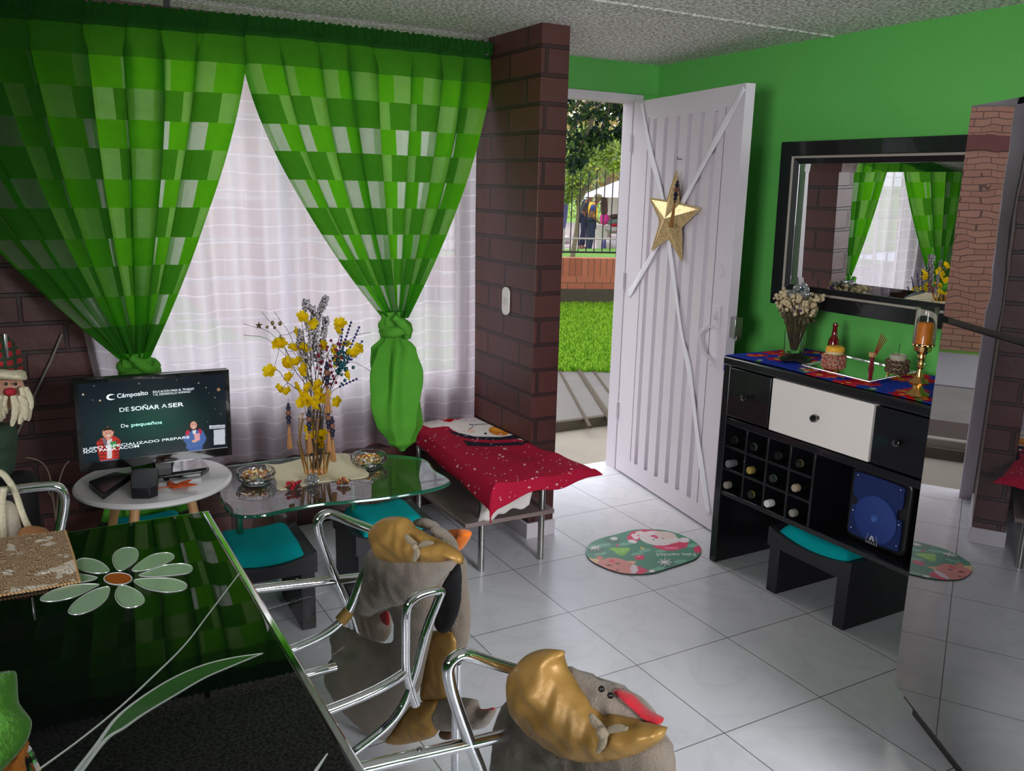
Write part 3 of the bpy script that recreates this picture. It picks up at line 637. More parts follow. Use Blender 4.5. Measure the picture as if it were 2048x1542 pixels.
# blanket: top sheet + drape at the front and left
X0, X1, Y0, Y1 = 1.47, 1.853, 2.69, 3.60
def blk(u, v):
    # u across x (first part hangs down the left side), v along y (0 = near edge hanging)
    y = Y0-.13+(Y1-Y0+.13)*v; hang = max(0, Y0-y); z = .434; xl = X0+.05*v
    if u < .16:
        k = 1-u/.16; x = xl-.022*math.sin(k*PI/2)-.012*math.sin(7*v)*k; z -= (.075-.01*v+.008*math.sin(13*v))*k**1.3
    else:
        q = (u-.16)/.84; x = xl+(X1-xl)*q
    x += .065*max(0, (1-v*2.4))*max(0, u-.1)*1.7
    if x > 1.853 and y > 3.06: x = 1.853
    frontdrop = .085*(1-u)**1.8+.03+.012*math.sin(9*u+1)
    if hang > 0:
        k = hang/.13; y = Y0-.02*math.sin(k*PI/2)-.004*math.sin(14*u); dr = .434-z; z = .434-max(dr, frontdrop*k**1.2)-.25*min(dr, frontdrop*k**1.2)
    else:
        kk = max(0, 1-(y-Y0)/.07); z -= .007*kk*kk
    z += .005*math.sin(9*u+3*v)*math.sin(5*v+2)+.005*math.sin(17*u-6*v)*(1-v)+.010*math.exp(-((v-.22-.1*u)**2)/.002)*u*.8
    return Vector((x, y, z))
nu, nv = 170, 300; pts = [blk(i/nu, j/nv) for j in range(nv+1) for i in range(nu+1)]
P = PaintXY(pts, rgb(164, 26, 54))
P.poly([(820, 800), (830, 845), (862, 856), (905, 850), (930, 862), (985, 872), (1035, 878), (1060, 884), (1105, 900), (1180, 900), (1180, 780)], rgb(226, 218, 214))      # snow and snowman
P.poly([(862, 832), (900, 828), (930, 838), (915, 845), (880, 850), (850, 842)], rgb(196, 14, 30)); P.poly([(828, 838), (860, 833), (890, 843), (930, 848), (900, 853), (860, 852), (834, 846)], rgb(232, 222, 220))
P.poly([(915, 845), (930, 825), (960, 818), (975, 830), (950, 842)], rgb(150, 24, 40)); P.poly([(938, 822), (960, 815), (985, 828), (972, 838), (950, 834)], rgb(200, 18, 30)); P.poly([(958, 836), (985, 826), (1003, 838), (996, 846)], rgb(214, 192, 110))
P.ell(975, 856, 78, 20, rgb(232, 224, 220), .08); P.ell(998, 862, 21, 9, rgb(206, 120, 30), .12); P.ell(994, 859, 13, 4, rgb(236, 160, 60), .1)
for k in range(14): a = .9+k*.16; 
for (x, y) in ((971, 867), (1028, 866)): P.ell(x, y, 3, 1.8, rgb(20, 22, 30))
for q in range(12): tt_ = q/12; P.line(938+8*math.sin(tt_*3), 858-10*tt_, 938+8*math.sin((tt_+.08)*3), 858-10*(tt_+.08), .7, rgb(70, 60, 66))
P.line(940, 850, 1000, 846, .7, rgb(90, 80, 86)); P.line(1000, 846, 1030, 855, .7, rgb(90, 80, 86)); P.ell(942, 862, 9, 4, rgb(236, 170, 150), 0, .6); P.ell(1036, 861, 6, 3, rgb(236, 170, 150), 0, .6)
P.poly([(895, 860), (905, 868), (935, 877), (985, 881), (1030, 878), (1062, 875), (1040, 868), (1000, 874), (950, 873), (915, 865)], rgb(34, 32, 46))
P.poly([(926, 880), (935, 892), (980, 893), (1045, 890), (1060, 882), (1030, 884), (990, 886), (950, 884)], rgb(34, 32, 46))
rs = random.getstate(); random.seed(3)
for _ in range(260):
    x, y = random.uniform(830, 1170), random.uniform(825, 1000); r = random.choice((.6, .8, 1.0, 1.0, 1.8)); P.ell(x, y, r*1.4, r, rgb(232, 190, 196), 0, .8)
random.setstate(rs)
mb = MB(); mb.v = [tuple(p) for p in pts]; mb.f = [(j*(nu+1)+i, j*(nu+1)+i+1, (j+1)*(nu+1)+i+1, (j+1)*(nu+1)+i) for j in range(nv) for i in range(nu)]; mb.mi = [0]*len(mb.f)
bl = mb.build('fleece_blanket', MC('printed_fleece', .95, bump=.35, bs=120), ang=3); P.apply(bl.data); md = bl.modifiers.new('s', 'SOLIDIFY'); md.thickness = .008; md.offset = -1
tag(bl, 'dark red fleece blanket printed with a snowman spread over the bench', 'blanket')
lin_ = MB().grid(lambda u, v: (1.46+.20*u-.02*v, 2.72+.16*v*(1-u)*.2-.010*math.sin(8*u), .40-(.085+.05*(1-u))*v+.006*math.sin(20*u)), 20, 12).build('lining_edge', M('white_fleece_lining', rgb(206, 200, 196), .95, bump=.3, bs=200), bl, solid=.005)
# ================================================================ BAR CABINET
BX, BY0, BY1, BT = 2.435, 1.565, 2.548, .872
bar = thing('bar_cabinet', 'black lacquered bar cabinet with bottle rack and one white drawer against the green wall', 'cabinet', (2.66, 2.06, 0))
B('side_panel', (BX, BY1-.035, 0), (2.89, BY1, BT-.03), m_black, bar)
B('side_panel', (BX, BY0, 0), (2.89, BY0+.035, BT-.03), m_black, bar)
B('top_panel', (BX-.004, BY0-.004, BT-.034), (2.895, BY1+.004, BT), m_black, bar, bevel=.006)
B('back_panel', (2.87, BY0+.035, .32), (2.885, BY1-.035, BT-.03), m_black, bar)
B('bottom_shelf', (BX+.004, BY0+.035, .300), (2.87, BY1-.035, .320), m_black, bar)
B('middle_shelf', (BX+.004, BY0+.035, .600), (2.87, BY1-.035, .628), m_black, bar)
ys = [2.513, 2.40, 2.287, 2.174, 2.061]
for y in ys[1:]: B('divider', (BX+.006, y-.005, .32), (2.87, y+.005, .60), m_black, bar, bevel=.001)
for z in (.413, .507): B('rack_shelf', (BX+.008, 2.061, z-.005), (2.87, 2.513, z+.005), m_black, bar, bevel=.001)
def drawer(y0, y1, z0, z1, mt, nm='drawer', pull=.0, lab=None):
    d = B(nm, (BX-.006-pull, y0, z0), (BX+.3, y1, z1), mt, bar, bevel=.002)
    if lab: d['label'] = lab
    k = MB().lathe([(0, 0), (.008, 0), (.006, .006), (.006, .010), (.012, .016), (.0145, .022), (.012, .029), (.005, .033), (0, .033)], (BX-.006-pull, (y0+y1)/2, (z0+z1)/2), 20, (-1, 0, 0)).build('knob', M('black_gloss_knob', rgb(14, 14, 16), .08, coat=1), d)
drawer(2.288, 2.505, .640, .834, m_black)
drawer(1.832, 2.280, .637, .836, M('white_lacquer_front', rgb(226, 218, 212), .35, var=.02, vs=4), lab='white drawer front')
drawer(1.607, 1.824, .640, .834, m_black)
# bottles
def bottle(x, y, z, capm, col, label, r=.036, L_=.30, out_=.02, twist=False):
    t = thing('wine_bottle', label, 'bottle', (BX+.13, y, z), group='bottles lying in the rack')
    ax = (-1, 0, 0); b0 = (BX+.10+L_*.5+.02, y, z); 
    MB().lathe([(0, -.14), (r, -.135), (r, .03), (r*.85, .055), (.016, .09), (.0145, .10), (.0145, .165), (0, .165)], (BX+.155, y, z), 24, ax).build('bottle_body', col, t)
    e = (BX+.155-.150, y, z)
    MB().lathe([(0, -.035), (.0135, -.03), (.0135, .0), (.0150, .003), (.0150, .010+out_), (.013, .014+out_), (0, .014+out_)], e, 20, ax).build('bottle_cap', capm, t)
    return t
gl = M('dark_bottle_glass', rgb(18, 24, 18), .05, trans=.2, coat=1)
def cap(nm, c, mtl=.6): return M(nm, c, .3, mtl, var=.2, vs=80)
cs_ = cap('silver_cap', rgb(150, 152, 158)); cd = cap('dark_pewter_cap', rgb(92, 92, 98)); cg = cap('gold_foil_cap', rgb(206, 180, 104)); cgg = cap('olive_gold_cap', rgb(168, 156, 92)); ct = cap('teal_grey_cap', rgb(120, 150, 150)); cw = cap('white_cap', rgb(214, 212, 212), 0); cta = cap('tan_cap', rgb(176, 158, 136), .2); cgr = cap('grey_cap', rgb(150, 142, 132), .2)
row3, row2, row1 = .366, .46, .553
spec_ = [(0, row1, cd, 'wine bottle with pewter cap in the top row, nearest the white door'), (1, row1, cs_, 'wine bottle with silver cap second from the door in the top row'), (2, row1, cd, 'wine bottle with round dark cap third from the door in the top row'), (3, row1, cgg, 'wine bottle with olive gold cap at the end of the top row'),
 (0, row2, cs_, 'wine bottle with silver neck in the middle row, nearest the white door'), (1, row2, cg, 'wine bottle with crumpled gold foil in the middle row'), (2, row2, ct, 'wine bottle with bluish grey cap in the middle row'), (3, row2, cta, 'wine bottle with tan wrapped cap at the end of the middle row'),
 (0, row3, cgr, 'wine bottle with grey neck in the bottom row, nearest the white door'), (1, row3, cg, 'wine bottle with bright gold cap in the bottom row'), (2, row3, cw, 'wine bottle with long white cap in the bottom row'), (3, row3, cgr, 'wine bottle with brown grey cap at the end of the bottom row')]
for i, (c, z, cp_, lb) in enumerate(spec_):
    y = (ys[c]+ys[c+1])/2; z0 = {row1: .512, row2: .418, row3: .320}[z]+.037
    bottle(0, y+random.uniform(-.012, .012), z0, cp_, gl, lb, out_=[.0, .0, .0, .0, .03, .012, .0, .01, .012, .0, .02, .01][i])
# speaker
spk = thing('loudspeaker', 'black portable loudspeaker with blue grille standing in the bar cabinet', 'speaker', (2.56, 1.81, .32))
sy0, sy1, sz0, sz1 = 1.70, 1.945, .3205, .592
MB().extr([(2.50, 1.8225+a, .4565+b_) for a, b_ in rrect(.245, .268, .03)], (.17, 0, 0)).build('housing', m_plas, spk, bevel=.008)
m_bg = M('blue_metal_grille', rgb(20, 40, 98), .5, .3, var=.1, vs=300, bump=.5, bs=700)
go = [(-.105, .10), (-.09, .122), (.09, .122), (.108, .10), (.108, .035), (.088, .02), (.088, 0), (.108, -.015), (.112, -.09), (.095, -.122), (-.09, -.122), (-.11, -.1), (-.11, -.01), (-.088, .0), (-.088, .03), (-.105, .045)]
MB().extr([(2.498, 1.8225+a, .4565+b_) for a, b_ in go] if False else [(2.498, 1.8225+p_.x*.92, .4565+p_.y*.93) for p_ in smooth([Vector((a, b_, 0)) for a, b_ in go], 3, True)], (-.006, 0, 0)).build('grille', m_bg, spk)
dsk = MB().lathe([(0, 0), (.084, 0), (.084, .004), (.05, .007), (0, .009)], (2.492, 1.82, .425), 40, (-1, 0, 0)).build('woofer_disc', M('lighter_blue_mesh', rgb(38, 62, 130), .5, .3, var=.1, vs=300, bump=.4, bs=700), spk)
MB().lathe([(0, 0), (.014, 0), (.010, .005), (0, .006)], (2.484, 1.82, .43), 20, (-1, 0, 0)).build('dust_cap', M('blue_dust_cap', rgb(70, 100, 176), .3, .3), spk)
MB().extr([(2.491, 1.8225+a, .352+b_) for a, b_ in ((-.026, -.018), (.026, -.018), (.018, .026), (-.018, .026))], (-.004, 0, 0)).build('badge', m_plas, spk, bevel=.001)
mb = MB(); bd = [(2.4865, 1.8225+a, .352+b_) for a, b_ in ((-.023, -.015), (.023, -.015), (.0155, .023), (-.0155, .023))]; mb.tube(bd, .0012, 6, closed=True)
mb.extr([(2.4868, 1.8225+a, .352+b_) for a, b_ in ((-.011, -.004), (-.004, -.004), (0, .008), (.004, -.004), (.011, -.004), (.003, .017), (-.003, .017))], (-.001, 0, 0))
for a in (-.012, 0, .012): mb.box((2.4858, 1.8225+a-.003, .340), (2.4868, 1.8225+a+.003, .343))
mb.build('badge_print', M('badge_silver', rgb(190, 190, 196), .4, .4), spk)
for a, b_ in ((-.09, .11), (.095, .11), (-.1, -.1), (.1, -.1), (-.1, -.02), (.1, -.03)): MB().ball((2.4915, 1.8225+a*.92, .4565+b_*.93), .0022, 6).build('screw', m_steel, spk)

# stools -------------------------------------------------------
def stool(name, label, loc, rz, Lx=.36, Dy=.36, hgt=.25, frontx=None, group='teal cushioned stools'):
    t = thing(name, label, 'stool', loc, rz, group)
    lw = .05
    for s in (-1, 1):
        mb = MB(); x0 = s*(Lx/2-lw/2)
        mb.box((x0-lw/2, -Dy/2, 0), (x0+lw/2, Dy/2, hgt-.045)); mb.build('leg', m_blackm, t, bevel=.004, local=True)
    # apron with a curved (saddle) top
    mb = MB(); nn = 16; topz = lambda x: hgt-.030+.030*(abs(x)/(Lx/2+.006))**2
    X = [-(Lx/2+.008)+(Lx+.016)*i/nn for i in range(nn+1)]
    for y0, y1 in ((-Dy/2-.006, -Dy/2+.02), (Dy/2-.02, Dy/2+.006)):
        mb = MB(); pl = [(x, y0, hgt-.075) for x in X]+[(x, y0, topz(x)) for x in X[::-1]]; mb.extr(pl, (0, y1-y0, 0)); mb.build('apron', m_blackm, t, bevel=.002, local=True, ang=.9)
    mb = MB(); pl = [(x, -Dy/2+.02, hgt-.06) for x in X]+[(x, -Dy/2+.02, topz(x)-.004) for x in X[::-1]]; mb.extr(pl, (0, Dy-.04, 0)); mb.build('seat_board', m_blackm, t, local=True)
    def top(u, v):
        a = 2*u-1; b_ = 2*v-1; x = a*(Lx/2-.03); y = b_*(Dy/2-.012); e = (1-a**6)*(1-b_**6)
        return (x, y, topz(x)-.004+.002+.052*max(0, e)**.45)
    mb = MB().grid(top, 28, 24); mb.grid(lambda u, v: ((2*u-1)*(Lx/2-.03), (2*v-1)*(Dy/2-.012), topz((2*u-1)*(Lx/2-.03))-.003), 28, 24)
    mb.build('cushion', m_teal, t, local=True, ang=2)
    return t
stool('stool', 'black stool with teal cushion tucked under the bar cabinet', (2.62, 2.045, 0), PI/2, .37, .36, .262)
s1 = stool('stool', 'black stool with teal cushion at the left front of the glass table', (.655, 2.875, 0), math.radians(-2), .30, .30, .285)
c_ = onz(800, 1045, .30)
s2 = copy_tree(s1); s2.location = (1.13, 2.92, 0); s2.rotation_euler = (0, 0, math.radians(-3)); s2['label'] = 'black stool with teal cushion under the right front of the glass table'
s3 = copy_tree(s1); s3.location = (.33, 3.17, 0); s3['label'] = 'black stool with teal cushion pushed under the round television table'

# cloth on the bar
def bcloth():
    nu, nv = 120, 200
    def fn(u, v):
        y = BY0-.0+(BY1-BY0+.02)*v; x = 2.452+.42*u+.010*math.sin(11*v); z = BT+.0035+.0006*math.sin(40*v)*math.sin(9*u)
        if y > BY1-.002: z -= (y-BY1+.002)*3.0; y = BY1+.009
        return (x, y, z)
    pts = [fn(i/nu, j/nv) for j in range(nv+1) for i in range(nu+1)]
    mb = MB(); mb.v = pts; mb.f = [(j*(nu+1)+i, j*(nu+1)+i+1, (j+1)*(nu+1)+i+1, (j+1)*(nu+1)+i) for j in range(nv) for i in range(nu)]; mb.mi = [0]*len(mb.f)
    o = mb.build('table_runner', MC('floral_cotton', .85), ang=3)
    P = Paint(nu, nv, rgb(34, 60, 176), .42, 1.0)
    rs = random.getstate(); random.seed(11)
    for _ in range(46):
        x, y = random.random()*.42, random.random(); r = random.uniform(.025, .05); col = random.choice((rgb(206, 24, 42), rgb(220, 40, 60), rgb(190, 20, 60), rgb(232, 96, 60)))
        for k in range(6): a = k*PI/3+r*50; P.ell(x+.6*r*math.cos(a), y+.6*r*math.sin(a), r*.5, r*.38, col, a)
        P.ell(x, y, r*.3, r*.3, rgb(240, 190, 70))
    for _ in range(30):
        x, y = random.random()*.42, random.random(); P.ell(x, y, .022, .009, rgb(66, 130, 60), random.random()*3); P.ell(x+.02, y+.01, .010, .010, rgb(236, 220, 220))
    random.setstate(rs); P.apply(o.data); md = o.modifiers.new('s', 'SOLIDIFY'); md.thickness = .0018; md.offset = 1
    return tag(o, 'blue and red floral runner lying on top of the bar cabinet', 'cloth')
bcloth()
TZ = BT+.006
# dried flowers in a glass
fl = thing('glass_tumbler', 'clear glass tumbler holding the dried bouquet on the bar cabinet', 'vase', (2.735, 2.47, TZ))
MB().lathe([(0, 0), (.036, 0), (.039, .004), (.043, .09), (.0415, .09), (.037, .012), (0, .010)], (2.735, 2.47, TZ), 32).build('tumbler', m_crystal, fl)
bq = thing('dried_bouquet', 'dried cream and purple flower bouquet with silver balls in a tumbler', 'bouquet', (2.735, 2.47, TZ+.012))
c0 = Vector((2.735, 2.47, TZ+.015)); mb = MB(); mc = MB(); mpu = MB(); mgr = MB(); msv = MB()
for i in range(120):
    a = random.random()*6.28; rr = random.random()**.5; h = .115+.105*random.random(); s = Vector((math.cos(a)*rr*.085*(h/.2), math.sin(a)*rr*.085*(h/.2), h))
    mb.tube([c0+Vector((s.x*.12, s.y*.12, 0)), c0+s*.6, c0+s], .0012, 4)
    for k in range(4):
        q = c0+s+Vector((random.gauss(0, .009), random.gauss(0, .009), random.gauss(0, .009)))
        (mpu if (i % 17 == 3) else (mgr if h < .155 else mc)).ball(q, random.uniform(.005, .0095), 6)
for i in range(26):
    a = random.random()*6.28; rr = random.uniform(0, .055); q = c0+Vector((math.cos(a)*rr, math.sin(a)*rr+.008, .212+random.random()*.05)); msv.ball(q, random.uniform(.010, .016), 10)
mb.build('stem', M('dry_stems', rgb(92, 80, 56), .9, var=.3), bq); mc.build('cream_blossoms', M('cream_statice', rgb(206, 186, 150), .9, var=.25, vs=80), bq); mpu.build('purple_blossoms', M('purple_statice', rgb(92, 42, 132), .9, var=.2), bq); mgr.build('leafy_filler', M('grey_green_filler', rgb(98, 92, 66), .9, var=.3, vs=80), bq)
msv.build('silver_balls', M('silver_bauble', rgb(190, 194, 200), .2, .8, var=.1), bq)
for k in range(3):
    pass
# wallet / remote
rm = MB().pillow([onz(x, y, TZ+.008) for x, y in ((1562, 712), (1600, 708), (1622, 717), (1612, 727), (1590, 722), (1563, 722))], (0, 0, 1), .008, back=1).build('glasses_case', m_plas); tag(rm, 'small black object lying before the bouquet on the bar', 'case')
# mirrored tray
tc_ = [onz(x, y, TZ+.003) for x, y in ((1605, 735), (1738, 768), (1830, 748), (1690, 716))]
ty = thing('mirror_tray', 'square mirrored tray with silver edge on the bar cabinet', 'tray', sum(tc_, Vector())/4)
MB().extr(tc_, (0, 0, .007)).build('tray_mirror', m_mirror, ty, smooth_=False); mb = MB()
cc = sum(tc_, Vector())/4; rim = [cc+(p-cc)*1.0+Vector((0, 0, .008)) for p in tc_]
for i in range(4):
    a, b_ = rim[i], rim[(i+1) % 4]; k = int((b_-a).length/.007)
    for j in range(k): mb.ball(a.lerp(b_, j/k), .0042, 6)
mb.build('beaded_edge', m_chrome, ty)
# candles in crystal holders
def holder(loc, label, clabel, wax, wax2, rr=.036, hh=.055, ch=.03, amber=None, wick=.0):
    t = thing('candle_holder', label, 'candle holder', loc); L0 = Vector(loc)
    for k in range(3): a = k*2.09; MB().lathe([(0, 0), (.006, 0), (.004, .008), (.006, .012), (0, .012)], L0+Vector((rr*.8*math.cos(a), rr*.8*math.sin(a), 0)), 10).build('foot', m_gold, t)
    mb = MB()
    for j in range(3):
        for k in range(14): a = 2*PI*(k+.5*j)/14; mb.ball(L0+Vector((rr*math.cos(a), rr*math.sin(a), .021+j*.016)), .0078, 6)
    mb.build('crystal_beads', m_crystal if not amber else amber, t, smooth_=False)
    mb = MB(); mb.tube([L0+Vector((rr*math.cos(2*PI*k/24), rr*math.sin(2*PI*k/24), .013)) for k in range(24)], .0022, 6, closed=True); mb.tube([L0+Vector((rr*math.cos(2*PI*k/24), rr*math.sin(2*PI*k/24), hh+.008)) for k in range(24)], .0022, 6, closed=True)
    for k in range(12): a = 2*PI*k/12; mb.tube([L0+Vector((rr*math.cos(a), rr*math.sin(a), .013)), L0+Vector((rr*math.cos(a), rr*math.sin(a), hh+.008))], .0012, 5)
    mb.lathe([(0, .0125), (rr, .0125), (rr, .0145), (0, .0145)], L0, 20); mb.build('frame', m_gold, t)
    c = thing('candle', clabel, 'candle', L0+Vector((0, 0, .015)))
    MB().lathe([(0, .015), (rr*.80, .015), (rr*.80, hh+ch-.014), (rr*.86, hh+ch-.008), (rr*.84, hh+ch), (rr*.7, hh+ch+.002), (rr*.6, hh+ch-.008), (0, hh+ch-.010)], L0, 28).build('wax_body', wax, c)
    if wax2: MB().lathe([(0, hh+ch-.006), (rr*.78, hh+ch-.006), (rr*.9, hh+ch+.002), (rr*.88, hh+ch+.012), (rr*.72, hh+ch+.018), (0, hh+ch+.018)], L0+Vector((.002, 0, 0)), 28).build('wax_top', wax2, c)
    MB().tube([L0+Vector((0, 0, hh+ch-.01)), L0+Vector((0, .001, hh+ch+.016+wick)), L0+Vector((.002, .001, hh+ch+.022+wick))], .001, 5).build('wick', m_dark, c)
m_wax = M('ivory_wax', rgb(214, 192, 160), .5, var=.06, vs=20); m_waxy = M('yellow_wax', rgb(240, 178, 50), .45, var=.08, vs=20); m_waxg = M('grey_wax', rgb(176, 170, 150), .5, var=.08, vs=20)
m_amb = M('pink_crystal_beads', rgb(206, 130, 118), .08, trans=.35, coat=1); m_brc = M('smoky_crystal_beads', rgb(120, 88, 70), .08, .3, trans=.3, coat=1)
h1 = onz(1665, 742, TZ+.011); holder((h1.x, h1.y, TZ+.011), 'crystal beaded candle holder with the yellow candle on the mirrored tray', 'ivory candle with a yellow melted top on the mirrored tray', m_wax, m_waxy, .037, .055, .018, m_amb)
h2 = onz(1792, 752, TZ+.011); holder((h2.x, h2.y, TZ+.011), 'smoky beaded candle holder with the grey candle beside the tall glass', 'grey ivory burnt-down candle with long wick near the fridge', m_waxg, None, .034, .048, .028, m_brc, .018)
# red bottle behind
rb = onz(1656, 716, TZ); r0 = Vector((2.80, 2.33, TZ))
MB().lathe([(0, 0), (.022, 0), (.024, .03), (.021, .06), (.019, .075), (.012, .085), (.011, .10), (.009, .12), (.011, .128), (.009, .138), (0, .14)], r0, 20, mod=lambda a, z: 1+.04*math.sin(9*a) if z < .08 else 1).build('perfume_bottle', M('deep_red_glass', rgb(120, 10, 24), .1, trans=.2, coat=1)); tag(bpy.data.objects['perfume_bottle'], 'slim dark red bottle standing behind the yellow candle', 'bottle')
# incense holder with sticks
ic = onz(1742, 738, TZ+.011); it = thing('incense_holder', 'small incense holder with red sticks standing on the mirrored tray', 'incense holder', (ic.x, ic.y, TZ+.011)); i0 = Vector((ic.x, ic.y, TZ+.011))
MB().lathe([(0, 0), (.011, 0), (.009, .01), (.008, .04), (.010, .045), (0, .045)], i0, 8).build('glass_vial', M('rose_glass_vial', rgb(140, 40, 50), .1, trans=.4), it)
MB().box((i0.x-.010, i0.y-.010, i0.z+.045), (i0.x+.010, i0.y+.010, i0.z+.062)).build('wooden_cap', m_wood, it, bevel=.002)
mb = MB()
for k in range(4): mb.tube([i0+Vector((0, 0, .03)), i0+Vector((.010+.004*k, -.020-.005*k, .135-.006*k))], .0016, 6)
mb.build('stick', M('red_incense', rgb(150, 30, 34), .8), it)
# gold candlestick with glass chimney
g0 = onz(1848, 797, TZ); g0 = Vector((2.505, 1.735, TZ)); gh = thing('gold_candlestick', 'tall gold candlestick with glass chimney at the fridge end of the bar', 'candlestick', g0)
MB().lathe([(0, 0), (.034, 0), (.036, .006), (.030, .012), (.020, .020), (.012, .035), (.026, .040), (.031, .047), (.022, .055), (.010, .066), (.007, .09), (.012, .098), (.007, .104), (.006, .12), (.014, .128), (.012, .138), (.018, .146), (.026, .150), (.029, .166), (0, .166)], g0, 28, mod=lambda a, z: 1+.07*math.sin(8*a)*(1 if z < .06 else .3)).build('stem', m_gold, gh)
mb = MB()
for k in range(12): a = k*PI/6; mb.ball(g0+Vector((.030*math.cos(a), .030*math.sin(a), .170)), .0055, 6)
mb.build('crown_rim', m_gold, gh); MB().ball(g0+Vector((0, 0, .112)), .013, 10).build('crystal_ball', m_crystal, gh, smooth_=False)
MB().lathe([(0, .166), (.032, .166), (.034, .172), (.034, .29), (.0325, .29), (.0325, .173), (0, .172)], g0, 32).build('glass_chimney', m_crystal, gh)
c = thing('candle', 'orange pillar candle inside the tall glass chimney', 'candle', g0+Vector((0, 0, .173)))
MB().lathe([(0, .174), (.026, .174), (.026, .235), (.023, .242), (0, .236)], g0, 24, mod=lambda a, z: 1).build('wax_body', M('orange_wax', rgb(226, 128, 26), .45, var=.12, vs=30), c)
MB().tube([g0+Vector((0, 0, .235)), g0+Vector((.001, 0, .252))], .001, 5).build('wick', m_dark, c)

# wall mirror ---------------------------------------------------
mr = thing('wall_mirror', 'wide wall mirror in a black frame with silver line on the green wall', 'mirror', (2.94, 1.55, 1.06))
y0, y1, z0, z1 = 1.55, 2.740, 1.045, 1.722
def frame(mb, y0, y1, z0, z1, w_, x0, x1):
    O_ = [(y0, z0), (y1, z0), (y1, z1), (y0, z1)]; I_ = [(y0+w_, z0+w_), (y1-w_, z0+w_), (y1-w_, z1-w_), (y0+w_, z1-w_)]
    vs = [(x0, a, b_) for a, b_ in O_]+[(x1, a, b_) for a, b_ in I_]+[(XR-.001, a, b_) for a, b_ in O_]+[(XR-.001, a, b_) for a, b_ in I_]
    fs = []
    for i in range(4):
        j = (i+1) % 4; fs += [(i, j, 4+j, 4+i), (8+i, 12+i, 12+j, 8+j), (i, 8+i, 8+j, j), (4+i, 4+j, 12+j, 12+i)]
    mb.add(vs, fs); return (y0+w_, y1-w_, z0+w_, z1-w_)
mb = MB(); q = frame(mb, y0, y1, z0, z1, .058, XR-.035, XR-.03); mb.build('outer_frame', m_black, mr, bevel=.003, smooth_=False)
mb = MB(); q = frame(mb, *q, .009, XR-.031, XR-.028); mb.build('silver_line', M('silver_inlay', rgb(186, 176, 166), .35, .4), mr, smooth_=False)
mb = MB(); q = frame(mb, *q, .022, XR-.028, XR-.018); mb.build('inner_frame', m_black, mr, smooth_=False)
a_, b_, c_, d_ = q; bv = .035
mb = MB(); mb.add([(XR-.014, a_, c_), (XR-.014, b_, c_), (XR-.014, b_, d_), (XR-.014, a_, d_), (XR-.0175, a_+bv, c_+bv), (XR-.0175, b_-bv, c_+bv), (XR-.0175, b_-bv, d_-bv), (XR-.0175, a_+bv, d_-bv), (XR-.005, a_, c_), (XR-.005, b_, c_), (XR-.005, b_, d_), (XR-.005, a_, d_)],
    [(4, 5, 6, 7), (0, 1, 5, 4), (1, 2, 6, 5), (2, 3, 7, 6), (3, 0, 4, 7), (11, 10, 9, 8), (0, 8, 9, 1), (1, 9, 10, 2), (2, 10, 11, 3), (3, 11, 8, 0)])
mb.build('bevelled_mirror', m_mirror, mr, smooth_=False)
mr.location.x -= .010; mr.rotation_euler = (0, math.radians(-1.3), math.radians(2.5))

# fridge --------------------------------------------------------
FN = Vector((math.cos(math.radians(-29)), math.sin(math.radians(-29)), 0)); FD = Vector((-FN.y*-1, 0, 0)); FD = Vector((FN.y, -FN.x, 0))
f0 = Vector((2.163, 1.452, 0)); f0 = f0+FN*(1.19-f0.dot(FN))
FM = Matrix(((FD.x, FN.x, 0, f0.x), (FD.y, FN.y, 0, f0.y), (0, 0, 1, 0), (0, 0, 0, 1)))
frg = thing('refrigerator', 'tall black glass-fronted refrigerator at the right, reflecting the doorway', 'refrigerator', f0+FD*.35+FN*.3)
def fmirror(name, wob, refl):
    m, t, o = NM(name); n = t.nodes; L = t.links
    g = n.new('ShaderNodeBsdfGlossy'); g.inputs[0].default_value = (refl, refl, refl*1.02, 1); g.inputs['Roughness'].default_value = .004
    d = n.new('ShaderNodeBsdfDiffuse'); d.inputs[0].default_value = (.006, .006, .007, 1)
    ad = n.new('ShaderNodeAddShader'); L.new(g.outputs[0], ad.inputs[0]); L.new(d.outputs[0], ad.inputs[1]); L.new(ad.outputs[0], o.inputs[0])
    if wob:
        c = n.new('ShaderNodeNewGeometry'); ns = n.new('ShaderNodeTexNoise'); ns.inputs['Scale'].default_value = 7; ns.inputs['Detail'].default_value = 1; L.new(c.outputs['Position'], ns.inputs['Vector'])
        bu = n.new('ShaderNodeBump'); bu.inputs['Strength'].default_value = wob; bu.inputs['Distance'].default_value = .004; L.new(ns.outputs['Fac'], bu.inputs['Height']); L.new(bu.outputs[0], g.inputs['Normal'])
    return m
MB().box((0, .03, .05), (.70, .60, 1.735), mat=FM).build('body', m_plas, frg, bevel=.005)
MB().box((0, 0, .095), (.70, .03, 1.178), mat=FM).build('lower_door', fmirror('black_mirror_glass', 0, .42), frg, smooth_=False)
MB().box((0, 0, 1.196), (.70, .03, 1.737), mat=FM).build('upper_door', fmirror('black_mirror_glass_wavy', .16, .42), frg, smooth_=False)
MB().box((0.004, .012, 1.178), (.70, .03, 1.196), mat=FM).build('door_gap', m_plas, frg, smooth_=False)
for x in (.06, .64):
    for y in (.08, .52): MB().tube([FM@Vector((x, y, 0)), FM@Vector((x, y, .06))], .02, 10).build('foot', m_plas, frg)
MB().box((.01, .06, .0), (.69, .1, .07), mat=FM).build('plinth', m_plas, frg)
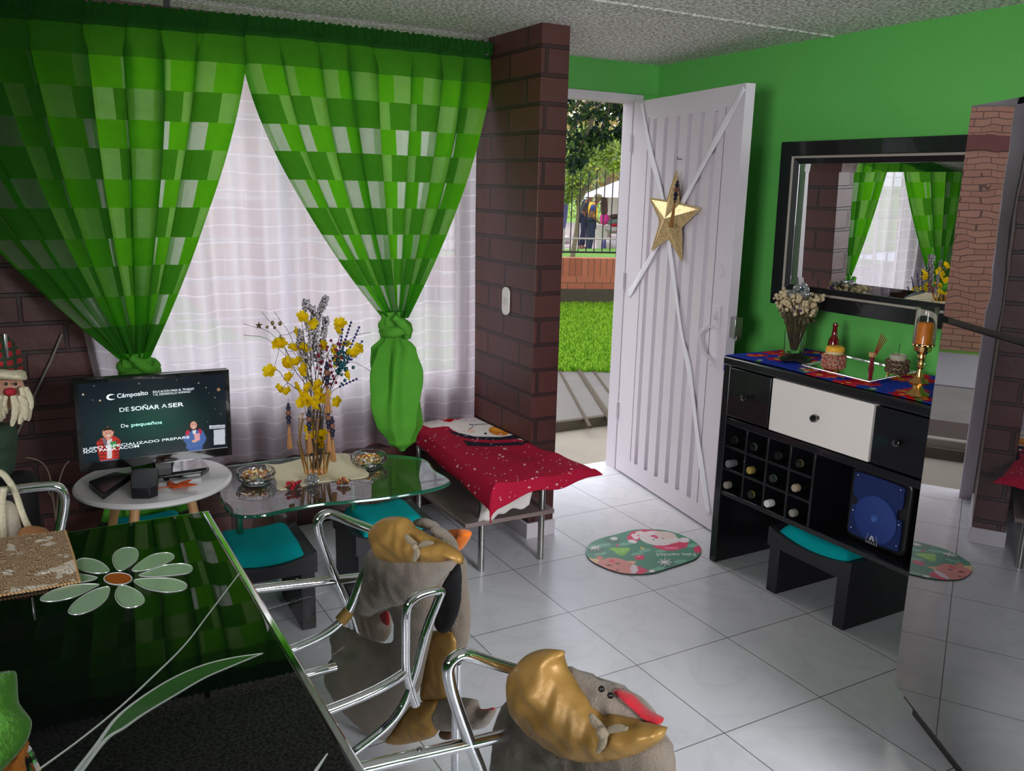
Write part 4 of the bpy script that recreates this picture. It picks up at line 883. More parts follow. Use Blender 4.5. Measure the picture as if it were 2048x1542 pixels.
# ================================================================ TELEVISION CORNER
tt = thing('side_table', 'round white side table on wooden legs holding the television', 'table', (.352, 3.075, 0))
TT = .50
MB().lathe([(0, 0), (.247, 0), (.254, .006), (.254, .014), (.247, .02), (0, .02)], (.352, 3.075, TT-.02), 64).build('tabletop', M('white_table_lacquer', rgb(226, 222, 224), .25, var=.02), tt)
for a in (.6, 2.5, 4.1, 5.5):
    d = Vector((math.cos(a), math.sin(a), 0)); c = Vector((.352, 3.075, 0)); MB().tube([c+d*.245, c+d*.13+Vector((0, 0, TT-.02))], [.011, .017], 12).build('leg', m_wood, tt)
TYP = 3.12
tv = thing('television', 'black flat television showing a dark green advert on the round white table', 'television', (.38, TYP+.03, TT))
A3 = [onp(x, y, (0, TYP, 0), Vector((0, 1, 0))) for x, y in ((145, 759), (458, 740), (463, 908), (160, 946))]
tl, tr_, brr, bl_ = A3; ex = ((tr_-tl)+(brr-bl_)).normalized(); cen3 = (tl+tr_+brr+bl_)/4; ezv = (((tl-bl_)+(tr_-brr))/2); ezv = (ezv-ex*ezv.dot(ex)).normalized(); en = ex.cross(ezv)
if en.y > 0: en = -en
WT = ((tr_-tl).length+(brr-bl_).length)/2; HT = ((tl-bl_).length+(tr_-brr).length)/2
TVM = Matrix(((ex.x, ezv.x, en.x, cen3.x), (ex.y, ezv.y, en.y, cen3.y), (ex.z, ezv.z, en.z, cen3.z), (0, 0, 0, 1)))
MB().box((-WT/2, -HT/2, -.035), (WT/2, HT/2, -.002), mat=TVM).build('casing', m_plas, tv, bevel=.004)
bz = .014; SW, SH = WT-2*bz, HT-bz-.030; sx0, sz0_ = -SW/2, -HT/2+.030
fb = MB(); 
for a, b_ in (((-WT/2, -HT/2, -.004), (WT/2, sz0_, .004)), ((-WT/2, HT/2-bz, -.004), (WT/2, HT/2, .004)), ((-WT/2, sz0_, -.004), (sx0, HT/2-bz, .004)), ((-sx0, sz0_, -.004), (WT/2, HT/2-bz, .004))): fb.box(a, b_, mat=TVM)
fb.build('bezel', M('gloss_black_bezel', rgb(12, 12, 14), .12, coat=1, var=.1), tv, smooth_=False)
nu, nv = 420, 250; P = Paint(nu, nv, (0, 0, 0), 1.0, SH/SW); AR = SH/SW
U, V = P.U, P.V/AR
g_ = np.exp(-(((U-.5)/.28)**2+((V-.45)/.28)**2)); 
for k, (a, b_, c) in enumerate(zip(rgb(6, 20, 32), rgb(4, 70, 56), rgb(8, 44, 46))): P.C[..., k] = a*(1-g_)+b_*g_+c*.35*np.exp(-((U-.15)/.25)**2)*(1-V)
def px2s(x, y):
    """layout guide point -> screen coordinates (u across, v up, in screen widths)"""
    q = onp(x, y, cen3, en); l = q-cen3; return ((l.dot(ex)-sx0)/SW, (l.dot(ezv)-sz0_)/SW)
def spoly(pts, c): P.poly([px2s(*p) for p in pts], c)
def sell(x, y, rx, ry, c, rot=0): u, v = px2s(x, y); k = 1/ (SW*F/ (3.3)); P.ell(u, v, rx*k*1.02, ry*k, c, rot)
for x, y, r in ((188, 772, .6), (166, 789, 1.3), (200, 801, 1.2), (278, 767, .7), (397, 766, .9), (412, 775, .8), (430, 795, .7), (353, 760, .5), (185, 800, .5), (430, 818, .5), (441, 828, .5), (415, 843, .5), (418, 786, .4)): sell(x, y, r*1.3, r*1.3, rgb(226, 206, 180))
for k in range(4): a = k*PI/4; u, v = px2s(437, 779); P.line(u-.013*math.cos(a), v-.013*math.sin(a), u+.013*math.cos(a), v+.013*math.sin(a), .0016, rgb(216, 170, 120))
# young man in a red plaid shirt
RD, SK = rgb(200, 50, 34), rgb(222, 160, 134)
spoly([(201, 908), (235, 905), (236, 924), (201, 925)], rgb(90, 130, 190)); spoly([(193, 884), (203, 876), (212, 874), (230, 872), (241, 880), (241, 890), (236, 918), (200, 922), (196, 905)], RD)
for k in range(8): u0, v0 = px2s(195+6*k, 922); u1, v1 = px2s(195+6*k, 876); 
for yy in (882, 889, 896, 903, 910, 917): sell(205, yy, 8, .9, rgb(90, 30, 30)); sell(234, yy, 5, .9, rgb(90, 30, 30))
for xx in (199, 206, 232, 237): spoly([(xx, 880), (xx+1.2, 880), (xx+1.2, 918), (xx, 918)], rgb(110, 30, 30))
spoly([(214, 878), (224, 877), (224, 916), (214, 917)], rgb(226, 222, 226)); spoly([(204, 877), (210, 875), (216, 892), (210, 894)], rgb(120, 110, 122)); spoly([(220, 884), (232, 882), (234, 894), (222, 896)], rgb(60, 150, 80))
sell(216, 865, 9, 10.5, SK); spoly([(206, 863), (207, 857), (212, 854), (220, 854), (226, 858), (227, 864), (222, 860), (211, 861)], rgb(46, 30, 28)); sell(213, 866, 1, .7, rgb(40, 20, 20)); sell(220, 865, 1, .7, rgb(40, 20, 20)); sell(217, 871, 3, .9, rgb(250, 240, 240)); spoly([(212, 872), (220, 872), (220, 880), (213, 880)], SK); sell(216, 865, 0.1, .1, SK)
# young woman in a denim jacket
JB = rgb(72, 106, 172); spoly([(375, 884), (405, 882), (405, 900), (377, 902)], rgb(64, 96, 168)); spoly([(366, 880), (372, 864), (384, 858), (396, 856), (406, 862), (413, 876), (410, 884), (404, 892), (372, 898), (373, 888)], JB)
spoly([(371, 863), (378, 859), (379, 869), (372, 872)], rgb(206, 30, 60)); spoly([(397, 857), (403, 859), (403, 868), (398, 867)], rgb(206, 30, 60)); spoly([(384, 858), (393, 857), (391, 868), (386, 868)], rgb(236, 236, 240))
spoly([(388, 868), (399, 866), (400, 880), (390, 883)], rgb(232, 170, 176)); sell(386, 851, 8, 9.5, rgb(44, 26, 26)); spoly([(379, 851), (383, 851), (382, 864), (377, 862)], rgb(44, 26, 26)); spoly([(391, 850), (396, 850), (397, 861), (392, 860)], rgb(44, 26, 26)); sell(387, 850.5, 5.8, 7.5, rgb(226, 170, 148)); sell(385, 849, .9, .6, rgb(40, 20, 20)); sell(390, 849, .9, .6, rgb(40, 20, 20)); sell(387, 854, 2.4, .8, rgb(250, 240, 240)); sell(389, 882, 5, 2.6, rgb(226, 170, 148))
# panels at the right
spoly([(418, 851), (450, 849), (450, 856), (419, 858)], rgb(206, 212, 222)); spoly([(427, 860), (450, 858), (450, 888), (428, 890)], rgb(206, 212, 222))
def scr(u, v): return TVM@Vector((sx0+SW*u, sz0_+SH*v, .0008))
scn = MB().grid(scr, nu, nv).build('screen', MC('lit_screen', .15, emis=.62), tv, smooth_=False); P.apply(scn.data)
m_lt = M('lit_white_letters', rgb(214, 222, 228), .4, emis=.7, var=.0); m_ltc = M('lit_mint_letters', rgb(176, 232, 220), .4, emis=.7, var=0); m_ltd = M('lit_dark_letters', rgb(30, 46, 60), .4, emis=.3, var=0)
def ttext(s, p0, p1, size, mt, nm, bold=0, ang=0):
    q = onp(*p0, cen3, en); q1 = onp(*p1, cen3, en); l = q-cen3; x0_, y0_ = l.dot(ex), l.dot(ezv); d_ = (q1-q); wd_ = d_.length; rot = math.atan2(d_.dot(ezv), d_.dot(ex))
    o = text(s, size, mt, nm, scn, Matrix.Identity(4), bold, .0001); xs = [v.co.x+total_loc(scn).x for v in o.data.vertices]; w0 = max(xs)
    o.data.transform(Matrix.Translation(total_loc(scn))); o.data.transform(TVM@Matrix.Translation((x0_, y0_, .0014))@Matrix.Rotation(rot, 4, 'Z')@Matrix.Diagonal((wd_/w0, 1, 1, 1))); o.data.transform(Matrix.Translation(-total_loc(scn))); return o
ttext('Cámpoalto', (234, 796), (296, 789), .021, m_lt, 'caption', .0002); ttext('EDUCACIÓN PARA EL TRABAJO', (305.5, 786), (388, 779), .0105, m_lt, 'caption', .0000); ttext('Y EL DESARROLLO HUMANO', (305.8, 791.5), (381, 785), .0105, m_lt, 'caption', .0000)
ttext('DE', (238, 824), (258, 822), .0205, m_lt, 'caption', 0); ttext('SOÑAR', (262, 821.5), (319, 817), .0205, m_lt, 'caption', .0003); ttext('A', (323, 816), (334, 815), .0205, m_lt, 'caption', 0); ttext('SER', (336, 815), (367.5, 812), .0205, m_lt, 'caption', .0003)
ttext('De', (241, 855), (257, 854), .0165, m_lt, 'caption', 0); ttext('pequeños', (262, 853), (324, 847), .0165, m_ltc, 'caption', .0002)
ttext('QUIPO ESPECIALIZADO PREPARE', (158, 902), (379, 876), .0125, m_lt, 'caption', .0001); ttext('ODO PARA ACOM', (159, 908), (278, 894), .0125, m_lt, 'caption', .0001); ttext('REGÍSTRA', (422, 856.5), (450, 854.5), .0078, m_ltd, 'caption', .0000)
q = onp(222, 794, cen3, en)-cen3; cc_ = (q.dot(ex), q.dot(ezv)); mb = MB(); out_ = []; inn_ = []
for i in range(25): a = math.radians(40+i*280/24); k = min(1, math.sin(PI*i/24)*1.5+.15); out_.append(TVM@Vector((cc_[0]+.0145*math.cos(a), cc_[1]+.0105*math.sin(a), .0014))); inn_.append(TVM@Vector((cc_[0]+.001+.0145*(1-.42*k)*math.cos(a), cc_[1]+.0105*(1-.42*k)*math.sin(a), .0014)))
mb.add(out_+inn_, [(i, i+1, 26+i, 25+i) for i in range(24)]); mb.build('logo_mark', m_lt, scn, smooth_=False)
# stand
q = onz(385, 935, TT); base = [onz(x, y, TT+.002) for x, y in ((285, 950), (300, 925), (372, 921), (390, 942), (370, 950))]
MB().box((.36, TYP+.005, TT), (.42, TYP+.045, cen3.z-HT/2+.03)).build('neck', m_plas, tv, bevel=.004)
MB().prism([(.29, 3.06), (.33, 3.03), (.50, 3.03), (.535, 3.08), (.53, 3.20), (.29, 3.20)], TT+.001, TT+.016).build('foot', M('gloss_base', rgb(16, 16, 18), .08, coat=1), tv, bevel=.003)
# router box, phone, small boxes on the table
def slab(name, px, z, h, mt, label, cat, bev=.003):
    p4 = [onz(x, y, z) for x, y in px]; o = MB().prism([tuple(p[:2]) for p in p4], z, z+h).build(name, mt, bevel=bev); return tag(o, label, cat)
slab('decoder_box', ((178, 975), (230, 955), (262, 960), (208, 1000)), TT+.001, .022, m_plas, 'black cable decoder box at the left of the round white table', 'decoder')
slab('cable_modem', ((262, 980), (268, 955), (318, 955), (316, 992), (300, 998), (264, 998)), TT+.001, .035, M('dark_grey_box', rgb(28, 28, 34), .4, var=.2), 'small black box with buttons at the front of the round white table', 'modem')
# orange leaf coaster
def leafshape(c, a, L_, w_): d = Vector((math.cos(a), math.sin(a), 0)); s = Vector((-d.y, d.x, 0)); return [c, c+d*L_*.4+s*w_, c+d*L_*.8+s*w_*.7, c+d*L_, c+d*L_*.75-s*w_*.6, c+d*L_*.35-s*w_]
oc = onz(352, 978, TT+.001); ol = thing('maple_leaf', 'orange-red fabric autumn leaf spray lying on the round white table', 'leaf', oc)
m_ol = M('orange_autumn_leaf', rgb(214, 84, 26), .6, var=.35, vs=60)
for k in range(8):
    a = 2.9-k*.36; o_ = oc+Vector((.012*math.cos(k*2.), .012*math.sin(k*2.), 0)); pl = leafshape(Vector((o_.x, o_.y, TT+.003+.0014*k)), a-.9, .062+.012*math.sin(k*2), .013); MB().pillow(pl, (0, 0, 1), .003, back=.2).build('leaflet', m_ol, ol)
MB().tube([oc+Vector((-.055, .02, .004)), oc+Vector((-.02, .01, .008)), oc+Vector((.01, 0, .010))], .0018, 6).build('leaf_stem', m_ol, ol)

# ================================================================ GLASS COFFEE TABLE
GZ = .42
gt = thing('glass_table', 'curved clear glass coffee table with thick green edge before the window', 'table', (.95, 3.05, 0))
outl = [(440, 975), (447, 1005), (470, 1028), (520, 1029), (570, 1018), (640, 1006), (700, 1001), (780, 992), (860, 978), (896, 966), (893, 955), (868, 940), (836, 915), (700, 908), (560, 918), (455, 932), (428, 950)]
GP = smooth([onz(x, y, GZ) for x, y in outl], 6, True); GP = [Vector((p.x, min(p.y, 3.36), GZ)) for p in GP]
m_tg = thin_glass('clear_table_glass', (.80, .90, .86), 1.6, 1.5); m_ge = M('green_glass_edge', rgb(30, 110, 84), .1, var=.15, trans=.3, coat=1)
nG = len(GP); mb = MB(); mb.add([tuple(p) for p in GP]+[(p.x, p.y, GZ-.012) for p in GP], [tuple(range(nG))]); mb.m = 1; mb.add([], []); 
mb.f.append(tuple(range(nG, 2*nG))[::-1]); mb.mi.append(0)
for i in range(nG): mb.f.append((i, (i+1) % nG, nG+(i+1) % nG, nG+i)); mb.mi.append(1)
mb.build('glass_top', [m_tg, m_ge], gt, smooth_=False)
mb = MB(); cG = sum(GP, Vector())/nG; mb.tube([cG+(p-cG)*.998+Vector((0, 0, -.006)) for p in GP], .0068, 8, closed=True); mb.build('edge_bead', m_ge, gt)
for sgn, xx in ((1, .74), (-1, 1.16)):
    pth = smooth([Vector((xx, 2.99, GZ-.014)), Vector((xx+.015*sgn, 2.98, .30)), Vector((xx-.012*sgn, 2.98, .17)), Vector((xx+.02*sgn, 2.97, .0))], 8); mb = MB()
    vs = []; 
    for p in pth: vs += [p+Vector((-.022, 0, 0)), p+Vector((.022, 0, 0)), p+Vector((.022, .26, 0)), p+Vector((-.022, .26, 0))]
    n_ = len(pth); fs = [(4*i+j, 4*i+(j+1) % 4, 4*i+4+(j+1) % 4, 4*i+4+j) for i in range(n_-1) for j in range(4)]+[(0, 1, 2, 3), (4*n_-4, 4*n_-3, 4*n_-2, 4*n_-1)]
    mb.add(vs, fs).build('curved_glass_leg', thin_glass('clear_leg_glass', (.82, .92, .88), 1.5), gt)
for xx, yy in ((.60, 2.93), (1.03, 2.985)): MB().tube([(xx, yy, 0), (xx, yy, GZ-.013)], .011, 12).build('post', m_ge, gt)
GT = GZ+.0005
# cream place mat
pm = [onz(x, y, GT) for x, y in ((527, 930), (560, 930), (620, 915), (692, 908), (712, 930), (738, 948), (720, 958), (640, 966), (562, 982), (553, 968), (545, 950))]
P_ = [Vector((p.x, p.y, GT)) for p in pm]; nP = len(P_); Pm = smooth(P_, 3, True); o = MB().prism([(p.x, p.y) for p in Pm], GT, GT+.004).build('place_mat', M('cream_printed_mat', rgb(214, 204, 172), .75, var=.12, vs=50, bump=.2, bs=60), bevel=.0015); tag(o, 'cream leathery place mat under the gold wire vase', 'place mat')
# crystal bowls with sweets
def bowl(px, py, label, slabel):
    c = onz(px, py, GT); c.z = GT; t = thing('crystal_bowl', label, 'bowl', c, group='cut crystal bowls')
    MB().lathe([(0, 0), (.045, 0), (.052, .006), (.066, .022), (.070, .038), (.066, .050), (.060, .050), (.0625, .038), (.058, .024), (.044, .012), (0, .010)], c, 64, mod=lambda a, z: 1+.045*abs(math.sin(9*a+z*60))*(1 if .005 < z < .045 else .3)).build('bowl_body', m_crystal, t, ang=.35)
    mb = MB(); mats_ = [M('gold_sweet_wrapper', rgb(220, 168, 70), .3, .6, var=.3, vs=90), M('copper_sweet_wrapper', rgb(196, 120, 80), .3, .6, var=.3, vs=90), M('pale_sweet', rgb(232, 214, 170), .4)]
    for _ in range(85):
        a = random.random()*6.28; r = .048*random.random()**.5; mb.m = random.randrange(3); z = .018+.022*random.random()*(1-(r/.055)**2*.5)+.004
        mb.ball(c+Vector((r*math.cos(a), r*math.sin(a), z)), .0062, 6, (random.uniform(.7, 1.5), random.uniform(.7, 1.3), .7))
    s = mb.build('wrapped_sweets', mats_); tag(s, slabel, 'sweets', kind='stuff'); return t
bowl(512, 965, 'cut crystal bowl with sweets nearest the television', 'gold and copper wrapped sweets heaped in the bowl near the television')
bowl(738, 932, 'cut crystal bowl with sweets at the knotted curtain side', 'gold wrapped sweets heaped in the bowl near the knotted curtain')
# ornaments at the front of the glass
def ornament(px, py, label, cols, n=16, r=.018, rings=False):
    c = onz(px, py, GT); c.z = GT+.012; t = thing('christmas_ornament', label, 'ornament', (c.x, c.y, GT))
    for ci, (nm, mt) in enumerate(cols):
        mb = MB()
        for _ in range(n//len(cols)):
            q = c+Vector((random.gauss(0, r*.6), random.gauss(0, r*.5), abs(random.gauss(0, r*.55))-.004))
            if rings and ci == 0:
                d = Vector((random.gauss(0, 1), random.gauss(0, 1), random.gauss(0, 1))).normalized(); s = d.orthogonal().normalized(); b_ = s.cross(d); rr = .011; mb.tube([q+rr*(math.cos(k*PI/6)*s+math.sin(k*PI/6)*b_) for k in range(12)], .0022, 6, closed=True)
            else: mb.ball(q, random.uniform(.005, .009), 8)
        mb.build(nm, mt, t)
m_berr = M('red_glitter', rgb(176, 18, 44), .35, .3, var=.3, vs=200); m_dbr = M('dark_brown_bits', rgb(52, 30, 28), .6); m_cop = M('copper_ball', rgb(200, 120, 90), .2, .8); m_silv = M('silver_ribbon', rgb(200, 202, 208), .18, .9)
ornament(590, 978, 'red and green christmas ornament at the left front of the glass table', [('red_beads', m_berr), ('dark_bits', m_dbr), ('copper_bead', m_cop)], 27)
ornament(625, 968, 'curly silver ribbon ornament before the wire vase', [('silver_curls', m_silv), ('silver_beads', m_silv)], 26, .022, True)
ornament(690, 970, 'gold and brown christmas ornament at the right front of the glass table', [('gold_beads', m_gold), ('dark_bits', m_dbr), ('copper_bead', m_cop)], 24, .015)
# wire vase
vc = Vector((.934, 3.13, GT+.004)); vs_ = thing('wire_vase', 'tall geometric gold wire vase full of artificial flowers', 'vase', vc)
mb = MB(); nn = 12; R0, R1, R2 = .042, .066, .058; Z1, Z2 = .13, .225
rg = lambda R, z, o=0: [vc+Vector((R*math.cos(2*PI*(k+o)/nn), R*math.sin(2*PI*(k+o)/nn), z)) for k in range(nn)]
A_, B_, C2 = rg(R0, .002), rg(R1, Z1, .5), rg(R2, Z2)
mb.tube(A_, .0016, 6, closed=True); mb.tube(C2, .0016, 6, closed=True)
for k in range(nn):
    mb.tube([A_[k], B_[k]], .0020, 6); mb.tube([A_[(k+1) % nn], B_[k]], .0020, 6); 
    if k % 2 == 0: mb.tube([B_[k], C2[k]], .0020, 6); mb.tube([B_[k], C2[(k+1) % nn]], .0020, 6)
mb.build('wire_frame', m_gold, vs_); MB().lathe([(0, 0), (R0, 0), (R0, .003), (0, .003)], vc, 24).build('base_disc', m_gold, vs_)
VY = 3.13
def vp(x, y, dy=0): return ony(x, y, VY+dy)
def stempath(tip, dy=0, bow=0, sub=6):
    b = vc+Vector((random.uniform(-.02, .02), random.uniform(-.015, .015), .01)); nk = vc+Vector((random.uniform(-.025, .025)+(tip.x-vc.x)*.12, random.uniform(-.02, .02), .235)); return smooth([b, nk, nk.lerp(tip, .55)+Vector((bow, 0, .02)), tip], sub)
m_gst = M('dark_stem', rgb(74, 62, 50), .7); m_greyb = M('silver_grey_beads', rgb(150, 144, 148), .35, .35, var=.2, vs=90); m_yel = cloth('yellow_petal', rgb(236, 200, 24), rgb(255, 222, 40), .5, 0); m_bur = M('burgundy_berries', rgb(110, 12, 44), .4, var=.2); m_nb = M('indigo_beads', rgb(44, 44, 104), .35, .2, var=.2); m_tlb = M('dark_teal_foil', rgb(20, 78, 84), .35, .4, var=.3)
def spray(label, path_px, dy, r=.0085, dens=3):
    P_ = smooth([vp(x, y, dy) for x, y in path_px], 14); t = thing('beaded_spray', label, 'artificial flower', vc, group='silver grey beaded sprays in the vase')
    mb = MB(); mb.tube(stempath(P_[0], 0)[:-1]+P_, .0015, 5); mb.build('stem', m_gst, t); mb = MB()
    for i, p_ in enumerate(P_):
        for k in range(dens): a = random.random()*6.28; mb.ball(p_+Vector((r*1.1*math.cos(a), r*math.sin(a), random.gauss(0, .003))), r*random.uniform(.5, .72), 6)
    mb.build('bead_clusters', m_greyb, t)
spray('tallest silver grey spray leaning right in the vase', [(635, 720), (632, 660), (636, 635), (645, 612), (652, 594)], 0)
spray('silver grey spray curling left at its top', [(626, 720), (628, 655), (626, 620), (612, 612), (613, 600)], .02)
spray('short silver grey spray between the two tallest ones', [(622, 730), (618, 670), (612, 640), (609, 615)], -.02, .006)
spray('silver grey spray right of the tallest one', [(640, 730), (644, 690), (650, 655), (652, 635)], .03)
spray('dark silver grey spray at the left of the bunch', [(612, 760), (603, 715), (597, 685), (598, 660)], .0, .0055)
spray('silver grey spray with gold tips behind the yellow petals', [(620, 770), (610, 705), (602, 680), (599, 662)], .03)
def blossoms(label, stem_px, flowers, dy):
    t = thing('yellow_blossom_branch', label, 'artificial flower', vc, group='yellow blossom branches in the vase'); P_ = [vp(x, y, dy) for x, y in stem_px]
    mb = MB(); mb.tube(stempath(P_[0])[:-1]+smooth(P_, 5), .0014, 5)
    for x, y in flowers:
        f = vp(x, y, dy+random.uniform(-.02, .02)); q = min(P_, key=lambda s: (s-f).length); mb.tube([q, (q+f)/2+Vector((0, 0, -.006)), f], .001, 4)
    mb.build('twig', m_gst, t)
    for x, y in flowers:
        c = vp(x, y, dy+random.uniform(-.025, .01)); mb = MB(); ax = Vector((random.gauss(0, .5), -.5, random.gauss(.5, .4))).normalized(); s0 = ax.orthogonal().normalized(); npet = 5; R_ = random.uniform(.019, .027)
        for k in range(npet):
            s = s0.copy(); s.rotate(Quaternion(ax, 2*PI*k/npet)); b_ = ax.cross(s)
            mb.grid(lambda u, v: c+s*R_*v+b_*(u-.5)*R_*.85*math.sin(PI*(v*.66+.10))+ax*(R_*.75*v**.8-.3*R_*v*v+.2*R_*(2*u-1)**2*v), 3, 4)
        mb.build('blossom', m_yel, t, ang=3)
blossoms('yellow blossom branch reaching far left over the hanging tassel', [(610, 790), (575, 765), (560, 745), (548, 735)], [(541, 744), (556, 780), (577, 784), (560, 690)], 0)
blossoms('yellow blossom branch in the left upper part of the vase', [(612, 770), (590, 740), (572, 700), (560, 670)], [(550, 685), (570, 722), (571, 735), (587, 663), (588, 700), (580, 755)], .01)
blossoms('tall yellow blossom branch in the middle of the vase', [(618, 760), (610, 700), (606, 660)], [(603, 636), (608, 700), (600, 745), (595, 728), (612, 735), (622, 645)], -.02)
blossoms('yellow blossom branch low in the mouth of the vase', [(625, 800), (622, 780)], [(600, 790), (613, 800), (632, 785), (640, 800), (604, 805), (625, 812), (590, 775), (650, 790), (618, 775), (630, 815), (608, 780), (638, 770)], -.03)
blossoms('yellow blossom branch on the right among the beads', [(640, 780), (665, 720), (680, 670)], [(673, 663), (680, 650), (662, 700), (693, 692), (650, 690), (668, 720), (703, 710), (720, 695), (689, 750), (677, 805)], .02)
for k, zz in enumerate((.05, .10, .15, .19)): pass
bb_ = thing('yellow_blossom_branch', 'yellow blossoms crammed inside the wire vase', 'artificial flower', vc); 
for k in range(12):
    c = vc+Vector((random.uniform(-.03, .03), random.uniform(-.03, .0), random.uniform(.10, .22))); mb = MB(); ax = Vector((random.gauss(0, 1), -.5, random.gauss(.5, .4))).normalized(); s0 = ax.orthogonal().normalized()
    for j in range(5):
        s = s0.copy(); s.rotate(Quaternion(ax, 2*PI*j/5)); b_ = ax.cross(s); mb.grid(lambda u, v: c+s*.018*v+b_*(u-.5)*.015*math.sin(PI*(v*.66+.10))+ax*.010*v, 3, 4)
    mb.build('blossom', m_yel, bb_, ang=3)
t = thing('berry_branch', 'burgundy berry branch at the front right of the vase', 'artificial flower', vc); P_ = [vp(x, y, -.03) for x, y in ((640, 800), (645, 760), (655, 710), (665, 690))]; mb = MB(); mb.tube(stempath(P_[0])[:-1]+P_, .0014, 5); mc = MB()
for x, y in ((662, 681), (641, 692), (655, 694), (653, 700), (637, 709), (638, 713), (677, 687), (679, 690), (671, 699), (674, 701), (660, 722), (640, 725), (645, 723), (634, 736), (642, 739), (641, 747), (658, 730), (662, 733), (672, 712), (684, 716), (650, 755), (657, 750), (663, 745), (668, 758), (645, 765), (652, 770), (661, 768), (672, 765), (655, 760), (666, 752)):
    c = vp(x, y, -.03+random.uniform(-.01, .01)); mc.ball(c, .0062, 8); q = min(P_, key=lambda s: (s-c).length); mb.tube([q, c], .0008, 4)
mb.build('twig', m_gst, t); mc.build('berries', m_bur, t)
for i, (a, b_) in enumerate((((675, 730), (687, 645)), ((684, 700), (702, 645)), ((683, 735), (718, 655)), ((690, 730), (724, 683)), ((695, 725), (711, 713)), ((680, 773), (713, 758)))):
    t = thing('bead_string_stem', ['indigo bead stem standing upright next to the gold-yellow petals', 'indigo bead stem with the highest tip of the right fan', 'long indigo bead stem slanting right below the highest tip', 'indigo bead stem reaching furthest right of the fan', 'short indigo bead stem tucked low in the right fan', 'separate short row of indigo beads pointing right below the fan'][i], 'artificial flower', vc, group='indigo bead stems in the vase')
    A0, B0 = vp(*a, .0+.01*i), vp(*b_, .01*i); mb = MB(); mb.tube(stempath(A0)[:-1]+[A0, B0], .0012, 5); mb.build('stem', m_gst, t); mb = MB(); k = int((B0-A0).length/.0135)
    for j in range(k+1): mb.ball(A0.lerp(B0, j/k), .0052, 8)
    mb.build('beads', m_nb, t)
t = thing('teal_foil_branch', 'dark teal foil leaves at the right of the vase mouth', 'artificial flower', vc); mb = MB()
for _ in range(70):
    c = vp(random.gauss(682, 9), random.gauss(722, 16), random.uniform(-.01, .03)); mb.ball(c, random.uniform(.004, .008), 6)
mb.tube(stempath(vp(680, 735, .01)), .0015, 5); mb.build('foil_leaves', m_tlb, t)
for i, (pth, star_) in enumerate(((((600, 740), (555, 680), (530, 660), (487, 648)), (518, 651)), (((605, 730), (570, 680), (545, 650), (523, 623)), (545, 646)), (((605, 735), (580, 670), (560, 640), (548, 622)), (560, 647)), (((600, 745), (560, 700), (530, 676), (487, 670)), (561, 678)), (((660, 740), (690, 690), (715, 670), (742, 665)), None), (((665, 745), (700, 725), (720, 730), (745, 745)), None))):
    lb = ['thin stem with a bronze star pointing far left', 'thin stem with bronze pods leaning left above the star', 'thin stem with a round bronze pod, most upright of the left stems', 'thin curved stem with a bronze star under the other left stems', 'thin grass stem arching right over the bead fan', 'thin grass stem drooping right below the bead fan'][i]
    t = thing('ornament_stem', lb, 'artificial flower', vc, group='thin ornament stems in the vase'); P_ = smooth([vp(x, y, .02) for x, y in pth], 8); MB().tube(stempath(P_[0])[:-1]+P_, [.0012]*(18)+[.0012-.0008*j/len(P_) for j in range(len(P_))] if False else .0009, 5).build('stem', m_gst, t)
    if star_:
        c = vp(*star_, .02)
        if i in (0, 3):
            ring_ = []
            for k in range(10): a = PI/2+k*PI/5; r = .016 if k % 2 == 0 else .006; ring_.append(c+Vector((r*math.cos(a), 0, r*math.sin(a))))
            MB().add(ring_+[c+Vector((0, -.006, 0)), c+Vector((0, .006, 0))], [(k, (k+1) % 10, 10) for k in range(10)]+[((k+1) % 10, k, 11) for k in range(10)]).build('star', M('bronze', rgb(130, 110, 80), .4, .7), t, smooth_=False)
        else: MB().ball(c, .007, 8, (1, 1, 1.3)).ball(c+Vector((-.02, 0, -.014)), .006, 8).build('pod', M('bronze', rgb(130, 110, 80), .4, .7), t)
for i, (x, y, hh, sc_, lb) in enumerate(((576, 795, .17, 1, 'beaded tassel hanging apart at the left of the wire vase'), (617, 808, .15, 1, 'beaded tassel hanging against the left front of the wire vase'), (656, 805, .16, 1, 'beaded tassel at the right front of the wire vase'), (664, 822, .17, 1, 'lowest beaded tassel at the right edge of the wire vase'), (653, 712, .17, 1.1, 'beaded tassel with tan fringe high up among the burgundy berries'))):
    p_ = vp(x, y, -.075 if i else 0); tassel(p_, lb, 'beaded tassels around the wire vase', hh, sc_, cord=.02)

# ================================================================ DINING TABLE
DZ = .75
dt = thing('dining_table', 'glossy black dining table with a painted daisy and chrome edges', 'table', (-.2, 1.3, 0))
TX1, TY1, TX0, TY0 = .345, 2.02, -.75, .35
m_tab = M('black_table_glass', rgb(8, 9, 10), .012, var=.1, ior=1.5, spec=.5)
MB().box((TX0, TY0, DZ-.012), (TX1-.016, TY1-.006, DZ)).build('glass_top', m_tab, dt, bevel=.001)
MB().box((TX1-.016, TY0, DZ-.014), (TX1, TY1, DZ-.002)).build('chrome_edge', m_chrome, dt, bevel=.004)
MB().box((TX0, TY1-.006, DZ-.012), (TX1, TY1, DZ-.001)).build('chrome_edge', m_chrome, dt, bevel=.002)
MB().box((TX0+.05, TY0+.05, DZ-.05), (TX1-.05, TY1-.06, DZ-.0125)).build('apron', m_black, dt)
for x in (TX0+.15, TX1-.22):
    for y in (TY0+.15, TY1-.2): MB().box((x-.04, y-.04, 0), (x+.04, y+.04, DZ-.05)).build('leg', m_black, dt, bevel=.004)
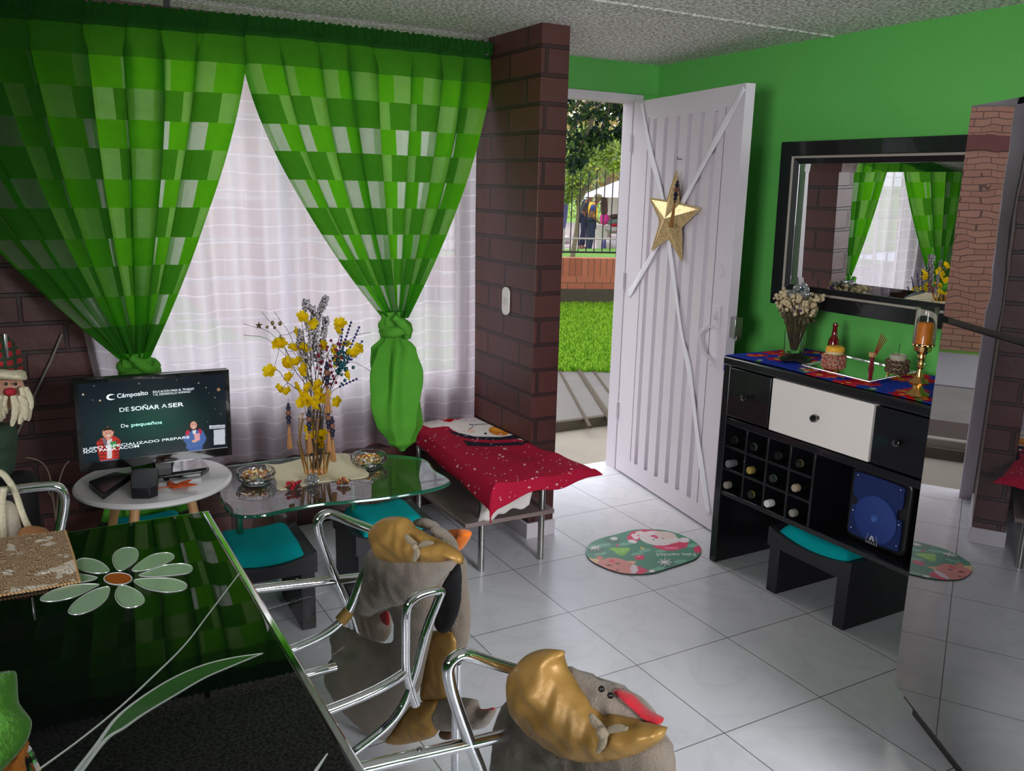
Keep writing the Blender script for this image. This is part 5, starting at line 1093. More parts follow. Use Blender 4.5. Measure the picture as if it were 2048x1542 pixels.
m_pet = M('pale_green_petal', rgb(150, 176, 146), .12, var=.06, vs=10, coat=1); m_pline = M('silver_outline', rgb(190, 196, 190), .2, .3); m_ctr = M('rust_centre', rgb(176, 74, 34), .2, coat=1); m_dgr = M('leaf_green_glass', rgb(50, 88, 44), .12, coat=1)
dz = lambda x, y, e=.0004: onz(x, y, DZ+e)
cF = (236, 1158)
pets = [[(238, 1142), (226, 1125), (228, 1108), (245, 1097), (266, 1096), (276, 1104), (274, 1120), (258, 1134)],
        [(264, 1141), (280, 1125), (305, 1110), (335, 1106), (348, 1112), (342, 1122), (310, 1136), (285, 1142)],
        [(278, 1151), (300, 1142), (330, 1131), (365, 1128), (384, 1134), (378, 1146), (340, 1152), (300, 1154)],
        [(268, 1161), (300, 1157), (345, 1158), (372, 1168), (368, 1180), (335, 1185), (300, 1180), (280, 1172)],
        [(240, 1172), (258, 1174), (280, 1186), (289, 1202), (278, 1212), (255, 1216), (238, 1208), (230, 1190)],
        [(215, 1174), (219, 1182), (212, 1200), (190, 1218), (160, 1229), (141, 1228), (138, 1219), (155, 1200), (185, 1182)],
        [(196, 1169), (188, 1176), (150, 1194), (110, 1203), (84, 1202), (84, 1194), (110, 1180), (150, 1170)],
        [(195, 1156), (170, 1150), (150, 1149), (150, 1165), (175, 1163)],
        [(217, 1144), (214, 1134), (196, 1122), (172, 1117), (156, 1120), (150, 1130), (160, 1140), (190, 1147)]]
for pl in pets:
    Q = smooth([dz(x, y, 0) for x, y in pl], 5, True); c = sum(Q, Vector())/len(Q)
    o = MB().prism([(p.x, p.y) for p in Q], DZ, DZ+.0006).build('daisy_petal', m_pet, dt, smooth_=False)
    MB().tube([Vector((p.x, p.y, DZ+.0008)) for p in Q], .0009, 5, closed=True).build('petal_outline', m_pline, o)
Q = [dz(236+28*math.cos(a), 1158+12*math.sin(a), 0) for a in [2*PI*i/32 for i in range(32)]]; o = MB().prism([(p.x, p.y) for p in Q], DZ, DZ+.0006).build('daisy_centre', m_ctr, dt, smooth_=False); MB().tube([Vector((p.x, p.y, DZ+.0008)) for p in Q], .0012, 5, closed=True).build('centre_outline', m_pline, o)
def band(px_c, ws, name, mt, par):
    C_ = smooth([dz(x, y, 0) for x, y in px_c], 8); k = len(C_); vs = []
    for i, p_ in enumerate(C_):
        tn = (C_[min(i+1, k-1)]-C_[max(i-1, 0)]).normalized(); s = Vector((-tn.y, tn.x, 0)); f = i/(k-1)*(len(ws)-1); a = int(min(f, len(ws)-2)); w_ = ws[a]+(ws[a+1]-ws[a])*(f-a); vs += [p_-s*w_, p_+s*w_]
    vs = [Vector((v.x, v.y, DZ+.0007)) for v in vs]; return MB().add(vs, [(2*i, 2*i+1, 2*i+3, 2*i+2) for i in range(k-1)]).build(name, mt, par, smooth_=False, solid=.0008)
band([(75, 1542), (160, 1480), (240, 1415), (310, 1350), (370, 1290), (420, 1225), (479, 1147)], [.0016, .0015, .001], 'painted_stem', m_pline, dt)
lf = [(200, 1485), (232, 1440), (280, 1400), (340, 1362), (400, 1335), (460, 1318), (525, 1307), (470, 1330), (410, 1355), (350, 1390), (290, 1425), (240, 1460)]
Q = smooth([dz(x, y, 0) for x, y in lf], 4, True); o = MB().prism([(p.x, p.y) for p in Q], DZ, DZ+.0006).build('painted_leaf', m_dgr, dt, smooth_=False)
band([(140, 1560), (190, 1495), (232, 1438), (280, 1398), (340, 1360), (400, 1333), (460, 1317), (526, 1307)], [.0035, .0016, .001], 'leaf_outline', m_pline, o); band([(150, 1560), (210, 1482), (250, 1455), (290, 1427), (350, 1391), (410, 1356), (470, 1330), (526, 1307)], [.0035, .0016, .001], 'leaf_outline', m_pline, o)
band([(620, 1560), (640, 1530), (655, 1508)], [.003, .001], 'painted_stem', m_pline, dt)
# lace placemat at the left
lc = [(-30, 1082), (60, 1070), (130, 1062), (146, 1110), (159, 1163), (80, 1178), (-30, 1196)]
def lacemat():
    m, t, o = NM('tan_lace'); n = t.nodes; L = t.links; p = n.new('ShaderNodeBsdfPrincipled'); L.new(p.outputs[0], o.inputs[0]); c = n.new('ShaderNodeTexCoord')
    v = n.new('ShaderNodeTexVoronoi'); v.inputs['Scale'].default_value = 40; L.new(c.outputs['Object'], v.inputs['Vector']); w2 = n.new('ShaderNodeMath'); w2.operation = 'MULTIPLY'; w2.inputs[1].default_value = 36; L.new(v.outputs['Distance'], w2.inputs[0]); s = n.new('ShaderNodeMath'); s.operation = 'SINE'; L.new(w2.outputs[0], s.inputs[0])
    v2 = n.new('ShaderNodeTexNoise'); v2.inputs['Scale'].default_value = 22; L.new(c.outputs['Object'], v2.inputs['Vector']); r2 = n.new('ShaderNodeValToRGB'); r2.color_ramp.elements[0].position = .56; r2.color_ramp.elements[1].position = .58; L.new(v2.outputs['Fac'], r2.inputs[0])
    rp = n.new('ShaderNodeValToRGB'); rp.color_ramp.elements[0].position = .3; rp.color_ramp.elements[0].color = (*rgb(150, 120, 90), 1); rp.color_ramp.elements[1].position = .7; rp.color_ramp.elements[1].color = (*rgb(196, 164, 128), 1); L.new(s.outputs[0], rp.inputs[0])
    mx = n.new('ShaderNodeMix'); mx.data_type = 'RGBA'; mx.inputs[7].default_value = (*rgb(222, 208, 190), 1); L.new(r2.outputs[0], mx.inputs[0]); L.new(rp.outputs[0], mx.inputs[6]); L.new(mx.outputs[2], p.inputs['Base Color']); p.inputs['Roughness'].default_value = .9
    bu = n.new('ShaderNodeBump'); bu.inputs['Strength'].default_value = .6; bu.inputs['Distance'].default_value = .002; L.new(s.outputs[0], bu.inputs['Height']); L.new(bu.outputs[0], p.inputs['Normal']); return m
m_lace = lacemat(); lq = [onz(x, y, DZ+.004) for x, y in lc]; o = MB().prism([(p.x, p.y) for p in lq], DZ+.001, DZ+.006).build('lace_placemat', m_lace, bevel=.0015); tag(o, 'tan lace placemat at the far left end of the black dining table', 'placemat')
mb = MB()
for i in range(len(lq)-1):
    a, b_ = lq[i], lq[i+1]; k = int((b_-a).length/.006)
    for j in range(k): mb.ball(Vector((*(a.lerp(b_, j/k))[:2], DZ+.004)), .0030, 6)
mb.build('scalloped_edge', M('tan_thread', rgb(170, 134, 92), .9), o)

# ================================================================ CHROME CHAIRS WITH PLUSH COVERS
m_acr = thin_glass('clear_acrylic', (.975, .985, .985), .2)
def chair(label, YF, YN, near_loop=True, extra=None):
    t = thing('dining_chair', label, 'chair', (.68, (YF+YN)/2, 0), group='chrome armchairs around the black table')
    r = .0125
    def side(Y, s):
        arm = smooth([Vector((.87, Y, .53)), Vector((.80, Y, .573)), Vector((.73, Y, .612)), Vector((.685, Y, .638)), Vector((.660, Y, .645)), Vector((.640, Y, .630)), Vector((.642, Y, .595)), Vector((.655, Y, .545)), Vector((.686, Y, .450)), Vector((.725, Y, .33)), Vector((.80, Y, .0+r))], 7)
        MB().tube(arm, r, 14).build('armrest', m_chrome, t)
        MB().tube(smooth([Vector((.37, Y, .475)), Vector((.48, Y, .469)), Vector((.60, Y, .458)), Vector((.686, Y, .450)), Vector((.80, Y, .44)), Vector((.87, Y, .43))], 5), r, 14).build('seat_rail', m_chrome, t)
        MB().tube(smooth([Vector((.37, Y, .475)), Vector((.36, Y, .45)), Vector((.372, Y, .3)), Vector((.40, Y, r))], 6), r, 14).build('leg', m_chrome, t)
        MB().tube([Vector((.87, Y, .43)), Vector((.87, Y, .53))], r, 14).build('back_post', m_chrome, t) if s > 0 else None
        MB().ball((.58, Y, .4735), .006, 8, (1, 1, .4)).build('screw_cap', m_steel, t)
    side(YF, 1)
    if near_loop: side(YN, -1)
    MB().tube(smooth([Vector((.87, YF, .50)), Vector((.875, (YF+YN)/2+.05, .51)), Vector((.87, YF-.28, .50))], 8), r, 12).build('back_rail', m_chrome, t)
    MB().box((.42, YN+.02, .432), (.86, YF-.02, .440)).build('seat', m_acr, t, bevel=.003)
    return t
ch1 = chair('chrome armchair with clear seat nearest the glass table, plush cover on its back', 2.138, 1.62, False)
# near side of the first chair: traced bends
Yn = 1.62
n1 = lambda x, y, Y=Yn: ony(x, y, Y)
def chrome_path(pts, nm, par, r=.0115, m_=None): return MB().tube(smooth(pts, 6), r, 14).build(nm, m_ or m_chrome, par)
chrome_path([n1(640, 1425), n1(665, 1417), n1(735, 1388), n1(785, 1362), n1(815, 1342)], 'seat_rail', ch1)
chrome_path([n1(832, 1410), n1(822, 1380), n1(813, 1340), n1(812, 1280), n1(813, 1225), n1(822, 1203), n1(845, 1188), n1(880, 1182), n1(876, 1200), n1(852, 1262), n1(830, 1345), n1(806, 1410), n1(770, 1455), n1(700, 1510)], 'armrest', ch1, .010)
Ym = 2.0; n2 = lambda x, y: ony(x, y, Ym)
chrome_path([n2(570, 1303), n2(600, 1292), n2(650, 1268), n2(685, 1240), n2(705, 1205), n2(727, 1150), n2(750, 1110), n2(780, 1082)], 'back_brace', ch1)
chrome_path([n2(600, 1352), n2(640, 1341), n2(672, 1333)], 'cross_rail', ch1)
MB().tube([n2(680, 1243), n2(690, 1232), n2(698, 1222)], .0165, 12).build('gold_cord_tie', m_satin, ch1)
for x in (.42, .80): MB().tube([(x, Yn, .44), (x, Yn, .0115)], .0115, 12).build('leg', m_chrome, ch1)
ch2 = chair('chrome armchair with clear seat in the right foreground, plush cover on its back', 1.329, .86)
ch3 = thing('dining_chair', 'chrome armchair at the far left end of the table, fabric bag hung on it', 'chair', (-.05, 2.5, 0), group='chrome armchairs around the black table')
n3 = lambda x, y, Y=2.35: ony(x, y, Y)
chrome_path([n3(-60, 985), n3(0, 983), n3(40, 978), n3(95, 972), n3(118, 976), n3(128, 992), n3(127, 1020), n3(116, 1075), n3(100, 1130)], 'armrest', ch3, .0125)
chrome_path([n3(100, 1130), Vector((.03, 2.38, .3)), Vector((.04, 2.4, .0125))], 'leg', ch3, .0125)
chrome_path([Vector((-.35, 2.35, .45)), Vector((-.1, 2.35, .45)), Vector((.03, 2.36, .44))], 'seat_rail', ch3, .0125)
chrome_path([Vector((-.35, 2.35, .68)), Vector((-.36, 2.35, .4)), Vector((-.35, 2.38, .0125))], 'leg', ch3, .0125)
MB().box((-.42, 2.32, .45), (.0, 2.75, .47)).build('seat', m_acr, ch3, bevel=.004)

CN = Vector((-.96, -.28, 0)).normalized()
def cover_piece(pts, P0, th, nm, mt, par, back=1.0, off=0, nrm=CN, rings=8):
    P0 = Vector(P0)+nrm*off; return MB().pillow([onp(x, y, P0, nrm) for x, y in pts], nrm, th, rings=rings, back=back, wr=.13).build(nm, mt, par, ang=3)
def three_leaf(px, P0, off, par, s=1.0, rot=0):
    mb = MB(); P0 = Vector(P0)+CN*off; c = onp(*px, P0, CN)
    for a in (rot, rot+2.0, rot+4.1):
        pl = []
        for k in range(10): b_ = 2*PI*k/10; u = 20*s+21*s*math.cos(b_); v_ = 7.5*s*math.sin(b_)*(1+.3*math.sin(3*b_)); pl.append(onp(px[0]+u*math.cos(a)-v_*math.sin(a), px[1]+u*math.sin(a)+v_*math.cos(a), P0, CN))
        mb.pillow(pl, CN, .005, rings=4)
    mb.ball(c+CN*.006, .010*s, 10); return mb.build('felt_leaf_badge', M('grey_felt_leaf', rgb(140, 128, 108), .95, var=.15, vs=60, bump=.4, bs=200), par)
# cover 1
Q1 = (.83, 1.9, 0)
cv = thing('chair_cover', 'plush snow figure chair cover with gold cap and orange nose on the middle chair', 'chair cover', (.83, 1.9, .3))
cover_piece([(745, 1130), (722, 1180), (722, 1222), (735, 1232), (780, 1222), (792, 1260), (782, 1285), (750, 1283), (720, 1270), (695, 1255), (668, 1253), (664, 1280), (668, 1310), (654, 1330), (655, 1365), (680, 1410), (720, 1455), (765, 1480), (800, 1440), (838, 1380), (850, 1330), (868, 1250), (880, 1180), (900, 1135), (850, 1110), (790, 1110)], Q1, .035, 'cover_body', m_plush, cv, back=1, off=.035)
cover_piece([(744, 1095), (728, 1140), (718, 1190), (722, 1222), (738, 1234), (760, 1222), (800, 1215), (850, 1195), (880, 1160), (912, 1130), (900, 1100), (840, 1080), (780, 1075)], Q1, .042, 'head_back', m_plush, cv, off=.055)
cover_piece([(900, 1110), (926, 1120), (932, 1180), (938, 1240), (930, 1300), (900, 1330), (880, 1280), (888, 1200), (890, 1150)], Q1, .03, 'cover_front', m_plush, cv, off=-.06)
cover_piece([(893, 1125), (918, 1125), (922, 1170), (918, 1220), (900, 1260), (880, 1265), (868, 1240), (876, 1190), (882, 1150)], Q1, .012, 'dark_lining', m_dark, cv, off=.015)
cover_piece([(848, 1270), (905, 1265), (912, 1320), (900, 1370), (893, 1400), (843, 1402), (845, 1340)], Q1, .012, 'gold_skirt', m_satin, cv, off=-.01)
hp = cover_piece([(744, 1062), (752, 1045), (775, 1034), (806, 1034), (818, 1048), (838, 1062), (880, 1082), (915, 1105), (926, 1130), (905, 1118), (880, 1126), (820, 1128), (772, 1122), (755, 1100)], Q1, .04, 'gold_cap', m_satin, cv, off=.075)
three_leaf((835, 1092), Q1, .112, cv, .82, -.25)
cover_piece([(828, 1042), (845, 1036), (868, 1046), (876, 1056), (865, 1060), (838, 1052)], Q1, .018, 'ear', m_plush, cv, off=.0); cover_piece([(864, 1060), (872, 1052), (890, 1062), (908, 1085), (914, 1105), (900, 1096), (880, 1080)], Q1, .018, 'ear', m_plush, cv, off=.02)
cover_piece([(893, 1062), (925, 1058), (940, 1066), (936, 1080), (918, 1103), (908, 1085)], Q1, .02, 'carrot_nose', m_orange, cv, off=-.05)
cover_piece([(706, 1200), (716, 1182), (735, 1178), (775, 1220), (778, 1270), (760, 1285), (720, 1270), (700, 1235)], Q1, .025, 'inner_front', m_plushb, cv, off=-.07)
cover_piece([(760, 1228), (775, 1222), (778, 1250), (766, 1245)], Q1, .006, 'red_cheek', m_red, cv, off=-.04)
cover_piece([(820, 1412), (870, 1400), (880, 1415), (875, 1465), (850, 1480), (800, 1490), (770, 1490), (790, 1450)], Q1, .03, 'gold_sleeve', m_satin, cv, off=.0)
cover_piece([(868, 1402), (920, 1395), (950, 1400), (956, 1420), (985, 1416), (988, 1430), (970, 1455), (930, 1462), (890, 1462), (870, 1448)], Q1, .028, 'plush_hand', m_plush, cv, off=-.01)
cover_piece([(880, 1462), (905, 1460), (905, 1475), (893, 1480), (882, 1475)], Q1, .008, 'brown_cuff', M('brown_cuff', rgb(86, 56, 34), .7), cv, off=-.01)
MB().tube(smooth([onp(x, y, Q1, CN)-CN*.0 for x, y in ((957, 1419), (975, 1419), (988, 1417))], 4), [.0015]*6+[.003]*3, 6).build('red_cord', m_red, cv)
# cover 2
Q2 = (.86, 1.12, 0)
cv2 = thing('chair_cover', 'plush figure chair cover with large gold cap in the right foreground', 'chair cover', (.86, 1.12, .4))
cover_piece([(1015, 1400), (1000, 1420), (990, 1470), (985, 1560), (1000, 1640), (1150, 1680), (1340, 1640), (1352, 1560), (1340, 1490), (1325, 1470), (1300, 1420), (1240, 1370), (1180, 1350), (1130, 1335), (1060, 1350)], Q2, .05, 'cover_body', m_plush, cv2, off=-.02)
cover_piece([(1020, 1350), (1028, 1335), (1050, 1312), (1080, 1299), (1105, 1298), (1124, 1302), (1127, 1312), (1121, 1322), (1130, 1345), (1150, 1370), (1180, 1405), (1205, 1430), (1222, 1428), (1260, 1438), (1300, 1448), (1325, 1455), (1330, 1468), (1318, 1485), (1270, 1510), (1210, 1523), (1150, 1518), (1095, 1490), (1050, 1445), (1026, 1400)], Q2, .055, 'gold_cap', m_satin, cv2, off=.03)
three_leaf((1210, 1462), Q2, .078, cv2, 1.15, -.15)
cover_piece([(1126, 1334), (1170, 1350), (1225, 1378), (1260, 1405), (1295, 1435), (1305, 1452), (1250, 1442), (1205, 1432), (1160, 1390)], Q2, .03, 'face', m_plush, cv2, off=.0)
mb = MB()
for p_ in ((1203, 1378), (1221, 1391)): mb.ball(onp(*p_, Vector(Q2)+CN*.028, CN), .006, 10)
mb.build('bead_eye', m_plas, cv2)
cover_piece([(1228, 1380), (1240, 1380), (1262, 1392), (1288, 1418), (1318, 1434), (1325, 1445), (1312, 1448), (1285, 1430), (1262, 1408), (1245, 1394)], Q2, .014, 'red_mouth', m_red, cv2, off=.0)
# left: santa doll standing behind the far chair
Q3 = Vector((0, 2.55, 0)); QN = Vector((.0, -1, 0))
def cp3(pts, th, nm, mt, par, off=0, back=1): return cover_piece(pts, Q3, th, nm, mt, par, back, off, QN)
sd3 = thing('santa_doll', 'cloth santa doll with yarn beard and red plaid hat at the left edge', 'doll', (-.08, 2.6, .45))
m_plaid = brickmat('red_plaid', rgb(176, 26, 36), rgb(150, 20, 30), rgb(40, 60, 40), .022, .022, .005, .8, .2, 'XZ', off=0)
m_yarn = M('cream_yarn', rgb(214, 204, 176), .95, var=.15, vs=60, bump=.5, bs=150)
cp3([(-40, 700), (-30, 675), (0, 668), (25, 680), (42, 705), (44, 745), (0, 750), (-45, 748)], .05, 'hat', m_plaid, sd3, .02)
cp3([(-50, 738), (0, 735), (45, 740), (53, 750), (50, 760), (0, 757), (-50, 762)], .035, 'hat_brim', m_yarn, sd3, .045)
cp3([(-45, 758), (0, 756), (44, 760), (44, 790), (20, 820), (-20, 820), (-45, 790)], .045, 'face', M('doll_face', rgb(222, 170, 146), .8), sd3, .0)
mb = MB()
for px_ in (12, 31): mb.ball(ony(px_, 768, 2.50), .0045, 8)
mb.build('eye', m_plas, sd3); MB().ball(ony(21, 784, 2.50), .014, 14, (1, .8, .8)).build('nose', M('nose_red', rgb(170, 34, 50), .8), sd3)
mb = MB()
for i in range(30):
    x0_ = -30+i*2.9; s = 1 if x0_ > 18 else -1; a = ony(20+(x0_-20)*.75+s*6, 775 if abs(x0_-20) > 22 else 792, 2.49+.01*math.sin(i)); b_ = ony(x0_+s*8+6*math.sin(i*1.7), 838+14*math.sin(i*2.3)-abs(x0_-20)*.35, 2.485+.012*math.cos(i*2)); mb.tube(smooth([a, a.lerp(b_, .5)+Vector((.006*s, -.01, 0)), b_], 4), [.006, .0065, .007, .0075, .008, .0075, .007, .0065, .004], 8)
mb.build('yarn_beard', m_yarn, sd3)
cp3([(-50, 830), (0, 845), (32, 850), (34, 900), (26, 945), (-10, 960), (-60, 960)], .06, 'body', M('dark_green_felt', rgb(46, 66, 50), .95, var=.2, vs=30), sd3, -.02)
MB().tube(smooth([ony(10, 668, 2.42), ony(12, 690, 2.42), ony(14, 715, 2.43)], 4), .0035, 8).build('hook', m_steel, sd3)
MB().box((-.20, 2.50, .45), (.0, 2.66, .72)).build('legs', m_dark, sd3, bevel=.03)
# bag hanging on the left chair
bg_ = thing('tote_bag', 'cream cloth bag with long straps hanging on the far left chair', 'bag', (-.08, 2.3, .47))
Q4 = Vector((0, 2.28, 0)); f4 = lambda x, y, o=0: ony(x, y, 2.28+o)
MB().tube(smooth([f4(-30, 950), f4(0, 945), f4(20, 965), f4(32, 990), f4(42, 1020), f4(52, 1045), f4(62, 1062)], 6), .0075, 8).build('strap', m_yarn, bg_); MB().tube(smooth([f4(8, 975, -.02), f4(4, 1000, -.02), f4(5, 1040, -.02), f4(8, 1078, -.02)], 5), .008, 8).build('strap', m_yarn, bg_)
MB().pillow([f4(x, y) for x, y in ((-30, 1000), (10, 1000), (30, 1010), (42, 1050), (45, 1082), (-30, 1090))], QN, .02).build('bag_body', M('cream_canvas', rgb(190, 180, 162), .9, var=.1, bump=.3, bs=80), bg_)
ps = MB().pillow([f4(x, y, -.03) for x, y in ((38, 1062), (60, 1052), (90, 1056), (100, 1068), (98, 1080), (40, 1088))], QN, .02).build('purse', M('tan_leather', rgb(170, 116, 74), .5, var=.15, bump=.1)); tag(ps, 'small tan leather purse lying beyond the lace placemat', 'purse')
# bare twig in the corner, cable on the wall
tw = thing('dry_twigs', 'thin bare twigs standing in the dark corner left of the television', 'twigs', (.03, 3.2, 0)); mb = MB()
for pth in (((118, 1090), (112, 1040), (102, 965), (92, 935), (75, 920), (52, 915)), ((112, 1060), (115, 1000), (118, 965), (128, 935), (138, 922)), ((112, 1040), (106, 1000), (98, 985), (90, 975))): mb.tube(smooth([ony(x, y, 3.2) for x, y in pth], 5), .0022, 5)
b0_ = ony(118, 1090, 3.2); mb.tube([b0_, Vector((b0_.x, 3.2, .12))], .003, 5); mb.build('twig', M('pale_twig', rgb(120, 106, 90), .9), tw); MB().lathe([(0, 0), (.06, 0), (.08, .12), (.075, .14), (0, .13)], (b0_.x, 3.2, 0), 20).build('pot', m_black, tw)
wc = MB().tube([onp(x, y, (0, 3.64, 0), Vector((0, 1, 0))) for x, y in ((124, 668), (100, 725), (70, 788), (38, 860), (20, 900))], .004, 6).build('wall_cable', M('grey_cable', rgb(140, 132, 128), .6)); tag(wc, 'grey cable running slanting down the dark brick wall left of the window', 'cable')
# green felt leaf-shaped chair cover at the bottom left
Q5 = Vector((-.05, 1.12, .9)); N5 = Vector((.2, -.7, .69)).normalized()
gcv = thing('chair_cover', 'green felt chair cover with orange fringe at the bottom left corner', 'chair cover', (-.1, 1.1, .7))
cover_piece([(-60, 1350), (0, 1343), (25, 1341), (34, 1350), (37, 1400), (45, 1415), (60, 1435), (64, 1448), (58, 1475), (42, 1500), (0, 1545), (-60, 1580)], Q5, .02, 'green_felt', M('green_felt', rgb(64, 124, 24), .95, var=.15, vs=30, bump=.4, bs=150, sheen=.3), gcv, nrm=N5)
cover_piece([(30, 1502), (55, 1482), (58, 1490), (50, 1520), (54, 1545), (45, 1600), (0, 1620), (-20, 1560)], Q5, .02, 'orange_fringe', M('orange_yarn', rgb(186, 110, 44), .95, var=.3, vs=60, bump=.6, bs=120), gcv, nrm=N5, off=-.03)
ch4 = thing('dining_chair', 'chrome chair of which one tube shows at the bottom left corner', 'chair', (-.15, 1.0, 0), group='chrome armchairs around the black table')
MB().tube(smooth([onz(20, 1470, .83), onz(52, 1500, .82), onz(66, 1530, .80), onz(85, 1580, .78)], 5), .006, 10).build('armrest', m_chrome, ch4)
a = onz(85, 1580, .78)
# ================================================================ OUTDOORS
ZO = -.03
m_conc = M('weathered_concrete', rgb(108, 103, 99), .9, var=.25, vs=3, bump=.3, bs=40)
m_conc2 = M('pale_concrete_step', rgb(140, 131, 120), .9, var=.12, vs=5, bump=.3, bs=60)
m_cdark = M('dark_concrete_edge', rgb(80, 70, 58), .95, var=.25, vs=12, bump=.4, bs=50)  # darker brownish concrete for curb, grooves and wall base
m_lawn = M('lawn_soil_green', rgb(88, 132, 38), .95, var=.3, vs=9, bump=.5, bs=50)
m_asph = M('grey_road', rgb(128, 126, 128), .9, var=.1, vs=6, bump=.2, bs=80)
m_pave = M('pink_park_paving', rgb(150, 136, 136), .9, var=.1, vs=2, bump=.2, bs=20)
def gp(x, y, z=ZO): return onz(x, y, z)
struct(B('step_path', (-6, 3.82, -.3), (6, 4.79, -.1), m_conc2, bevel=0))
L1 = gp(1100, 742); L2 = gp(1260, 745.5); dl = (L2-L1).normalized()
La = L1-dl*5.3; Lb = L2+dl*6
pth = MB().prism([(-8, 4.79), (12, 4.79), (12, 6.2-.0), (Lb.x, Lb.y), (La.x, La.y), (-8, 8.0)], -.25, ZO)
struct(B('curb_edge', (-8, 4.785, -.25), (12, 4.83, ZO+.001), m_cdark, bevel=.004))
Wd0 = gp(1122, 606); Wd1 = gp(1248, 607); wd = (Wd1-Wd0).normalized(); wn_ = Vector((-wd.y, wd.x, 0))
if wn_.y < 0: wn_ = -wn_
Wm = (Wd0+Wd1)/2
WA = Wm-wd*2.6; WB = Wm+wd*9
struct(MB().prism([(-8, 4.83), (12, 4.83), (Lb.x+4, Lb.y-1), (Lb.x, Lb.y), (L2.x, L2.y), (L1.x, L1.y), (La.x, La.y), (-8, La.y)], -.25, ZO).build('concrete_path', m_conc))
struct(MB().prism([(La.x, La.y), (L1.x, L1.y), (L2.x, L2.y), (Lb.x, Lb.y), (Lb.x+4, Lb.y-1), (14, 5), (20, 20), (-8, 20), (-8, La.y)], -.35, ZO-.004).build('lawn', m_lawn))
# drainage channel in the path
ca, cb_ = gp(1158, 743), gp(1216, 832)
for off in (-.17, 0, .13):
    s = (cb_-ca).normalized(); nrm = Vector((-s.y, s.x, 0)); MB().tube([ca+nrm*off+Vector((0, 0, .001)), cb_+s*.3+nrm*off+Vector((0, 0, .001))], .012 if off else .022, 6).build('path_groove', m_cdark)
    tag(bpy.data.objects[[o.name for o in bpy.data.objects if o.name.startswith('path_groove')][-1]], kind='structure')
def grass(name, poly, n, h, label, zb=ZO, cols=None, wd_=.006):
    mb = MB(); xs = [p[0] for p in poly]; ysx = [p[1] for p in poly]; k = 0
    def inside(x, y):
        r = False
        for i in range(len(poly)):
            (x0_, y0_), (x1_, y1_) = poly[i], poly[(i+1) % len(poly)]
            if (y0_ > y) != (y1_ > y) and x < (x1_-x0_)*(y-y0_)/(y1_-y0_)+x0_: r = not r
        return r
    while k < n:
        x, y = random.uniform(min(xs), max(xs)), random.uniform(min(ysx), max(ysx))
        if not inside(x, y): continue
        k += 1; a = random.random()*6.28; hh = h*random.uniform(.5, 1.2); lx, ly = random.gauss(0, hh*.5), random.gauss(0, hh*.5); w2 = wd_*random.uniform(.7, 1.4)
        dx, dy = w2*math.cos(a), w2*math.sin(a); mb.m = random.randrange(3)
        mb.add([(x-dx, y-dy, zb-.005), (x+dx, y+dy, zb-.005), (x+lx*.6+dx*.5, y+ly*.6+dy*.5, zb+hh*.7), (x+lx, y+ly, zb+hh)], [(0, 1, 2), (0, 2, 3)])
    o = mb.build(name, cols, smooth_=False); tag(o, label, 'grass', kind='stuff')
def leafm(nm, c, tr=.35): return cloth(nm, c, tuple(min(1, v*1.5) for v in c), 1-tr, 0)
gcol = [leafm('grass_blade', rgb(120, 164, 44)), leafm('grass_blade_light', rgb(152, 188, 66)), leafm('grass_blade_deep', rgb(86, 132, 34))]
grass('grass_blades', [tuple(gp(1085, 742)[:2]), tuple(gp(1275, 746)[:2]), tuple((gp(1275, 610)+wd*.3)[:2]), tuple(gp(1085, 610)[:2])], 26000, .06, 'short bright green lawn between the path and the low brick wall', ZO-.004, gcol, .010)
# low brick wall with concrete base
bw = thing('garden_wall', 'low red brick wall on a concrete base beyond the lawn', 'wall', Wm)
def wallmat():
    m, t, o = NM('red_garden_brick'); n = t.nodes; L = t.links; p = n.new('ShaderNodeBsdfPrincipled'); L.new(p.outputs[0], o.inputs[0])
    c = n.new('ShaderNodeTexCoord'); mpn = n.new('ShaderNodeMapping'); mpn.inputs['Rotation'].default_value = (0, 0, -math.atan2(wd.y, wd.x)); L.new(c.outputs['Object'], mpn.inputs[0])
    s = n.new('ShaderNodeSeparateXYZ'); L.new(mpn.outputs[0], s.inputs[0]); cb = n.new('ShaderNodeCombineXYZ'); L.new(s.outputs[0], cb.inputs[0]); L.new(s.outputs[2], cb.inputs[1])
    def br(w_, h_, off):
        b = n.new('ShaderNodeTexBrick'); L.new(cb.outputs[0], b.inputs['Vector']); b.offset = off; b.inputs['Scale'].default_value = 1; b.inputs['Brick Width'].default_value = w_; b.inputs['Row Height'].default_value = h_; b.inputs['Mortar Size'].default_value = .006
        b.inputs['Color1'].default_value = (*rgb(182, 104, 78), 1); b.inputs['Color2'].default_value = (*rgb(160, 88, 64), 1); b.inputs['Mortar'].default_value = (*rgb(112, 78, 62), 1); return b
    b1 = br(.245, .095, .5); b2 = br(.088, 1.0, 0); gt = n.new('ShaderNodeMath'); gt.operation = 'GREATER_THAN'; gt.inputs[1].default_value = .375; L.new(s.outputs[2], gt.inputs[0])
    mx = n.new('ShaderNodeMix'); mx.data_type = 'RGBA'; L.new(gt.outputs[0], mx.inputs[0]); L.new(b1.outputs['Color'], mx.inputs[6]); L.new(b2.outputs['Color'], mx.inputs[7]); L.new(mx.outputs[2], p.inputs['Base Color']); p.inputs['Roughness'].default_value = .85
    return m
WZ1 = ony(1185, 517, Wm.y).z; WZ0 = ony(1185, 578, Wm.y).z
MB().prism([tuple(WA[:2]), tuple(WB[:2]), tuple((WB+wn_*.22)[:2]), tuple((WA+wn_*.22)[:2])], WZ0, WZ1).build('brick_courses', wallmat(), bw)
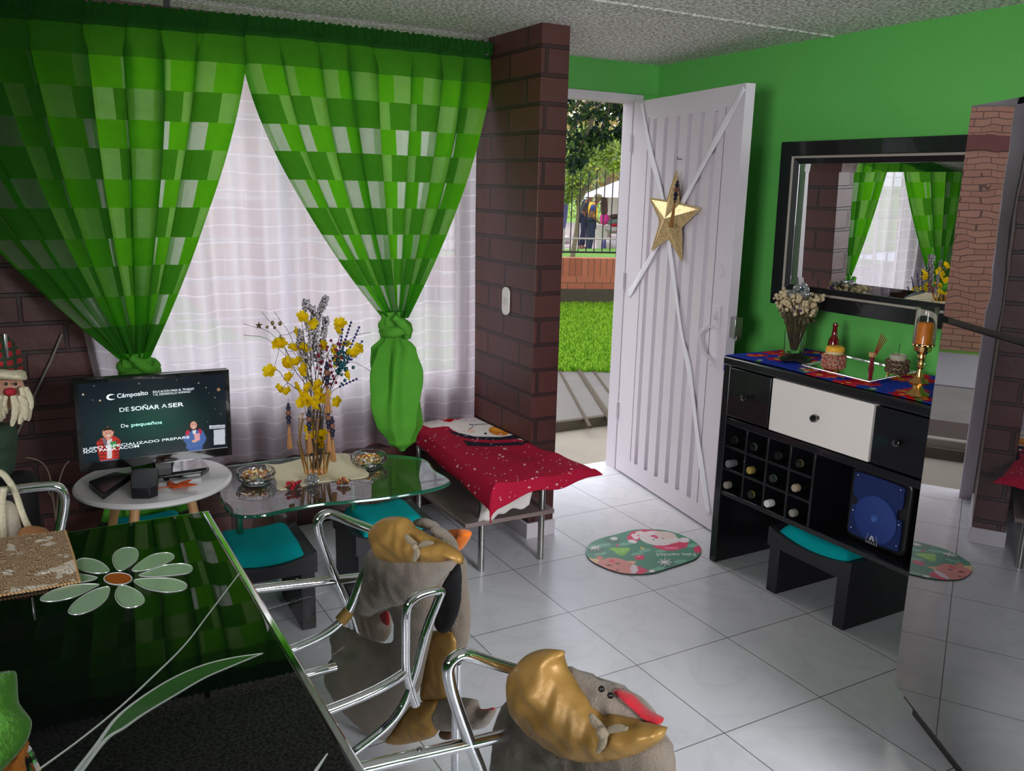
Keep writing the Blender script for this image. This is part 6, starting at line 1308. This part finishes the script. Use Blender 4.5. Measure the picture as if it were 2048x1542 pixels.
MB().prism([tuple((WA-wn_*.02)[:2]), tuple((WB-wn_*.02)[:2]), tuple((WB+wn_*.24)[:2]), tuple((WA+wn_*.24)[:2])], -.25, WZ0).build('concrete_base', m_cdark, bw)
# railing
m_iron = M('black_iron', rgb(34, 34, 40), .5, .3)
rl = thing('iron_railing', 'thin black iron railing standing behind the low brick wall', 'railing', Wm+wn_*.3)
def onw(x, y, off): return onp(x, y, Wm+wn_*off, wn_)
q0, q1 = onw(1124, 503, .3), onw(1140, 503, .3); stp = (q1-q0).dot(wd); rt_ = onw(1180, 340, .3).z; rb_ = onw(1180, 503, .3).z
for i in range(-16, 24):
    p_ = q0+wd*(i*stp); MB().tube([(p_.x, p_.y, rb_-.02), (p_.x, p_.y, rt_)], .008, 6).build('bar', m_iron, rl)
pa, pb = q0-wd*2.4, q0+wd*6
MB().tube([(pa.x, pa.y, rb_+.18), (pb.x, pb.y, rb_+.18)], .012, 6).build('rail', M('pale_rail', rgb(170, 165, 165), .5), rl)
MB().tube([(pa.x, pa.y, rb_-.01), (pb.x, pb.y, rb_-.01)], .014, 6).build('rail', m_iron, rl)
for i in (-9, 7, 21): p_ = q0+wd*(i*stp); MB().box((p_.x-.02, p_.y-.02, -.2), (p_.x+.02, p_.y+.02, rt_)).build('post', m_iron, rl)
# park beyond
ZP = -.28
struct(MB().box((-60, 12, ZP-.1), (90, 120, ZP-.02)).build('park_ground', M('park_grass', rgb(108, 146, 52), .95, var=.2, vs=1.2)))
def dist(px, py, z=ZP): return onz(px, py, z)
pv = [dist(1060, 504), dist(1330, 506), dist(1330, 447), dist(1060, 445)]
pv[0] -= wd*6; pv[1] += wd*6; pv[2] += wd*14; pv[3] -= wd*14
struct(MB().prism([tuple(p[:2]) for p in pv], ZP-.02, ZP).build('park_pavement', m_pave))
g1_ = Wm+wn_*.4-wd*1.2; grass('tall_grass', [tuple((Wm+wn_*4.0-wd*1.6)[:2]), tuple((Wm+wn_*4.0+wd*2.6)[:2]), tuple((Wm+wn_*8+wd*2.6)[:2]), tuple((Wm+wn_*8-wd*2.2)[:2])], 5000, .10, 'strip of bright grass just behind the low brick wall', ZP, gcol, .02)
# trees ---------------------------------------------------------
def leaves(mb, c, R, n, size, droop=.5, nm=3, vertical=0):
    for _ in range(n):
        v = Vector((random.gauss(0, 1), random.gauss(0, 1), random.gauss(0, 1))).normalized()*(random.random()**.4)
        p = Vector(c)+Vector((v.x*R[0], v.y*R[1], v.z*R[2])); d = Vector((random.gauss(0, 1), random.gauss(0, 1), random.gauss(-droop, .6))).normalized(); s = d.orthogonal().normalized(); s.rotate(Quaternion(d, random.random()*6.28))
        L_ = size*random.uniform(.7, 1.3); w_ = L_*.22; mb.m = random.randrange(nm); b = s.cross(d)*L_*.08
        mb.add([p, p+d*L_*.5+s*w_+b, p+d*L_, p+d*L_*.5-s*w_+b], [(0, 1, 3), (1, 2, 3)])
def tree(name, label, base, top, r, clusters, cols, nleaf, size, bark, droop=.5):
    t = thing(name, label, 'tree', base, group=None); base = Vector(base); top = Vector(top)
    mb = MB(); mid = base.lerp(top, .5)+Vector((.05, 0, 0)); mb.tube(smooth([base, mid, top], 6), [r*(1-.5*i/12) for i in range(13)], 8)
    for c, R in clusters: mb.tube(smooth([top.lerp(base, .25), (top+Vector(c))/2+Vector((0, 0, .1)), Vector(c)], 4), [r*.5, r*.45, r*.4, r*.35, r*.3, r*.25, r*.2, r*.15, r*.1], 6)
    mb.build('trunk', bark, t)
    mb = MB()
    for c, R in clusters: leaves(mb, c, R, nleaf, size, droop, len(cols))
    f = mb.build('foliage', cols, t, smooth_=False); return t
bark = M('grey_bark', rgb(122, 108, 92), .9, var=.25, vs=20, bump=.6, bs=30)
dk = [leafm('dark_leaf', rgb(52, 70, 48)), leafm('dark_leaf_mid', rgb(74, 96, 54)), leafm('dark_leaf_blue', rgb(44, 58, 52), .2)]
yl = [leafm('olive_leaf', rgb(150, 166, 96)), leafm('yellow_leaf', rgb(186, 196, 96), .5), leafm('grey_leaf', rgb(128, 144, 104))]
def atd(x, y, dist_): d = ray(x, y).normalized(); h = Vector((d.x, d.y, 0)).length; return EYE+d*(dist_/h)
cl = []
for x, y, rr in ((1150, 215, .42), (1185, 235, .42), (1140, 270, .4), (1225, 225, .38), (1255, 215, .28), (1165, 285, .26), (1248, 262, .17), (1262, 290, .13), (1120, 200, .5), (1180, 190, .5), (1240, 185, .5), (1200, 270, .2), (1150, 320, .16), (1300, 190, .6)):
    p_ = atd(x, y, 9.3); cl.append(((p_.x, p_.y, p_.z), (rr*.55, rr*.8, rr*.55)))
tb = atd(1345, 600, 9.3); tree('tree', 'dark-leaved tree whose drooping branches hang into the top of the doorway view', (tb.x, tb.y, -.05), (tb.x-.4, tb.y, 3.2), .12, cl, dk, 120, .085, bark, 1.0)
cl = []
for x, y, rr in ((1150, 300, .8), (1185, 320, 1.0), (1215, 300, .8), (1238, 322, .5), (1150, 345, .7), (1135, 365, .5), (1230, 290, .6), (1175, 275, .6), (1132, 390, .35)):
    p_ = atd(x, y, 21); cl.append(((p_.x, p_.y, p_.z), (rr*.62, rr*.8, rr*.5)))
tb = atd(1143, 489, 21); tt2 = atd(1160, 370, 21); tree('tree', 'slender tree with yellow-green leaves rising behind the railing', (tb.x, tb.y, ZP), (tt2.x, tt2.y, tt2.z), .07, cl, yl, 420, .13, bark, .3)
def bgtree(px, py, d_, rr, cols, label, k=7):
    b = atd(px, 430, d_); c0 = atd(px, py, d_); cl = []
    for i in range(k): a = i*2.4; cl.append(((c0.x+rr*.6*math.cos(a), c0.y+rr*.6*math.sin(a), c0.z+rr*.5*math.sin(i*1.7)), (rr*.6, rr*.6, rr*.55)))
    tree('tree', label, (b.x, b.y, ZP), (c0.x, c0.y, c0.z), .18, cl, cols, 320, .30, bark, .3)
br_ = [leafm('brown_leaf', rgb(168, 150, 96)), leafm('ochre_leaf', rgb(150, 140, 88))]; gd = [leafm('greygreen_leaf', rgb(112, 124, 104)), leafm('greygreen_leaf_dark', rgb(88, 104, 84))]
bgtree(1215, 285, 36, 2.2, br_, 'broad tree with brownish crown behind the white market canopy')
bgtree(1275, 340, 44, 2.4, gd, 'grey-green tree standing right behind the market canopy')
bgtree(1115, 300, 50, 2.6, gd, 'grey-green tree far off at the brick stub wall side of the doorway view')
bgtree(1180, 372, 62, 3.0, yl, 'pale tree far behind the slender tree trunk')
# street stall: canopy, poles, counter
sp_ = atd(1243, 500, 26); SD = 26
def S(x, y, d=26): return atd(x, y, d)
st = thing('market_canopy', 'white market canopy sheltering the stall behind the railing', 'canopy', (S(1245, 500).x, S(1245, 500).y, ZP))
pk = S(1246, 358); lft = S(1158, 393); s_ = (S(1260, 393)-S(1158, 393)); s_.z = 0; sd_ = s_.normalized(); nd = Vector((-sd_.y, sd_.x, 0)); Wc = (pk-lft).dot(sd_); ez = lft.z
cor = [pk-sd_*Wc-nd*1.1, pk+sd_*Wc-nd*1.1, pk+sd_*Wc+nd*1.1, pk-sd_*Wc+nd*1.1]; cor = [Vector((c.x, c.y, ez)) for c in cor]
m_can = cloth('canopy_cloth', rgb(236, 222, 236), rgb(230, 220, 240), .65, 0)
MB().add([pk]+cor, [(0, 1, 2), (0, 2, 3), (0, 3, 4), (0, 4, 1)]).build('canopy_roof', m_can, st, smooth_=False, solid=.01)
for a in cor: MB().tube([(a.x, a.y, ZP), (a.x, a.y, ez)], .015, 8).build('pole', m_steel, st)
a, b_ = S(1217, 387), S(1256, 432); pan = [S(1217, 388, 27), S(1256, 388, 27), S(1256, 430, 27), S(1215, 430, 27)]
MB().extr(pan, nd*.05).build('back_cloth', M('cream_sheet', rgb(226, 214, 206), .8), st, smooth_=False)
tb_ = thing('stall_counter', 'white-fronted stall counter loaded with goods under the canopy', 'counter', (S(1215, 500).x, S(1215, 500).y, ZP))
MB().extr([S(1192, 452), S(1216, 452), S(1213, 499), S(1193, 499)], nd*.8).build('front', M('white_stall_panel', rgb(222, 212, 214), .7), tb_, smooth_=False)
MB().extr([S(1190, 449), S(1252, 455), S(1252, 458), S(1190, 453)], nd*.9).build('top', m_white, tb_, smooth_=False)
gm = [M('pink_clothes', rgb(220, 60, 150), .8), M('grey_clothes', rgb(120, 130, 132), .8), M('red_crate', rgb(206, 30, 60), .6), M('blue_bag', rgb(90, 80, 140), .7), M('clear_plastic_bag', rgb(176, 164, 168), .3), M('silver_sheet', rgb(170, 160, 160), .4), M('dark_goods', rgb(92, 60, 62), .7), M('green_cloth_goods', rgb(60, 130, 110), .8)]
def good(pts, mi, lab, cat, nm, d=25.8, th=.12): tag(MB().pillow([S(x, y, d) for x, y in pts], -nd, th).build(nm, gm[mi]), lab, cat)
good([(1201, 430), (1214, 428), (1219, 440), (1210, 450), (1201, 446)], 0, 'pink garment hanging above the stall counter', 'garment', 'hanging_garment')
good([(1202, 395), (1212, 390), (1216, 420), (1212, 428), (1202, 428)], 6, 'dark patterned garment hanging above the pink one at the stall', 'garment', 'hanging_garment')
good([(1220, 430), (1236, 428), (1236, 436), (1222, 438)], 6, 'brown folded bag on the stall counter', 'bag', 'folded_bag')
good([(1216, 441), (1238, 436), (1240, 448), (1218, 450)], 1, 'grey bundle of cloth on the stall counter', 'bundle', 'cloth_bundle')
good([(1222, 446), (1237, 446), (1236, 453), (1222, 453)], 2, 'red box on the stall counter', 'box', 'stall_box')
good([(1242, 432), (1254, 430), (1254, 462), (1240, 462)], 1, 'grey jacket draped at the end of the stall counter', 'jacket', 'draped_jacket', 25.6)
good([(1208, 455), (1238, 454), (1236, 466), (1218, 466)], 5, 'silver sheet sagging from the stall counter', 'sheet', 'plastic_sheet', 25.6)
good([(1236, 458), (1252, 460), (1252, 478), (1238, 478)], 2, 'red crate under the end of the stall counter', 'crate', 'crate', 25.5, .2)
good([(1203, 484), (1210, 478), (1216, 486), (1214, 502), (1203, 503)], 3, 'purple bag on the ground beside the stall', 'bag', 'shopping_bag', 25.3, .2)
good([(1212, 480), (1228, 474), (1236, 486), (1232, 503), (1213, 503)], 4, 'big clear plastic bag of goods on the ground before the stall', 'bag', 'plastic_bag', 25.2, .25)
good([(1234, 490), (1252, 488), (1252, 503), (1235, 503)], 6, 'dark basket on the ground at the stall end', 'basket', 'goods_basket', 25.3, .2)
good([(1250, 398), (1256, 396), (1257, 425), (1251, 425)], 7, 'green cloth hanging at the door side of the stall', 'cloth', 'hanging_cloth', 25.9, .04)
good([(1127, 388), (1135, 386), (1136, 420), (1131, 455), (1127, 455)], 3, 'blue garment hanging on a rack beside the brick stub wall in the doorway view', 'garment', 'hanging_garment', 22, .06)
rk0 = S(1131, 392, 22); tag(MB().tube([(rk0.x, rk0.y, ZP), (rk0.x, rk0.y, rk0.z)], .02, 8).build('clothes_rack', m_steel), 'thin metal clothes rack post behind the railing beside the stub wall', 'rack')
good([(1122, 356), (1127, 356), (1126, 470), (1122, 500)], 2, 'orange-red banner post at the edge of the doorway view', 'banner', 'street_banner', 22.5, .06)
good([(1127, 472), (1140, 472), (1140, 487), (1127, 487)], 5, 'pale cardboard box on the park pavement behind the railing', 'box', 'cardboard_box', 28.6, .2)
# people ---------------------------------------------------------
def skin(name, joints, edges, mat, parent, sub=2):
    me = bpy.data.meshes.new(name); t = total_loc(parent) if parent else Vector()
    me.from_pydata([tuple(Vector(j[0])-t) for j in joints], edges, []); o = bpy.data.objects.new(name, me); COL.objects.link(o); o.parent = parent
    md = o.modifiers.new('skin', 'SKIN'); 
    for i, j in enumerate(joints): me.skin_vertices[0].data[i].radius = (j[1], j[1]*(j[2] if len(j) > 2 else 1))
    me.skin_vertices[0].data[0].use_root = True
    o.modifiers.new('sub', 'SUBSURF').levels = sub; o.modifiers['sub'].render_levels = sub
    dg = bpy.context.evaluated_depsgraph_get(); nm = bpy.data.meshes.new_from_object(o.evaluated_get(dg)); o.modifiers.clear(); o.data = nm; nm.materials.clear(); nm.materials.append(mat); nm.shade_smooth(); return o
m_skin = M('skin', rgb(128, 86, 66), .6); m_jean = M('navy_trousers', rgb(44, 46, 74), .8); m_vest = M('yellow_vest', rgb(246, 176, 20), .6); m_sleeve = M('blue_shirt', rgb(50, 66, 128), .8); m_cap = M('khaki_cap', rgb(120, 108, 84), .8); m_jack = M('charcoal_jacket', rgb(62, 62, 72), .8)
def person(label, J, top_m, arm_m, hat_m, leg_m, d, bag=False):
    hip = S(*J['hip'], d); t = thing('person', label, 'person', (hip.x, hip.y, ZP)); sh = S(*J['sh'], d); hd_ = S(*J['head'], d); nk = sh.lerp(hd_, .4)
    off = nd*.10
    k1, f1 = S(*J['k1'], d)-off, S(*J['f1'], d)-off; k2, f2 = S(*J['k2'], d)+off, S(*J['f2'], d)+off; e1, h1_ = S(*J['e1'], d)-off*1.9, S(*J['h1'], d)-off*1.4; e2, h2_ = S(*J['e1'], d)+off*1.9, S(*J['h1'], d)+off*1.2
    for f in (f1, f2): f.z = ZP+.07
    toe = sd_*J.get('face', 1)*.16
    js = [(hip, .13), (hip.lerp(sh, .5), .14), (sh, .15), (nk, .06), (hd_, .095), (hd_+Vector((0, 0, .05)), .085), (hip-off, .10), (k1, .062), (f1, .045), (f1+toe-Vector((0, 0, .04)), .035), (hip+off, .10), (k2, .062), (f2, .045), (f2+toe-Vector((0, 0, .04)), .035), (sh-off*1.8, .055), (e1, .042), (h1_, .03), (sh+off*1.8, .055), (e2, .042), (h2_, .03)]
    ed = [(0, 1), (1, 2), (2, 3), (3, 4), (4, 5), (0, 6), (6, 7), (7, 8), (8, 9), (0, 10), (10, 11), (11, 12), (12, 13), (2, 14), (14, 15), (15, 16), (2, 17), (17, 18), (18, 19)]
    for base, hh in ((16, h1_), (19, h2_)):
        fd = (hh-(e1 if base == 16 else e2)).normalized(); sdn = nd
        for k in range(5):
            js.append((hh+fd*(.085 if k else .05)+sdn*(.035*(k-2)*.5+(.03 if not k else 0)), .009)); ed.append((base, len(js)-1))
    skin('body', js, ed, m_skin, t)
    skin('top', [(hip+Vector((0, 0, -.05)), .165), (hip.lerp(sh, .5), .165), (sh, .175), (sh-off*1.2, .12), (sh+off*1.2, .12)], [(0, 1), (1, 2), (2, 3), (2, 4)], top_m, t)
    skin('sleeves', [(sh, .07), (sh-off*1.8, .07), ((sh-off*1.8).lerp(e1, .5 if arm_m is m_sleeve else 1), .058), (sh+off*1.8, .07), ((sh+off*1.8).lerp(e2, .6), .058)], [(0, 1), (1, 2), (0, 3), (3, 4)], arm_m, t)
    skin('trousers', [(hip, .15), (hip-off, .12), (k1, .078), (f1+Vector((0, 0, .05)), .062), (hip+off, .12), (k2, .078), (f2+Vector((0, 0, .05)), .062)], [(0, 1), (1, 2), (2, 3), (0, 4), (4, 5), (5, 6)], leg_m, t)
    fc = sd_*J.get('face', 1)
    MB().ball(hd_+Vector((0, 0, .075)), .115, 14, (1, 1, .72)).extr([hd_+fc*.06-nd*.08+Vector((0, 0, .07)), hd_+fc*.06+nd*.08+Vector((0, 0, .07)), hd_+fc*.21+nd*.05+Vector((0, 0, .05)), hd_+fc*.21-nd*.05+Vector((0, 0, .05))], (0, 0, .012)).build('hat', hat_m, t)
    mb = MB(); mb.ball(hd_+fc*.10+Vector((0, 0, -.01)), .02, 8); mb.build('nose', m_skin, t); mb = MB()
    for s in (-1, 1): mb.ball(hd_+fc*.088+nd*.035*s+Vector((0, 0, .025)), .011, 6)
    mb.build('eye', m_dark, t); mb = MB(); mb.ball(hd_+fc*.09+Vector((0, 0, -.05)), .018, 8, (1, 1.6, .4)); mb.build('mouth', M('lips', rgb(120, 60, 56), .6), t)
    mb = MB()
    for f in (f1, f2): mb.ball(f+toe*.4-Vector((0, 0, .03)), .07, 10, (1.5 if abs(toe.x) > abs(toe.y) else 1, 1.5 if abs(toe.y) > abs(toe.x) else 1.1, .55))
    mb.build('shoe', M('dark_red_shoes', rgb(86, 36, 40), .7), t)
    return t
person('person in a yellow vest and cap bending over the stall counter', dict(hip=(1182, 446), sh=(1186, 413), head=(1196, 399), k1=(1183, 474), f1=(1178, 502), k2=(1179, 474), f2=(1174, 500), e1=(1184, 432), h1=(1197, 444)), m_vest, m_sleeve, m_cap, m_jean, 24.5)
person('person in a charcoal jacket standing behind the one in yellow', dict(hip=(1168, 436), sh=(1172, 406), head=(1182, 394), k1=(1166, 464), f1=(1160, 490), k2=(1168, 462), f2=(1166, 489), e1=(1166, 422), h1=(1174, 438)), m_jack, m_jack, m_dark, m_jean, 27.5)
# neighbouring brick house seen in the reflection and through the sheer
bh = thing('brick_house', 'pale red brick house across the street reflected in the refrigerator door', 'house', (3.0, 9.2, 0))
B('facade', (1.95, 9.0, -.2), (3.7, 13, 4.6), brickmat('pale_red_brick', rgb(182, 132, 110), rgb(168, 118, 98), rgb(106, 76, 66), .2, .064, .005, .85, .3, 'XZ'), bh, bevel=0)
B('band_course', (1.95, 8.985, 1.99), (3.7, 9.0, 2.15), M('maroon_band', rgb(118, 66, 62), .8), bh, bevel=0)
B('gutter_pipe', (3.6, 8.90, -.1), (3.68, 8.98, 4.5), m_white, bh)
B('road', (-8, 6.9, -.3), (3.0, 8.7, -.02), m_asph, bevel=0); struct(bpy.data.objects['road'])
pb_ = thing('planter_bed', 'kerbed soil bed with leafy green plant outside the door', 'planter', (2.5, 5.1, -.1))
MB().box((1.2, 4.86, ZO-.01), (2.95, 5.5, ZO+.02)).build('soil', M('dark_soil', rgb(62, 50, 42), .95, var=.3, vs=30, bump=.6, bs=50), pb_)
MB().box((1.2, 4.83, ZO-.02), (2.98, 4.90, ZO+.05)).build('kerb', m_conc2, pb_, bevel=.008)
lp = thing('leafy_plant', 'low broad-leaved green plant growing in the soil bed outside', 'plant', (2.62, 5.2, ZO+.02)); mb = MB()
for i in range(26):
    a = i*2.4; r0_ = .03+.004*i; c = Vector((2.62, 5.2, ZO+.03)); d = Vector((math.cos(a), math.sin(a), 0)); s = Vector((-d.y, d.x, 0)); L_ = .16+.05*math.sin(i); el = .9-.02*i
    mb.grid(lambda u, v: c+d*(.02+L_*v*math.cos(el*(1-.4*v)))+Vector((0, 0, L_*1.3*v*math.sin(el)))+s*(u-.5)*.09*math.sin(PI*min(1, v*.95+.03))**.7, 4, 6)
mb.build('leaf', leafm('broad_green_leaf', rgb(70, 140, 60), .4), lp, solid=.002)
# colourful things far beyond the window, softened by the sheer
def far(nm, label, cat, px, py, d, w_, h_, col, zb=ZP):
    c = atd(px, py, d); return c
pg = thing('playground_frame', 'orange and blue playground frame beyond the curtained window', 'playground', (3.6, 20, ZP))
for (x0_, x1_, z0_, z1_, c) in ((.0, .25, 0, 2.6, rgb(230, 110, 40)), (2.2, 2.45, 0, 2.6, rgb(230, 110, 40)), (0, 2.45, 1.7, 2.2, rgb(236, 140, 50)), (.3, 2.1, .9, 1.5, rgb(60, 90, 190)), (.3, 2.1, 2.3, 3.2, rgb(200, 70, 50))):
    B('panel', (3.2+x0_, 20, ZP+z0_), (3.2+x1_, 20.3, ZP+z1_), M('painted_panel', c, .6), pg)
bh2 = thing('white_house', 'white rendered house with tiled roof beyond the curtained window', 'house', (-2, 16, 0))
B('facade', (-7, 14, -.3), (.2, 18, 3.2), M('white_render', rgb(216, 212, 214), .85, var=.05), bh2, bevel=0)
MB().extr([(-7.3, 13.6, 3.1), (.5, 13.6, 3.1), (.5, 16, 4.6), (-7.3, 16, 4.6)], (0, 0, .15)).build('roof', M('tile_roof', rgb(150, 84, 66), .85, var=.15, vs=20), bh2)
for x in (-5.6, -3.4, -1.4): B('window', (x, 13.97, .8), (x+1, 14.02, 2), M('dark_panes', rgb(70, 80, 90), .2), bh2)
